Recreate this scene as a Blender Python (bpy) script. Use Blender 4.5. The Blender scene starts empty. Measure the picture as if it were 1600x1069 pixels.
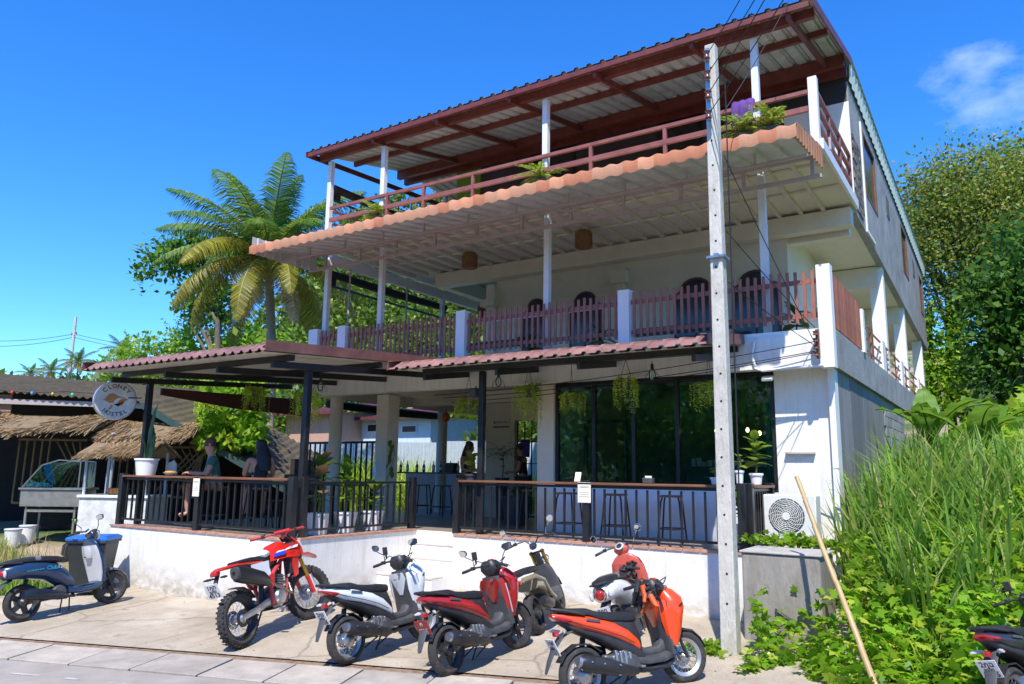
import bpy, bmesh, math, random
import numpy as np
from mathutils import Vector, Matrix, Quaternion, Euler
R_ = math.radians
rnd = random.Random(7)
NR = np.random.default_rng(11)
scene = bpy.context.scene
COL = scene.collection

# ---------------------------------------------------------------- camera
F, W, H = 1195.7, 1600.0, 1069.0
YAW, PITCH, ROLL = R_(-33.0036), R_(9.698), R_(.758)
_cy, _sy, _cp, _sp = math.cos(YAW), math.sin(YAW), math.cos(PITCH), math.sin(PITCH)
_fw = Vector((_sy*_cp, _cy*_cp, _sp)); _rt = Vector((_cy, -_sy, 0)); _up = _rt.cross(_fw)
_c, _s = math.cos(ROLL), math.sin(ROLL)
CR, CU, CF = _c*_rt + _s*_up, -_s*_rt + _c*_up, _fw
CAM = Vector((0, 0, 1.9))
cam_d = bpy.data.cameras.new('camera'); cam = bpy.data.objects.new('camera', cam_d); COL.objects.link(cam)
cam_d.sensor_width = 36; cam_d.sensor_fit = 'HORIZONTAL'; cam_d.lens = F/W*36
cam_d.clip_start = .05; cam_d.clip_end = 3000
cam.matrix_world = Matrix((( CR.x, CU.x, -CF.x, CAM.x), (CR.y, CU.y, -CF.y, CAM.y), (CR.z, CU.z, -CF.z, CAM.z), (0, 0, 0, 1)))
scene.camera = cam

# ---------------------------------------------------------------- sky, sun, exposure
SUN_TO = Vector((.27, -.62, 1.0)).normalized()
wd = bpy.data.worlds.new('World'); scene.world = wd; wd.use_nodes = True
nt = wd.node_tree; nt.nodes.clear()
def _n(t, **k):
    n = nt.nodes.new(t)
    for a, b in k.items(): setattr(n, a, b)
    return n
sky = _n('ShaderNodeTexSky', sky_type='NISHITA', sun_disc=False)
sky.sun_elevation = math.asin(SUN_TO.z); sky.sun_rotation = math.atan2(SUN_TO.x, SUN_TO.y)
sky.altitude = 0; sky.air_density = 1.0; sky.dust_density = .0; sky.ozone_density = 3.5
hsv = _n('ShaderNodeHueSaturation'); hsv.inputs['Hue'].default_value = .502; hsv.inputs['Saturation'].default_value = 1.30; hsv.inputs['Value'].default_value = 1.0
tint = _n('ShaderNodeMix', data_type='RGBA', blend_type='MULTIPLY'); tint.inputs['Factor'].default_value = 1; tint.inputs['B'].default_value = (.50, .73, .97, 1)   # deep tropical blue all over the dome
bg = _n('ShaderNodeBackground'); bg.inputs['Strength'].default_value = .15
wo = _n('ShaderNodeOutputWorld')
# a few thin wisps of cloud low over the hill to the right, the rest of the dome clear
tc = _n('ShaderNodeTexCoord'); mp = _n('ShaderNodeMapping'); mp.inputs['Scale'].default_value = (1.0, 1.0, 1.7); mp.inputs['Location'].default_value = (.35, .1, .55)
no = _n('ShaderNodeTexNoise'); no.inputs['Scale'].default_value = 5.5; no.inputs['Detail'].default_value = 9; no.inputs['Roughness'].default_value = .58
cr = _n('ShaderNodeValToRGB'); cr.color_ramp.elements[0].position = .55; cr.color_ramp.elements[1].position = .86
dt = _n('ShaderNodeVectorMath', operation='DOT_PRODUCT'); dt.inputs[1].default_value = (CR*((1420-800)/F) + CU*((534.5-120)/F) + CF).normalized()
mr = _n('ShaderNodeMapRange', interpolation_type='SMOOTHSTEP'); mr.inputs['From Min'].default_value = .955; mr.inputs['From Max'].default_value = 1.0
sc_ = _n('ShaderNodeMath', operation='MULTIPLY'); mx = _n('ShaderNodeMix', data_type='RGBA'); mx.inputs['B'].default_value = (2.6, 3.3, 4.3, 1)
L = nt.links.new
L(sky.outputs[0], hsv.inputs['Color']); L(tc.outputs['Generated'], mp.inputs[0]); L(mp.outputs[0], no.inputs['Vector']); L(tc.outputs['Generated'], dt.inputs[0]); L(dt.outputs['Value'], mr.inputs[0])
L(no.outputs[0], cr.inputs[0]); L(cr.outputs[0], sc_.inputs[0]); L(mr.outputs[0], sc_.inputs[1]); L(sc_.outputs[0], mx.inputs['Factor']); L(hsv.outputs[0], tint.inputs['A']); L(tint.outputs['Result'], mx.inputs['A'])
L(mx.outputs['Result'], bg.inputs[0]); L(bg.outputs[0], wo.inputs[0])
sun_d = bpy.data.lights.new('sun', 'SUN'); sun_d.energy = 3.3; sun_d.angle = R_(.5); sun_d.color = (1, .95, .86)
sun = bpy.data.objects.new('sun', sun_d); COL.objects.link(sun); sun.location = (5, -12, 20)
sun.rotation_euler = (-SUN_TO).to_track_quat('-Z', 'Y').to_euler()
scene.view_settings.view_transform = 'Standard'; scene.view_settings.look = 'None'
scene.view_settings.exposure = 1.05; scene.view_settings.gamma = 1.0; scene.view_settings.use_curve_mapping = False

# ---------------------------------------------------------------- pixel -> point on a world plane
def ray(x, y): return CR*((x-800)/F) + CU*((534.5-y)/F) + CF
def aty(x, y, Y): d = ray(x, y); return CAM + d*(Y/d.y)
def atx(x, y, X): d = ray(x, y); return CAM + d*(X/d.x)
def atz(x, y, Z): d = ray(x, y); return CAM + d*((Z-CAM.z)/d.z)
def sm(a, b, t):
    t = np.clip((np.asarray(t, float)-a)/(b-a), 0, 1); return t*t*(3-2*t)
S_ = .06
RU, RN = (.963, .27), (-.27, .963)          # road direction and its normal
def roadv(x, y): return RN[0]*x + RN[1]*y
def gz(x, y):
    """height of the bare ground"""
    x = np.asarray(x, float); y = np.asarray(y, float)
    v = roadv(x, y); ye = np.where(v < 7.3, y - RN[1]*(v-7.3), y)
    z = S_*(np.clip(ye, 2.0, 10.52)-10.52)
    bank = sm(8.6, 12.0, v + .3*np.clip(x, -3, 6)) * sm(-2.7, -1.2, x)
    z = z + bank*1.35 + sm(12, 34, y)*sm(-3, 2, x)*4.2
    z = z + 16*sm(-16, -70, y)
    z = z + .5*sm(-14.6, -18.5, x)*sm(5, 8, y) + sm(30, 120, y)*(19 + 27*sm(-.98, -.74, np.arctan2(x, np.maximum(y, 1)))*sm(-.28, -.60, np.arctan2(x, np.maximum(y, 1)))) + sm(120, 600, y)*40
    return z
def gpt(x, y): return Vector((x, y, float(gz(x, y))))
def ground_px(x, y):
    d = ray(x, y); t = (-S_*10.52-CAM.z)/(d.z-S_*d.y); return CAM + d*t

# ---------------------------------------------------------------- materials
MATS = {}
def mat(name, rgb, rough=.6, metal=0.0, var=.12, scale=6.0, bump=0.0, bscale=None, rgb2=None, spec=.5, emit=0, alpha=1, trans=0, stretch=None, coat=0, dirt=0, dirt_rgb=(.12, .1, .08)):
    if name in MATS: return MATS[name]
    m = bpy.data.materials.new(name); m.use_nodes = True; t = m.node_tree; N = t.nodes; K = t.links.new
    b = N['Principled BSDF']; b.inputs['Roughness'].default_value = rough; b.inputs['Metallic'].default_value = metal
    b.inputs['Specular IOR Level'].default_value = spec
    if coat: b.inputs['Coat Weight'].default_value = coat; b.inputs['Coat Roughness'].default_value = .06
    co = N.new('ShaderNodeTexCoord'); mpn = N.new('ShaderNodeMapping'); K(co.outputs['Object'], mpn.inputs[0])
    if stretch: mpn.inputs['Scale'].default_value = stretch
    n1 = N.new('ShaderNodeTexNoise'); n1.inputs['Scale'].default_value = scale; n1.inputs['Detail'].default_value = 6; n1.inputs['Roughness'].default_value = .65
    K(mpn.outputs[0], n1.inputs['Vector'])
    c2 = rgb2 if rgb2 else tuple(max(0, c*(1-2.2*var)) for c in rgb)
    c1 = rgb if rgb2 else tuple(min(1, c*(1+var)) for c in rgb)
    rp = N.new('ShaderNodeValToRGB'); rp.color_ramp.elements[0].position = .32; rp.color_ramp.elements[1].position = .68
    rp.color_ramp.elements[0].color = (*c2, 1); rp.color_ramp.elements[1].color = (*c1, 1)
    K(n1.outputs[0], rp.inputs[0]); out = rp.outputs[0]
    if dirt:
        n2 = N.new('ShaderNodeTexNoise'); n2.inputs['Scale'].default_value = scale*.35; n2.inputs['Detail'].default_value = 10; n2.inputs['Roughness'].default_value = .75
        K(mpn.outputs[0], n2.inputs['Vector'])
        r2 = N.new('ShaderNodeValToRGB'); r2.color_ramp.elements[0].position = .5; r2.color_ramp.elements[1].position = .72
        K(n2.outputs[0], r2.inputs[0]); ml = N.new('ShaderNodeMath'); ml.operation = 'MULTIPLY'; ml.inputs[1].default_value = dirt; K(r2.outputs[0], ml.inputs[0])
        mxn = N.new('ShaderNodeMix'); mxn.data_type = 'RGBA'; mxn.inputs['B'].default_value = (*dirt_rgb, 1)
        K(ml.outputs[0], mxn.inputs['Factor']); K(out, mxn.inputs['A']); out = mxn.outputs['Result']
    K(out, b.inputs['Base Color'])
    if bump:
        bn = N.new('ShaderNodeTexNoise'); bn.inputs['Scale'].default_value = bscale or scale*6; bn.inputs['Detail'].default_value = 5
        K(mpn.outputs[0], bn.inputs['Vector'])
        bp = N.new('ShaderNodeBump'); bp.inputs['Strength'].default_value = bump; bp.inputs['Distance'].default_value = .02
        K(bn.outputs[0], bp.inputs['Height']); K(bp.outputs[0], b.inputs['Normal'])
    if emit:
        b.inputs['Emission Color'].default_value = (*rgb, 1); b.inputs['Emission Strength'].default_value = emit
    if trans: b.inputs['Transmission Weight'].default_value = trans
    if alpha < 1: b.inputs['Alpha'].default_value = alpha
    MATS[name] = m; return m

def leafmat(name, a, b, c=None, rough=.45, trl=.35, sheen=.3):
    """foliage: colour varies leaf by leaf, light passes through"""
    if name in MATS: return MATS[name]
    m = bpy.data.materials.new(name); m.use_nodes = True; t = m.node_tree; N = t.nodes; K = t.links.new
    p = N['Principled BSDF']; o = N['Material Output']
    g = N.new('ShaderNodeNewGeometry'); rp = N.new('ShaderNodeValToRGB')
    rp.color_ramp.elements[0].color = (*a, 1); rp.color_ramp.elements[1].color = (*b, 1); rp.color_ramp.elements[0].position = .1; rp.color_ramp.elements[1].position = .8
    if c: e = rp.color_ramp.elements.new(.97); e.color = (*c, 1)
    K(g.outputs['Random Per Island'], rp.inputs[0])
    co = N.new('ShaderNodeTexCoord'); n1 = N.new('ShaderNodeTexNoise'); n1.inputs['Scale'].default_value = 1.1; n1.inputs['Detail'].default_value = 3
    K(co.outputs['Object'], n1.inputs['Vector'])
    mr = N.new('ShaderNodeMapRange'); mr.inputs['From Min'].default_value = .3; mr.inputs['From Max'].default_value = .7; mr.inputs['To Min'].default_value = .7; mr.inputs['To Max'].default_value = 1.25
    K(n1.outputs[0], mr.inputs[0]); h = N.new('ShaderNodeHueSaturation'); K(mr.outputs[0], h.inputs['Value']); K(rp.outputs[0], h.inputs['Color'])
    K(h.outputs[0], p.inputs['Base Color']); p.inputs['Roughness'].default_value = rough; p.inputs['Specular IOR Level'].default_value = sheen
    tr = N.new('ShaderNodeBsdfTranslucent'); h2 = N.new('ShaderNodeHueSaturation'); h2.inputs['Value'].default_value = 1.7; h2.inputs['Hue'].default_value = .485
    K(h.outputs[0], h2.inputs['Color']); K(h2.outputs[0], tr.inputs[0])
    ms = N.new('ShaderNodeMixShader'); ms.inputs[0].default_value = trl
    K(p.outputs[0], ms.inputs[1]); K(tr.outputs[0], ms.inputs[2]); K(ms.outputs[0], o.inputs[0])
    MATS[name] = m; return m

def glassmat(name, tint=(.5, .7, .68), k=.5, rough=.02):
    """thin pane: part clear with a tint, part mirror"""
    if name in MATS: return MATS[name]
    m = bpy.data.materials.new(name); m.use_nodes = True; t = m.node_tree; N = t.nodes; K = t.links.new
    N.remove(N['Principled BSDF']); o = N['Material Output']
    tr = N.new('ShaderNodeBsdfTransparent'); tr.inputs[0].default_value = (*tint, 1)
    gl = N.new('ShaderNodeBsdfGlossy'); gl.inputs['Roughness'].default_value = rough; gl.inputs[0].default_value = (.68, .95, .92, 1)
    fr = N.new('ShaderNodeFresnel'); fr.inputs[0].default_value = 1.5
    ad = N.new('ShaderNodeMath'); ad.operation = 'ADD'; ad.inputs[1].default_value = k; ad.use_clamp = True
    ms = N.new('ShaderNodeMixShader'); K(fr.outputs[0], ad.inputs[0]); K(ad.outputs[0], ms.inputs[0]); K(tr.outputs[0], ms.inputs[1]); K(gl.outputs[0], ms.inputs[2]); K(ms.outputs[0], o.inputs[0])
    MATS[name] = m; return m

# ---------------------------------------------------------------- mesh builder
class MB:
    def __init__(s): s.v = []; s.f = []
    def add(s, vs, fs):
        o = len(s.v); s.v += [Vector(p) for p in vs]; s.f += [tuple(i+o for i in q) for q in fs]; return s
    def box(s, x0, x1, y0, y1, z0, z1):
        return s.add([(x0,y0,z0),(x1,y0,z0),(x1,y1,z0),(x0,y1,z0),(x0,y0,z1),(x1,y0,z1),(x1,y1,z1),(x0,y1,z1)],
                     [(0,3,2,1),(4,5,6,7),(0,1,5,4),(1,2,6,5),(2,3,7,6),(3,0,4,7)])
    def cbox(s, c, d, M=None):
        o = len(s.v); x, y, z = d[0]/2, d[1]/2, d[2]/2; s.box(-x, x, -y, y, -z, z)
        for i in range(o, len(s.v)):
            p = s.v[i]; s.v[i] = (M @ p if M else p) + Vector(c)
        return s
    def bar(s, a, b, w, h=None, up=(0,0,1)):
        """square bar from a to b"""
        a, b = Vector(a), Vector(b); h = h or w; d = (b-a).normalized(); u = Vector(up)
        if abs(d.dot(u)) > .98: u = Vector((0, 1, 0))
        r = d.cross(u).normalized(); u = r.cross(d)
        q = [a+r*w/2*i+u*h/2*j for i, j in ((-1,-1),(1,-1),(1,1),(-1,1))]; q += [p+(b-a) for p in q]
        return s.add(q, [(0,3,2,1)[::-1],(4,5,6,7)[::-1],(0,4,5,1),(1,5,6,2),(2,6,7,3),(3,7,4,0)])
    def loft(s, rings, cap=True, close=False):
        n = len(rings[0]); o = len(s.v)
        for r in rings: s.v += [Vector(p) for p in r]
        m = len(rings)
        for i in range(m if close else m-1):
            a = o+i*n; b = o+((i+1) % m)*n
            for j in range(n): s.f.append((a+j, a+(j+1) % n, b+(j+1) % n, b+j))
        if cap and not close:
            s.f.append(tuple(o+j for j in range(n))[::-1]); s.f.append(tuple(o+(m-1)*n+j for j in range(n)))
        return s
    def tube(s, pts, r, n=8, cap=True):
        pts = [Vector(p) for p in pts]; m = len(pts)
        rr = r if isinstance(r, (list, tuple)) else [r]*m
        d0 = (pts[1]-pts[0]).normalized(); u = Vector((0,0,1)) if abs(d0.z) < .9 else Vector((1,0,0))
        u = (u - d0*u.dot(d0)).normalized(); rings = []
        for i, p in enumerate(pts):
            d = ((pts[min(i+1, m-1)]-pts[max(i-1, 0)]) or d0).normalized()
            u = (u - d*u.dot(d)).normalized(); w = d.cross(u)
            rings.append([p + (u*math.cos(2*math.pi*k/n) + w*math.sin(2*math.pi*k/n))*rr[i] for k in range(n)])
        return s.loft(rings, cap)
    def lathe(s, prof, n=16, axis='z', c=(0,0,0)):
        rings = []
        for r, z in prof:
            ring = []
            for k in range(n):
                a = 2*math.pi*k/n; x, y = r*math.cos(a), r*math.sin(a)
                p = {'z': (x, y, z), 'y': (x, z, -y), 'x': (z, x, y)}[axis]
                ring.append(Vector(p)+Vector(c))
            rings.append(ring)
        return s.loft(rings)
    def ringlathe(s, prof, n=32):
        """closed profile (r, y) turned about the y axis: a hollow ring"""
        rings = []
        for k in range(n):
            a = 2*math.pi*k/n; rings.append([Vector((r*math.cos(a), y, r*math.sin(a))) for r, y in prof])
        return s.loft(rings, close=True)
    def prism(s, poly, d0, d1, axis='y'):
        mk = {'y': lambda a, b, d: (a, d, b), 'x': lambda a, b, d: (d, a, b), 'z': lambda a, b, d: (a, b, d)}[axis]
        return s.loft([[mk(a, b, d0) for a, b in poly], [mk(a, b, d1) for a, b in poly]])
    def ell(s, c, r, n=12, m=8):
        c = Vector(c); rings = []
        for i in range(m+1):
            t = math.pi*i/m; q = max(math.sin(t), .02)
            rings.append([c+Vector((r[0]*q*math.cos(2*math.pi*k/n), r[1]*q*math.sin(2*math.pi*k/n), -r[2]*math.cos(t))) for k in range(n)])
        return s.loft(rings)
    def quad(s, a, b, c, d): return s.add([a, b, c, d], [(0,1,2,3)])
    def xf(s, M):
        s.v = [M @ p for p in s.v]; return s
    def mesh(s, name, m=None, off=None, smooth=40):
        me = bpy.data.meshes.new(name)
        o = Vector(off) if off is not None else Vector((0,0,0))
        me.from_pydata([(p-o)[:] for p in s.v], [], s.f); me.validate()
        bm = bmesh.new(); bm.from_mesh(me); bmesh.ops.recalc_face_normals(bm, faces=bm.faces); bm.to_mesh(me); bm.free()
        if smooth:
            me.polygons.foreach_set('use_smooth', [True]*len(me.polygons)); me.set_sharp_from_angle(angle=R_(smooth))
        if m: me.materials.append(m)
        return me

def wl(o):
    p = Vector((0,0,0))
    while o: p += o.location; o = o.parent
    return p
def link(name, me, parent=None, loc=None, rot=None):
    o = bpy.data.objects.new(name, me); COL.objects.link(o)
    if parent: o.parent = parent
    if loc is not None: o.location = loc
    if rot is not None: o.rotation_euler = rot
    return o
def part(name, mb, m, parent=None, smooth=40, world=False, label=None, kind=None, bevel=0):
    """ONE mesh object; world=True: the builder used scene coordinates"""
    off = wl(parent) if (world and parent) else None
    o = link(name, mb.mesh(name, m, off, smooth), parent)
    if label: o['label'] = label
    if kind: o['kind'] = kind
    if bevel:
        b = o.modifiers.new('bevel', 'BEVEL'); b.width = bevel; b.segments = 2; b.limit_method = 'ANGLE'; b.angle_limit = R_(50)
    return o
def tag(o, label, cat, group=None, kind=None):
    if label: o['label'] = label
    if cat: o['category'] = cat
    if group: o['group'] = group
    if kind: o['kind'] = kind
    return o
def thing(name, label, cat, loc=(0,0,0), rot=(0,0,0), group=None, scale=None):
    o = bpy.data.objects.new(name, None); COL.objects.link(o); o.location = loc; o.rotation_euler = rot; o.empty_display_size = .1
    if scale: o.scale = (scale,)*3
    return tag(o, label, cat, group)
def struct(name, mb, m, smooth=40):
    o = part(name, mb, m, smooth=smooth); o['kind'] = 'structure'; return o
def dup(root, loc, rot=None, label=None):
    """a copy of a thing with copies of its parts and sub-parts (mesh data shared)"""
    r = root.copy(); COL.objects.link(r); r.location = loc
    if rot is not None: r.rotation_euler = rot
    if label: r['label'] = label
    for ch in list(root.children):
        c = ch.copy(); COL.objects.link(c); c.parent = r
        for g in list(ch.children):
            d = g.copy(); COL.objects.link(d); d.parent = c
    return r
def npmesh(name, V, Q, m=None, smooth=False):
    V = np.asarray(V, np.float32).reshape(-1, 3); Q = np.asarray(Q, np.int32); k = Q.shape[1]
    me = bpy.data.meshes.new(name); me.vertices.add(len(V)); me.vertices.foreach_set('co', V.ravel())
    me.loops.add(Q.size); me.loops.foreach_set('vertex_index', Q.ravel())
    me.polygons.add(len(Q)); me.polygons.foreach_set('loop_start', np.arange(0, Q.size, k, dtype=np.int32)); me.polygons.foreach_set('loop_total', np.full(len(Q), k, np.int32))
    me.update(calc_edges=True)
    if smooth: me.polygons.foreach_set('use_smooth', [True]*len(Q))
    if m: me.materials.append(m)
    return me
def text_mesh(txt, size, m, depth=.0, align='CENTER', bold=0):
    c = bpy.data.curves.new('text', 'FONT'); c.body = txt; c.size = size; c.align_x = align; c.align_y = 'CENTER'; c.extrude = depth; c.offset = bold; c.resolution_u = 3
    o = bpy.data.objects.new('text', c)
    me = bpy.data.meshes.new_from_object(o)
    bpy.data.objects.remove(o); bpy.data.curves.remove(c)
    me.materials.clear(); me.materials.append(m); return me
def curve_pts(a, b, sag, n=10):
    a, b = Vector(a), Vector(b)
    return [a.lerp(b, i/n) - Vector((0,0,sag*4*(i/n)*(1-i/n))) for i in range(n+1)]
# ================================================================ materials of the place
WHITE = mat('white_paint', (.80, .79, .76), .55, var=.03, scale=3, bump=.05, bscale=60, dirt=.25, dirt_rgb=(.55, .52, .47))
CREAM = mat('cream_paint', (.72, .655, .53), .6, var=.04, scale=2)
STEELW = mat('white_steel', (.72, .72, .74), .4, var=.04, scale=5)
GREYSTEEL = mat('grey_steel', (.42, .36, .34), .5, var=.06, scale=4)
BLACK = mat('black_steel', (.018, .019, .022), .35, var=.2, scale=5)
MAROON = mat('maroon_steel', (.16, .035, .025), .45, var=.16, scale=4, dirt=.35, dirt_rgb=(.24, .11, .08))
RAILRED = mat('rail_red_paint', (.26, .085, .065), .5, var=.14, scale=5, dirt=.4, dirt_rgb=(.34, .19, .15))
PICKET = mat('picket_red_brown', (.33, .115, .08), .5, var=.12, scale=7)
GALV = mat('galvanised_sheet', (.58, .59, .56), .5, metal=.15, var=.1, scale=3, bump=.03)
CONC = mat('weathered_concrete', (.37, .36, .35), .8, rgb2=(.22, .215, .215), scale=1.6, bump=.35, bscale=18, dirt=.55, dirt_rgb=(.10, .095, .09))
POLEC = mat('pole_concrete', (.60, .57, .50), .85, rgb2=(.46, .44, .385), scale=9, bump=.5, bscale=40, dirt=.75, dirt_rgb=(.20, .175, .14), stretch=(1, 1, .35))
WOODB = mat('handrail_wood', (.20, .085, .04), .5, var=.2, scale=4, stretch=(.4, 6, 6))
ORANGE = mat('terracotta_tile', (.46, .225, .125), .78, rgb2=(.34, .16, .088), scale=3.5, bump=.2, bscale=30, dirt=.3, dirt_rgb=(.25, .12, .08))
GLASSD = mat('dark_tint', (.02, .03, .03), .2)
PANE = glassmat('window_glass', (.62, .84, .80), .015)
FLOORT = mat('floor_tile', (.34, .17, .10), .5, var=.15, scale=5, bump=.1)
EDGET = mat('edge_tile_clay', (.50, .27, .19), .6, var=.15, scale=6, bump=.2)
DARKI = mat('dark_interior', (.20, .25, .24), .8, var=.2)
RUST = mat('rusty_grate', (.16, .085, .045), .9, rgb2=(.30, .22, .15), scale=14, bump=.6, bscale=60)
TEALG = mat('teal_curtain', (.05, .25, .25), .6)

def stained_white():
    # white wall paint: splash dirt near the ground, rain streaks, mildew freckles
    m = mat('stained_white_paint', (.80, .785, .75), .6, var=.03, scale=2, bump=.12, bscale=40)
    t = m.node_tree; N = t.nodes; K = t.links.new; b = N['Principled BSDF']; src = b.inputs['Base Color'].links[0].from_socket
    co = N.new('ShaderNodeTexCoord'); ge = N.new('ShaderNodeNewGeometry'); sx = N.new('ShaderNodeSeparateXYZ'); K(ge.outputs['Position'], sx.inputs[0])
    def nz(scale, st, d=8):
        mp_ = N.new('ShaderNodeMapping'); mp_.inputs['Scale'].default_value = st; K(ge.outputs['Position'], mp_.inputs[0]); n = N.new('ShaderNodeTexNoise'); n.inputs['Scale'].default_value = scale; n.inputs['Detail'].default_value = d; n.inputs['Roughness'].default_value = .7; K(mp_.outputs[0], n.inputs['Vector']); return n
    def rng(s, a, b_, c, d):
        r = N.new('ShaderNodeMapRange'); r.inputs['From Min'].default_value = a; r.inputs['From Max'].default_value = b_; r.inputs['To Min'].default_value = c; r.inputs['To Max'].default_value = d; K(s, r.inputs[0]); return r
    def mul(p, q, op='MULTIPLY'):
        x = N.new('ShaderNodeMath'); x.operation = op; K(p, x.inputs[0]); K(q, x.inputs[1]); return x
    low = rng(sx.outputs['Z'], -.15, .42, 1, 0); sp = mul(low.outputs[0], rng(nz(5, (1, 1, 1.6)).outputs[0], .35, .62, .15, 1).outputs[0])
    st = rng(nz(3.2, (2.6, 2.6, .16)).outputs[0], .50, .74, 0, .42); fr = rng(nz(22, (1, 1, 1), 3).outputs[0], .62, .72, 0, .5)
    f = mul(mul(sp.outputs[0], st.outputs[0], 'MAXIMUM').outputs[0], fr.outputs[0], 'MAXIMUM')
    mx = N.new('ShaderNodeMix'); mx.data_type = 'RGBA'; mx.inputs['B'].default_value = (.34, .29, .22, 1); K(f.outputs[0], mx.inputs['Factor']); K(src, mx.inputs['A']); K(mx.outputs['Result'], b.inputs['Base Color'])
    return m
WALLW = stained_white()
# ================================================================ ground
def axis(a, b, n, far):
    core = np.linspace(a, b, n); g = np.geomspace(1, far, 26)
    return np.concatenate([a-g[::-1], core, b+g])
gx, gy = axis(-42, 16, 150, 1100), axis(-8, 46, 140, 1100)
XX, YY = np.meshgrid(gx, gy)
vv = roadv(XX, YY)
ZZ = gz(XX, YY) - .035
apr = (vv < 8.3) | ((YY < 12) & (XX < -2.0) & (XX > -14.0))
ZZ = np.where(apr & (np.abs(XX) < 40), ZZ - .03, ZZ + .02*np.sin(XX*2.1)*np.sin(YY*1.7))
n0, n1 = XX.shape; I = np.arange(n0*n1).reshape(n0, n1)
Q = np.stack([I[:-1, :-1], I[:-1, 1:], I[1:, 1:], I[1:, :-1]], -1).reshape(-1, 4)
g_me = npmesh('ground', np.stack([XX, YY, ZZ], -1), Q, None, True)
def ground_mat():
    m = bpy.data.materials.new('ground_soil_grass'); m.use_nodes = True; t = m.node_tree; N = t.nodes; K = t.links.new; b = N['Principled BSDF']; b.inputs['Roughness'].default_value = .95
    co = N.new('ShaderNodeTexCoord')
    def noise(s, d=8, r=.65):
        n = N.new('ShaderNodeTexNoise'); n.inputs['Scale'].default_value = s; n.inputs['Detail'].default_value = d; n.inputs['Roughness'].default_value = r; K(co.outputs['Object'], n.inputs['Vector']); return n
    a = noise(1.6); r1 = N.new('ShaderNodeValToRGB'); r1.color_ramp.elements[0].color = (.22, .16, .10, 1); r1.color_ramp.elements[1].color = (.42, .33, .23, 1); r1.color_ramp.elements[0].position = .3; r1.color_ramp.elements[1].position = .7; K(a.outputs[0], r1.inputs[0])
    c = noise(4); r2 = N.new('ShaderNodeValToRGB'); r2.color_ramp.elements[0].color = (.035, .07, .012, 1); r2.color_ramp.elements[1].color = (.10, .16, .03, 1); K(c.outputs[0], r2.inputs[0])
    d = noise(.22, 6, .6); r3 = N.new('ShaderNodeValToRGB'); r3.color_ramp.elements[0].position = .42; r3.color_ramp.elements[1].position = .55; K(d.outputs[0], r3.inputs[0])
    sx = N.new('ShaderNodeSeparateXYZ'); K(co.outputs['Object'], sx.inputs[0]); gm = N.new('ShaderNodeMapRange'); gm.inputs['From Min'].default_value = -3.2; gm.inputs['From Max'].default_value = -2.0; K(sx.outputs['X'], gm.inputs[0]); gmx = N.new('ShaderNodeMath'); gmx.operation = 'MAXIMUM'; K(gm.outputs[0], gmx.inputs[0]); K(r3.outputs[0], gmx.inputs[1])
    mx = N.new('ShaderNodeMix'); mx.data_type = 'RGBA'; K(gmx.outputs[0], mx.inputs['Factor']); K(r1.outputs[0], mx.inputs['A']); K(r2.outputs[0], mx.inputs['B']); K(mx.outputs['Result'], b.inputs['Base Color'])
    bp = N.new('ShaderNodeBump'); bp.inputs['Strength'].default_value = .6; bp.inputs['Distance'].default_value = .05; e = noise(20, 6); K(e.outputs[0], bp.inputs['Height']); K(bp.outputs[0], b.inputs['Normal'])
    return m
g_me.materials.append(ground_mat())
ground = link('ground', g_me); ground['kind'] = 'structure'

def sheet(name, us, vs, dz, m, pos=lambda u, v: (RU[0]*u + RN[0]*v, RU[1]*u + RN[1]*v)):
    U, V = np.meshgrid(us, vs); X, Y = pos(U, V); Z = gz(X, Y) + dz
    a, b = X.shape; J = np.arange(a*b).reshape(a, b)
    q = np.stack([J[:-1, :-1], J[:-1, 1:], J[1:, 1:], J[1:, :-1]], -1).reshape(-1, 4)
    o = link(name, npmesh(name, np.stack([X, Y, Z], -1), q, m, True)); o['kind'] = 'structure'; return o
ASPH = mat('pale_asphalt', (.36, .32, .275), .85, rgb2=(.27, .24, .205), scale=2.2, bump=.35, bscale=90, dirt=.3, dirt_rgb=(.40, .34, .28))
sheet('road', np.concatenate([np.linspace(-120, -22, 12), np.linspace(-20, 14, 70), np.linspace(16, 90, 12)]), np.linspace(-1.2, 7.3, 24), .004, ASPH)
# worn white edge line, in broken dashes
LINEM = mat('worn_white_line', (.62, .58, .52), .85, rgb2=(.33, .30, .275), scale=9, bump=.2)
u = -16.0; mbl = MB()
while u < 3:
    l = rnd.uniform(.15, .7); w = rnd.uniform(.02, .06)
    for k in range(2):
        pass
    c = [(u, 6.82), (u+l, 6.82+rnd.uniform(-.02, .02)), (u+l, 6.82+w), (u, 6.82+w*rnd.uniform(.5, 1.2))]
    p = [(RU[0]*a+RN[0]*b, RU[1]*a+RN[1]*b) for a, b in c]
    mbl.quad(*[(x, y, float(gz(x, y))+.008) for x, y in p]); u += l + rnd.uniform(.05, .5)
struct('road_edge_line', mbl, LINEM)
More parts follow.
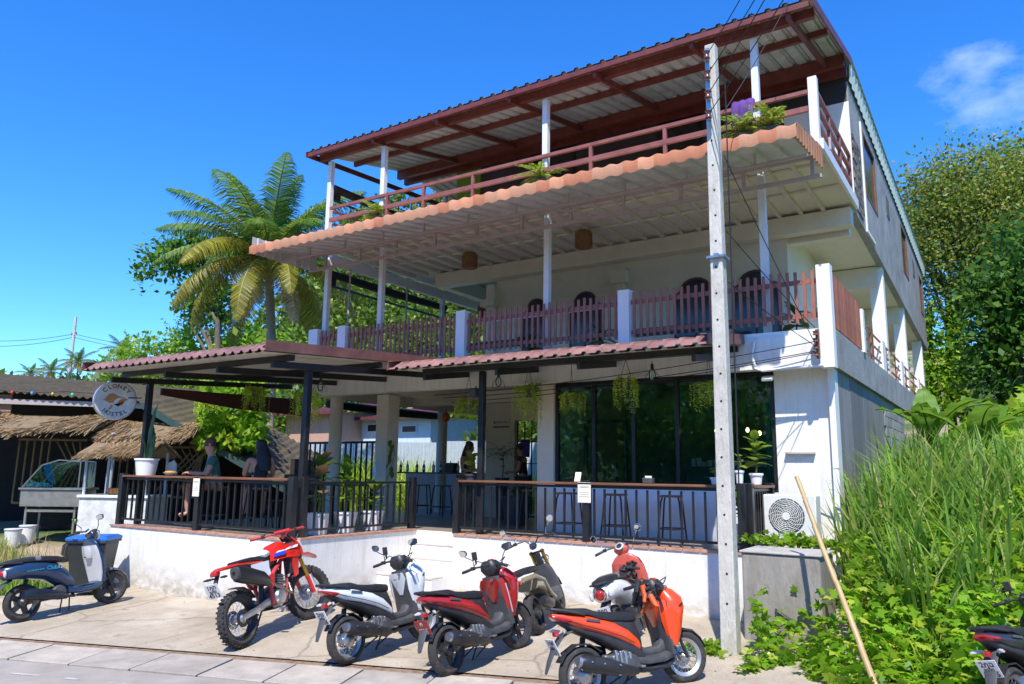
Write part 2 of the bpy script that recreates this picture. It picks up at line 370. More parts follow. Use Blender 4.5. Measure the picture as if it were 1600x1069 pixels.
# concrete drain slabs between road and gutter: every slab its own piece
pv = bpy.data.objects.new('pavement', None); COL.objects.link(pv); pv['kind'] = 'structure'
SLAB = [mat('drain_slab_%s' % n, c, .85, var=.12, scale=3, bump=.35, bscale=50, dirt=.35, dirt_rgb=(.2, .17, .14)) for n, c in (('pale', (.42, .365, .305)), ('grey', (.37, .325, .275)), ('warm', (.45, .395, .325)))]
u = -30.0
while u < 6:
    l = .86 + rnd.uniform(-.04, .04); g = .012
    mb = MB(); pts = []
    for a, b in ((u+g, 7.32), (u+l-g, 7.32), (u+l-g, 7.95), (u+g, 7.95)):
        x, y = RU[0]*a+RN[0]*b, RU[1]*a+RN[1]*b; pts.append(Vector((x, y, float(gz(x, y)))))
    dz = rnd.uniform(.008, .022); t1, t2 = rnd.uniform(-.004, .004), rnd.uniform(-.004, .004)
    mb.loft([[p+Vector((0, 0, -.12)) for p in pts], [p+Vector((0, 0, dz+t1*(i % 2)+t2*(i > 1))) for i, p in enumerate(pts)]])
    part('drain_slab', mb, rnd.choice(SLAB), pv, smooth=0, bevel=.006); u += l
sheet('gutter', np.linspace(-30, 6, 120), np.linspace(7.95, 8.12, 3), -.012, RUST)
# parking apron
def apron_mat():
    m = mat('apron_concrete', (.46, .39, .30), .88, rgb2=(.33, .275, .205), scale=1.3, bump=.4, bscale=45, dirt=.75, dirt_rgb=(.27, .215, .155))
    t = m.node_tree; N = t.nodes; K = t.links.new; b = N['Principled BSDF']; src = b.inputs['Base Color'].links[0].from_socket
    co = N.new('ShaderNodeTexCoord'); vo = N.new('ShaderNodeTexVoronoi'); vo.feature = 'DISTANCE_TO_EDGE'; vo.inputs['Scale'].default_value = .45
    ns = N.new('ShaderNodeTexNoise'); ns.inputs['Scale'].default_value = 2.0; ns.inputs['Detail'].default_value = 6; K(co.outputs['Object'], ns.inputs['Vector'])
    ma = N.new('ShaderNodeMix'); ma.data_type = 'RGBA'; ma.inputs['Factor'].default_value = .22; K(co.outputs['Object'], ma.inputs['A']); K(ns.outputs['Color'], ma.inputs['B']); K(ma.outputs['Result'], vo.inputs['Vector'])
    cr = N.new('ShaderNodeValToRGB'); cr.color_ramp.elements[0].position = 0; cr.color_ramp.elements[1].position = .012; cr.color_ramp.elements[0].color = (.6, .6, .6, 1); cr.color_ramp.elements[1].color = (0, 0, 0, 1); K(vo.outputs['Distance'], cr.inputs[0])
    mx = N.new('ShaderNodeMix'); mx.data_type = 'RGBA'; mx.inputs['B'].default_value = (.14, .115, .085, 1); K(cr.outputs[0], mx.inputs['Factor']); K(src, mx.inputs['A'])
    nf = N.new('ShaderNodeTexNoise'); nf.inputs['Scale'].default_value = 70; nf.inputs['Detail'].default_value = 4; K(co.outputs['Object'], nf.inputs['Vector'])
    rr = N.new('ShaderNodeMapRange'); rr.inputs['From Min'].default_value = .3; rr.inputs['From Max'].default_value = .7; rr.inputs['To Min'].default_value = .8; rr.inputs['To Max'].default_value = 1.12; K(nf.outputs[0], rr.inputs[0])
    # tyre marks and oil drips
    def marks(sc, st, a, c, amt, col, prev):
        mp_ = N.new('ShaderNodeMapping'); mp_.inputs['Scale'].default_value = st; K(co.outputs['Object'], mp_.inputs[0]); n = N.new('ShaderNodeTexNoise'); n.inputs['Scale'].default_value = sc; n.inputs['Detail'].default_value = 5; K(mp_.outputs[0], n.inputs['Vector'])
        r = N.new('ShaderNodeMapRange'); r.inputs['From Min'].default_value = a; r.inputs['From Max'].default_value = c; r.inputs['To Max'].default_value = amt; K(n.outputs[0], r.inputs[0])
        x = N.new('ShaderNodeMix'); x.data_type = 'RGBA'; x.inputs['B'].default_value = (*col, 1); K(r.outputs[0], x.inputs['Factor']); K(prev, x.inputs['A']); return x.outputs['Result']
    o_ = marks(1.8, (3.2, .28, 1), .58, .72, .45, (.15, .13, .11), mx.outputs['Result'])
    o_ = marks(2.6, (1, 1, 1), .64, .72, .6, (.12, .10, .08), o_)
    o_ = marks(1.1, (1, 1, 1), .56, .75, .6, (.58, .52, .43), o_)
    h = N.new('ShaderNodeHueSaturation'); K(rr.outputs[0], h.inputs['Value']); K(o_, h.inputs['Color']); K(h.outputs[0], b.inputs['Base Color'])
    return m
def apos(U, V):
    # U = X, V 0..1 from the gutter to the terrace wall
    y0 = (8.12 - RN[0]*U)/RN[1]; y1 = np.where(U < -9.0, 8.4, 10.62)
    return U, y0 + (y1-y0)*V
sheet('parking_apron', np.concatenate([np.linspace(-14.3, -9.01, 30), np.linspace(-9.0, -1.2, 60)]), np.linspace(0, 1, 24), .002, apron_mat(), apos)
# ================================================================ terrace
FZ = .89
terr = thing('terrace', 'raised terrace with white rendered walls and clay tile edging below the cafe', 'terrace', (-8.5, 10.5, 0))
p = lambda n, mb, m, **k: part(n, mb, m, terr, world=True, **k)
p('front_wall', MB().box(-7.95, -2.95, 10.52, 10.70, -.3, .855), WALLW)
p('end_wall', MB().box(-3.10, -2.951, 10.701, 11.88, -.3, .855), WALLW)
p('side_wall', MB().box(-9.28, -9.1, 8.03, 10.94, -.4, .855), WALLW)
p('front_wall', MB().box(-13.85, -9.281, 8.03, 8.21, -.5, .855), WALLW)
p('end_wall', MB().box(-13.85, -13.67, 8.211, 12.4, -.5, .855), WALLW)
# floor, cast as two rectangles
p('floor', MB().box(-13.66, -9.29, 8.22, 16.9, .60, FZ-.012).box(-9.289, -2.9, 10.945, 11.88, .60, FZ-.012).box(-9.289, -6.9, 11.881, 18, .60, FZ-.012), mat('terrace_floor', (.30, .24, .20), .35, var=.12, scale=3))
p('wall_cap', MB().box(-7.95, -2.95, 10.72, 10.944, .60, FZ-.012), FLOORT)
def edge_tiles(x0, x1, y0, y1, along='x', n=20):
    for i in range(n):
        a = i/n; b = (i+1)/n; g = .006
        if along == 'x': mb = MB().box(x0+(x1-x0)*a+g, x0+(x1-x0)*b-g, y0, y1, .857, FZ+rnd.uniform(-.002, .003))
        else: mb = MB().box(x0, x1, y0+(y1-y0)*a+g, y0+(y1-y0)*b-g, .857, FZ+rnd.uniform(-.002, .003))
        p('edge_tile', mb, EDGET, smooth=0)
edge_tiles(-7.95, -2.95, 10.50, 10.715, 'x', 20)
edge_tiles(-13.87, -9.28, 8.01, 8.218, 'x', 18)
edge_tiles(-9.285, -9.08, 8.22, 10.93, 'y', 11)
# steps
STEPE = mat('step_nosing', (.66, .57, .49), .6, var=.1)
for i, (ys, zt, ye, xr) in enumerate(((10.93, FZ-.001, 10.9445, -7.95), (10.79, .66, 10.944, -7.95), (10.60, .44, 10.943, -7.95), (9.95, .22, 10.599, -7.93))):
    p('step', MB().box(-9.098, xr-.002, ys, ye, -.3 if i == 3 else zt-.26, zt-.022), WHITE)
    if i: p('step_nosing', MB().box(-9.098, xr-.002, ys-.012, ye if i < 3 else 10.25, zt-.020, zt), STEPE)

# ---------------------------------------------------------------- terrace railings
def railing(label, a, b, n, wood=True, posts=(0, 1), group='black steel railings round the terrace', z=FZ, h=.86, wide=.30):
    a, b = Vector(a), Vector(b); d = (b-a); Ln = d.length; ang = math.atan2(d.y, d.x)
    t = thing('terrace_railing', label, 'railing', a, (0, 0, ang), group)
    q = lambda nm, mb, m, **k: part(nm, mb, m, t, **k)
    for f in posts: q('post', MB().cbox((f*Ln, 0, h/2+.02), (.11, .11, h+.06)), BLACK, bevel=.006)
    q('bottom_rail', MB().cbox((Ln/2, 0, .10), (Ln-.115, .03, .035)), BLACK)
    q('top_rail', MB().cbox((Ln/2, 0, h-.045), (Ln-.115, .035, .035)), BLACK)
    if wood: q('counter_board', MB().cbox((Ln/2, wide*.25, h+.002), (Ln-.12, wide, .035)), WOODB, bevel=.006)
    me = MB().cbox((0, 0, (h-.05+.09)/2), (.028, .028, h-.19)).mesh('baluster', BLACK, smooth=0)
    for i in range(n):
        x = (i+1)*Ln/(n+1)
        if min(abs(x-f*Ln) for f in posts) < .08: continue
        link('baluster', me, t, (x, 0, 0))
    return t
r1 = railing('long terrace railing with wooden counter board in front of the glass windows', (-7.93, 10.58, FZ), (-3.12, 10.58, FZ), 27, posts=(0, .51, 1))
r2 = railing('front terrace railing with wooden counter where the man in green sits', (-13.72, 8.11, FZ), (-9.19, 8.11, FZ), 26, posts=(0, .5, 1))
r3 = railing('short railing without counter in front of the three white plant pots', (-9.19, 8.24, FZ), (-9.19, 10.9, FZ), 15, wood=False, posts=(0.03, 1))
r4 = railing('short dark railing turning back towards the house beside the air conditioner', (-3.06, 10.72, FZ), (-3.06, 11.80, FZ), 8, posts=(.0, 1), wide=.36)
# notices on the posts
PAPER = mat('white_notice', (.82, .76, .66), .6, var=.03)
for (lb, x, y, zz, w, h) in (('white paper notice on the middle post of the long railing', -5.485, 10.515, 1.62, .22, .30), ('white paper notice on the railing post under the seated man', -11.455, 8.045, 1.60, .17, .31)):
    t = thing('notice', lb, 'notice', (x, y, zz-h/2), group='white notices on the railing')
    part('sheet', MB().cbox((0, -.006, h/2), (w, .008, h)), PAPER, t)
    INK = mat('faded_print', (.55, .47, .38), .7)
    part('print', MB().cbox((0, -.0115, h*.78), (w*.7, .002, h*.07)).cbox((0, -.0115, h*.5), (w*.76, .002, h*.03)).cbox((0, -.0115, h*.4), (w*.7, .002, h*.03)).cbox((0, -.0115, h*.3), (w*.74, .002, h*.03)), INK, t)
# lattice fence at the back left of the left terrace
t = thing('bar_fence', 'tall black bar fence behind the seated woman at the terrace end', 'fence', (-13.6, 12.3, FZ))
Lf = 2.55
for x in (0, Lf): part('post', MB().cbox((x, 0, .85), (.07, .07, 1.70)), BLACK, t)
for z in (.12, 1.62): part('rail', MB().cbox((Lf/2, 0, z), (Lf-.08, .04, .05)), BLACK, t)
me = MB().cbox((0, 0, .87), (.03, .03, 1.46)).mesh('bar', BLACK, smooth=0)
for i in range(15): link('bar', me, t, ((i+1)*Lf/16, 0, 0))

# ---------------------------------------------------------------- canopies over the terrace
CANT = mat('canopy_sheet_pink_maroon', (.27, .135, .12), .5, var=.18, scale=2.2, bump=.05, dirt=.45, dirt_rgb=(.40, .27, .24))
CANF = mat('canopy_flashing', (.20, .085, .07), .5, var=.16, scale=3, dirt=.4, dirt_rgb=(.30, .18, .15))
CANU = mat('canopy_underside', (.55, .53, .47), .6, var=.06, scale=3)
def corr(x0, x1, pitch, h, ya, za, yb, zb, dz=0, flat=.62, ny=2):
    """ribbed sheet running from front (ya, za) to back (yb, zb)"""
    xs = []; k = 0; x = x0
    while x < x1:
        for f, hh in ((0, 0), (flat, 0), (flat+.08, h), (.92, h)):
            xx = x + f*pitch
            if xx <= x1: xs.append((xx, hh))
        x += pitch
    xs.append((x1, 0)); mb = MB()
    rings = [[(xx, ya+(yb-ya)*t, za+(zb-za)*t+hh+dz) for xx, hh in xs] for t in [i/(ny-1) for i in range(ny)]]
    n = len(xs)
    for r in rings: mb.v += [Vector(q) for q in r]
    for i in range(ny-1):
        for j in range(n-1): mb.f.append((i*n+j, i*n+j+1, (i+1)*n+j+1, (i+1)*n+j))
    return mb
def canopy(label, x0, x1, yf, zf, yb, zb, pitch, posts, rafters, loc, lip=True):
    t = thing('canopy', label, 'canopy', loc, group='maroon sheet metal canopies over the terrace')
    q = lambda nm, mb, m, **k: part(nm, mb, m, t, world=True, **k)
    q('roof_sheet', corr(x0, x1, pitch, .035, yf+.13, zf+.12, yb, zb+.10), CANT, smooth=0)
    q('roof_lip', corr(x0, x1, pitch, .03, yf-.02, zf+.01, yf+.128, zf+.12), CANT, smooth=0)
    q('soffit', corr(x0+.03, x1-.03, pitch, .035, yf+.02, zf-.012, yb-.01, zb-.012), CANU, smooth=0)
    s = (zb-zf)/(yb-yf); zz = lambda y: zf + s*(y-yf)
    # rake flashing at both ends
    for xe, sg in ((x1, 1), (x0, -1)):
        q('flashing', MB().loft([[(xe-.10*sg, y, zz(y)+.158), (xe+.02*sg, y, zz(y)+.158), (xe+.02*sg, y, zz(y)-.0), (xe, y, zz(y)-.0), (xe, y, zz(y)+.145), (xe-.10*sg, y, zz(y)+.145)] for y in (yf-.03, yb)]), CANF, smooth=0)
    for y in (yf+.55, (yf+yb)/2+.25, yb-.12): q('purlin', MB().bar((x0+.32, y, zz(y)-.065), (x1-.05, y, zz(y)-.065), .06, .09), BLACK)
    for x in rafters: q('rafter', MB().bar((x, yf+.32, zz(yf+.32)-.165), (x, yb-.03, zz(yb)-.165), .06, .10), BLACK)
    for (x, y) in posts: q('post', MB().cbox((x, y, (FZ+zz(y)-.13)/2), (.10, .10, zz(y)-.13-FZ)), BLACK, bevel=.008)
    return t, zz
canL, zL = canopy('long left canopy on black posts above the seated guests', -13.85, -8.95, 7.25, 3.60, 11.72, 3.90, .20, [(-13.5, 8.32), (-9.27, 8.36)], [-13.5, -11.9, -10.5, -9.2], (-11.4, 8.1, FZ))
canR, zR = canopy('right canopy above the cafe windows with pink ribbed sheet', -8.93, -3.28, 9.85, 3.62, 11.48, 3.86, .24, [(-7.54, 10.70)], [-8.4, -6.9, -5.4, -3.6], (-6, 10.6, FZ))
# fallen roof end: a plank rests on the canopy sheet
# ================================================================ the hostel
bld = thing('hostel_building', 'three storey white hostel with roofed balconies and grey side wall', 'building', (-7, 14.5, 0))
B = lambda n, mb, m, **k: part(n, mb, m, bld, world=True, **k)
XL, XR, YF = -12.65, -2.05, 11.5
# ground floor -------------------------------------------------------------
B('wall', MB().box(-2.96, -2.17, 11.9, 12.1, -.3, 3.50), WALLW)
B('pillar', MB().box(-2.168, -2.085, 11.80, 12.1, -.3, 3.465), WHITE)
B('sill_wall', MB().box(-6.80, -2.962, 11.9, 12.08, .6, 1.66), mat('sill_white', (.74, .76, .78), .55, var=.02))
B('pillar', MB().box(-7.13, -6.802, 11.86, 12.14, .6, 3.465), CREAM)
B('pillar', MB().box(-11.04, -10.72, 11.86, 12.2, .6, 3.465), CREAM)
B('round_pillar', MB().lathe([(.14, .6), (.14, 3.5)], 20, c=(-12.3, 11.95, 0)), CREAM)
B('round_pillar', MB().lathe([(.14, .6), (.14, 3.7)], 20, c=(-12.55, 16, 0)), CREAM)
B('back_wall', MB().box(-10.45, -9.64, 15.0, 15.15, .6, 3.70), CREAM)
B('back_wall', MB().box(-9.0, -6.9, 15.0, 15.15, .6, 3.70), CREAM)
B('lintel', MB().box(-9.638, -9.002, 15.0, 15.15, 3.1, 3.70), CREAM)
B('partition', MB().box(-6.92, -6.80, 12.15, 15.0, .6, 3.70), CREAM)
B('parapet', MB().box(-14.6, -10.46, 17.0, 17.15, .3, 1.86), mat('parapet_grey', (.33, .32, .30), .7, var=.05))
# shop front
fr = B('window_frame', MB().box(-6.80, -2.96, 11.93, 11.99, 3.42, 3.50).box(-6.80, -2.96, 11.93, 11.99, 1.66, 1.73), BLACK)
xs = [-6.77, -6.04, -5.30, -4.53, -2.99]
for i, x in enumerate(xs): B('mullion', MB().box(x-.032, x+.032, 11.925, 11.995, 1.73, 3.42), BLACK)
for a, b in zip(xs[:-1], xs[1:]): B('window_pane', MB().box(a+.033, b-.033, 11.955, 11.965, 1.731, 3.419), PANE)
B('door_frame', MB().box(-6.45, -6.39, 12.35, 12.41, .9, 2.86).box(-5.68, -5.62, 12.35, 12.41, .9, 2.86).box(-6.389, -5.681, 12.35, 12.41, 2.80, 2.86).box(-5.80, -5.77, 12.30, 12.33, 1.3, 2.2), BLACK)
# room behind the glass
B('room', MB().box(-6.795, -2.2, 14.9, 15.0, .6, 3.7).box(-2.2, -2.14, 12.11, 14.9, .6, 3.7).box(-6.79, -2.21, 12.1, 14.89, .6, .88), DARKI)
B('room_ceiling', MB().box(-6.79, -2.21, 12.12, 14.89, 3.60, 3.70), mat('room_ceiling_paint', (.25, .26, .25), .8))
B('curtain', MB().prism([(-3.20+.03*i, 12.2+.04*(i % 2)) for i in range(7)] + [(-3.02-.03*i, 12.3+.04*(i % 2)) for i in range(7)], 1.7, 3.1, 'z'), TEALG)
B('counter', MB().box(-5.0, -3.4, 13.6, 14.2, .9, 2.0).box(-5.1, -3.3, 13.55, 14.25, 2.001, 2.05), mat('teal_counter', (.04, .12, .12), .5))
WCUP = mat('cup_white', (.7, .7, .68), .3)
B('shelf_goods', (lambda mb: [mb.lathe([(.04, 2.06), (.05, 2.06+rnd.uniform(.08, .2))], 8, c=(-4.95+.11*i, 13.8+rnd.uniform(-.05, .05), 0)) for i in range(14)] and mb)(MB()), WCUP)
# inner doorway: blue flag window
B('doorway_grille', (lambda mb: [mb.box(-9.60+.19*i, -9.58+.19*i, 15.05, 15.08, 1.0, 3.09) for i in range(4)] and [mb.box(-9.6, -9.03, 15.055, 15.075, z, z+.02) for z in (1.6, 2.1, 2.6)] and mb)(MB()), BLACK)
# first floor slab ----------------------------------------------------------
B('edge_beam', MB().box(XL, -2.035, YF, YF+.22, 3.47, 3.94), WALLW)
B('slab', MB().box(XL+.002, -2.11, YF+.221, 18.3, 3.76, 3.935).box(-11.6, -2.11, 18.301, 28.2, 3.76, 3.935), CREAM)
for bx in ((XL+.01, -6.95, 14.6, 14.9, 3.50, 3.758), (-10.98, -10.70, YF+.222, 14.598, 3.50, 3.756), (XL, XL+.25, YF+.222, 14.598, 3.47, 3.757), (XL, XL+.25, 14.902, 18.3, 3.47, 3.757)): B("ceiling_beam", MB().box(*bx), CREAM)
B('side_band', MB().box(-2.108, -2.03, YF+.001, 28.2, 3.475, 4.05), CONC)
# side wall: cement boards, then block masonry
BOARD = [mat('cement_board_%s' % n, c, .8, rgb2=tuple(x*.62 for x in c), scale=1.3, bump=.2, bscale=30, dirt=.5, dirt_rgb=(.16, .15, .14), stretch=(1, 1, .3)) for n, c in (('blue', (.21, .215, .225)), ('mid', (.18, .18, .18)), ('pale', (.26, .255, .25)))]
y = 11.905
while y < 16.8:
    w = .62
    B('wall_board', MB().box(-2.16+rnd.uniform(-.004, .004), -2.088+rnd.uniform(-.006, .006), y+.006, y+w-.006, -.3, 3.47), rnd.choice(BOARD), smooth=0); y += w
BLOCK = [mat('block_%d' % i, c, .9, var=.12, scale=5, bump=.4) for i, c in enumerate(((.30, .29, .27), (.26, .25, .235), (.34, .32, .29)))]
bmesh_ = {i: MB().cbox((0, 0, 0), (.10, .40, .19)).mesh('block', m, smooth=0) for i, m in enumerate(BLOCK)}
B('mortar_bed', MB().box(-2.17, -2.115, 16.87, 20.2, -.3, 3.47), mat('mortar', (.28, .27, .26), .95))
for r in range(12):
    for k in range(8):
        o = link('block', bmesh_[rnd.randrange(3)], bld, Vector((-2.13+rnd.uniform(-.004, .004), 17.1+k*.415+(.2 if r % 2 else 0), .98+r*.205)) - Vector(bld.location))
# first floor ---------------------------------------------------------------
for (a, b) in ((-12.82, -12.54), (-11.93, -11.70), (-8.76, -8.55), (-5.36, -5.16)):
    B('balcony_pier', MB().box(a, b, YF-.005, YF+.20, 3.942, 4.95), mat('pier_white', (.78, .78, .78), .55, var=.02))
B('corner_pier', MB().box(-2.19, -2.0, YF-.03, YF+.17, 3.44, 4.95), WHITE)
B('curb', MB().box(-5.15, -2.20, YF+.03, YF+.16, 3.942, 4.02), WHITE)
for x in (-12.58, -10.95, -6.88, -2.98):
    B('steel_post', MB().box(x-.055, x+.055, YF+.20, YF+.31, 3.942, 6.62), STEELW, bevel=.006)
    B('steel_post', MB().box(x-.055, x+.055, YF+.12, YF+.23, 6.905, 8.88), STEELW, bevel=.006)
B('steel_post', MB().box(-12.6, -12.5, 15.8, 15.9, 3.942, 6.62).box(-12.6, -12.5, 15.8, 15.9, 6.91, 9.5), STEELW)
B('parapet_post', MB().box(-2.17, -2.04, YF+.02, YF+.15, 6.72, 7.92), STEELW, bevel=.006)
B('back_wall', MB().box(-10.0, -3.30, 14.7, 14.85, 3.94, 6.62), CREAM)
B('corner_pillar', MB().box(-10.22, -9.98, 14.58, 14.82, 3.94, 6.3), CREAM)
B('pillar_head', MB().box(-10.34, -9.94, 14.5, 14.86, 5.78, 5.95), CREAM)
for x in (-6.75,): B('pillar_head', MB().box(x-.16, x+.16, 14.5, 14.698, 5.92, 6.2).box(x-.1, x+.1, 14.56, 14.697, 5.6, 5.918), CREAM)
B('ceiling_beam', MB().box(-11.65, -2.10, 14.42, 14.69, 6.40, 6.735), CREAM)
B('ceiling_beam', MB().box(-11.65, -11.42, 14.691, 18.2, 6.40, 6.735), CREAM)
B('edge_beam', MB().box(XL-.03, XL+.09, YF+.32, 18.2, 6.50, 6.735), STEELW)
B('floor_slab', MB().box(XL-.03, XR, YF+.1, 14.75, 6.80, 6.90).box(XL-.03, -11.2, 14.751, 18.3, 6.80, 6.90), CREAM)
B('slab_edge', MB().box(XR+.001, XR+.05, YF+.1, 14.74, 6.76, 6.93), STEELW)
jm = MB().box(-.028, .028, YF+.34-13, 14.41-13, -.0, .085).mesh('joist', mat('joist_paint', (.64, .58, .48), .6, var=.05), smooth=0)
x = -12.3
while x < -2.2:
    link('joist', jm, bld, Vector((x, 13, 6.712)) - Vector(bld.location)); x += .39
for yy in (12.2, 13.3): B('batten', MB().box(XL+.1, XR-.05, yy, yy+.04, 6.745, 6.785), CREAM)
# arched doors and windows at the back of the balcony
DWIN = mat('dark_window', (.025, .025, .028), .15, var=.1); DFR = mat('window_wood', (.10, .035, .03), .5, var=.1)
for (cx, w, zt, z0) in ((-8.88, .74, 5.85, 4.0), (-7.62, .78, 5.87, 4.0), (-5.12, .92, 5.86, 4.0), (-3.92, .92, 5.86, 4.0)):
    def arch(w, zt, z0):
        s = zt-.32; pts = [(cx-w/2, z0), (cx+w/2, z0), (cx+w/2, s)]
        for i in range(9):
            a = math.pi*i/8; pts.append((cx+w*.36*math.cos(a), s+.06+.26*math.sin(a)))
        return pts + [(cx-w/2, s)]
    wn = B('arched_window', MB().prism(arch(w, zt, z0), 14.66, 14.698), DFR)
    o = part('pane', MB().prism(arch(w-.1, zt-.05, z0+.06), 14.648, 14.659), DWIN, wn, world=True)
    part('glazing_bar', MB().box(cx-.02, cx+.02, 14.638, 14.647, z0+.06, zt-.33), DFR, wn, world=True)
# side gallery
B('gallery_wall', MB().box(-3.42, -3.30, 14.86, 28.2, 3.94, 6.74), CREAM)
def side_strip(y0, y1, zb, zt, x0, x1):
    return MB().loft([[(x0, yy, zb(yy)), (x1, yy, zb(yy)), (x1, yy, zt(yy)), (x0, yy, zt(yy))] for yy in (y0, y1)])
zb_ = lambda yy: 6.72 - (yy-14.76)*.047; zt_ = lambda yy: 9.32 - (yy-14.76)*.037
B('gallery_ceiling', side_strip(14.76, 28.4, lambda q: zb_(q)+.02, lambda q: zb_(q)+.14, -3.3, -2.2), CREAM)
for y0, y1, z0, z1 in ((14.76, 15.0, 6.3, 6.7), (18.3, 18.6, 6.1, 6.55), (22.2, 22.5, 5.95, 6.38)): B('ceiling_beam', MB().box(-3.3, -2.2, y0, y1, z0, z1), CREAM)
def side_with_holes(holes):
    mb = MB(); ys = sorted({14.76, 28.4} | {v for h in holes for v in h[:2]})
    for a, b in zip(ys[:-1], ys[1:]):
        h = [q for q in holes if q[0] <= a and q[1] >= b]
        if not h: mb.add(side_strip(a, b, zb_, zt_, -2.2, -2.06).v, side_strip(a, b, zb_, zt_, -2.2, -2.06).f)
        else:
            for z0, z1 in ((zb_, lambda q: h[0][2]), (lambda q: h[0][3], zt_)):
                s = side_strip(a, b, z0, z1, -2.2, -2.06); mb.add(s.v, s.f)
    return mb
HOLES = [(16.3, 17.9, 7.55, 8.95), (22.5, 23.8, 7.4, 8.75), (27.0, 28.0, 7.1, 8.35)]
B('side_wall', side_with_holes(HOLES), CONC, smooth=0)
for y0, y1, z0, z1 in HOLES:
    w = B('window', MB().box(-2.13, -2.05, y0, y0+.07, z0, z1).box(-2.13, -2.05, y1-.07, y1, z0, z1).box(-2.13, -2.05, y0+.071, y1-.071, z0, z0+.07).box(-2.13, -2.05, y0+.071, y1-.071, z1-.07, z1), mat('brown_frame', (.17, .08, .045), .5))
    part('pane', MB().box(-2.10, -2.09, y0+.07, y1-.07, z0+.07, z1-.07), DWIN, w, world=True)
for yy, zz in ((19.6, 8.1), (25.2, 7.9)):
    for k in range(3): B('vent_block', MB().box(-2.075, -2.045, yy+.16*k, yy+.16*k+.13, zz, zz+.5), mat('vent_dark', (.10, .10, .10), .8))
# split stone cladding and the white trim at the front corner of the grey wall
STN = [mat('stone_%d' % i, c, .9, var=.15, scale=9, bump=.4) for i, c in enumerate(((.16, .13, .11), (.25, .21, .18), (.10, .085, .08)))]
for r in range(15):
    yy = 14.78 + (.03 if r % 2 else 0)
    for k in range(5):
        w = rnd.uniform(.14, .22)
        B('cladding_stone', MB().box(-2.058, -2.045+rnd.uniform(0, .012), yy+.005, yy+w-.005, 6.82+r*.098, 6.82+r*.098+.09), rnd.choice(STN), smooth=0); yy += w
B('white_trim', MB().box(-2.059, -2.03, 15.95, 16.03, 6.68, 9.0).box(-2.059, -2.03, 16.031, 17.0, 6.68, 6.74), WHITE)
for yy, zt in ((18.4, 6.55), (22.3, 6.37), (26.8, 6.16)):
    B('gallery_pillar', MB().box(-2.38, -2.109, yy, yy+.26, 3.94, zt), WHITE)
B('low_pier', MB().box(-2.2, -2.0, 14.35, 14.52, 4.05, 4.82), WHITE)
for yy in (17.2, 20.4, 24.4): B('low_pier', MB().box(-2.2, -2.06, yy, yy+.45, 4.05, 4.7), WHITE)
# top storey ----------------------------------------------------------------
DARKW = mat('dark_purple_wall', (.060, .045, .055), .7, var=.12, scale=2)
B('top_wall', MB().box(-11.3, -3.25, 14.75, 14.9, 6.9, 9.72), DARKW)
B('top_wall', MB().box(-3.249, -2.062, 14.753, 14.9, 6.72, 8.92), WHITE)
B('top_wall', MB().box(-3.249, -2.09, 14.756, 14.9, 8.921, 9.66), mat('charcoal_board', (.03, .028, .03), .7))
B('lime_panel', MB().box(-11.28, -10.55, 14.70, 14.748, 7.6, 9.6), mat('lime_curtain', (.16, .30, .02), .7, var=.1))
for a, b, z0, z1 in ((-9.1, -7.9, 8.6, 9.5), (-5.9, -4.9, 8.5, 9.45), (-4.5, -3.6, 8.2, 9.45)):
    w = B('window', MB().box(a, b, 14.72, 14.748, z0, z1), mat('black_frame', (.012, .01, .012), .5)); part('pane', MB().box(a+.05, b-.05, 14.71, 14.719, z0+.05, z1-.05), DWIN, w, world=True)
# top roof over the terrace
ROOFT = mat('roof_sheet_brown', (.105, .05, .045), .5, var=.2, scale=3, dirt=.4, dirt_rgb=(.2, .12, .10))
yf, zf, yb, zb = 11.27, 9.06, 14.78, 9.78; sl = (zb-zf)/(yb-yf); zr = lambda q: zf + sl*(q-yf)
XA, XB = -13.0, -1.98
B('roof_sheet', corr(XA, XB, .26, .04, yf, zf, yb, zb), ROOFT, smooth=0)
B('roof_underside', corr(XA+.02, XB-.02, .26, .04, yf+.015, zf-.012, yb-.02, zb-.012), GALV, smooth=0)
B('roof_sheet', corr(-13.0, -1.96, .26, .04, yb, zb, 29.2, 9.05), mat('main_roof_pale', (.55, .58, .50), .5, var=.08), smooth=0)
B('roof_sheet', corr(-13.0, -11.0, .26, .04, yb+.01, zb-.03, 18.2, 9.5), GALV, smooth=0)
EAVE = mat('eave_cladding', (.62, .66, .52), .5, var=.08, scale=3)
n = 90; zrr = lambda q: 9.76-(q-14.78)*.0506
mbE = MB(); prev = None
for i in range(n+1):
    yy = 14.80 + (28.9-14.8)*i/n; x = -2.035 + (.025 if i % 2 else 0)
    cur = (Vector((x, yy, zrr(yy)-.42)), Vector((x+.03, yy, zrr(yy)-.01)))
    if prev: mbE.quad(prev[0], cur[0], cur[1], prev[1])
    prev = cur
B('eave_cladding', mbE, EAVE, smooth=0)
for yy, w, h, dz in ((yf+.03, .06, .09, .07), (YF+.17, .10, .15, .10), (12.75, .07, .11, .07), (14.35, .12, .22, .13)):
    B('purlin', MB().bar((XA+.06, yy, zr(yy)-.012-dz), (XB-.06, yy, zr(yy)-.012-dz), w, h), MAROON)
B('purlin', MB().bar((XA+.06, 14.62, 9.47), (XB-.06, 14.62, 9.47), .1, .2), MAROON)
for px, py in ((582, 210), (682, 176), (795, 137), (928, 100), (1079, 50), (1230, 8)):
    x = aty(px, py, yf+.05).x
    B('rafter', MB().bar((x, yf+.06, zr(yf+.06)-.17), (x, 14.5, zr(14.5)-.17), .07, .10), MAROON)
B('rake_board', MB().bar((XB, yf, zf-.05), (XB, yb, zb-.05), .03, .16), MAROON)
B('rake_board', MB().bar((XA, yf, zf-.05), (XA, 18.0, 9.46), .03, .12), MAROON)
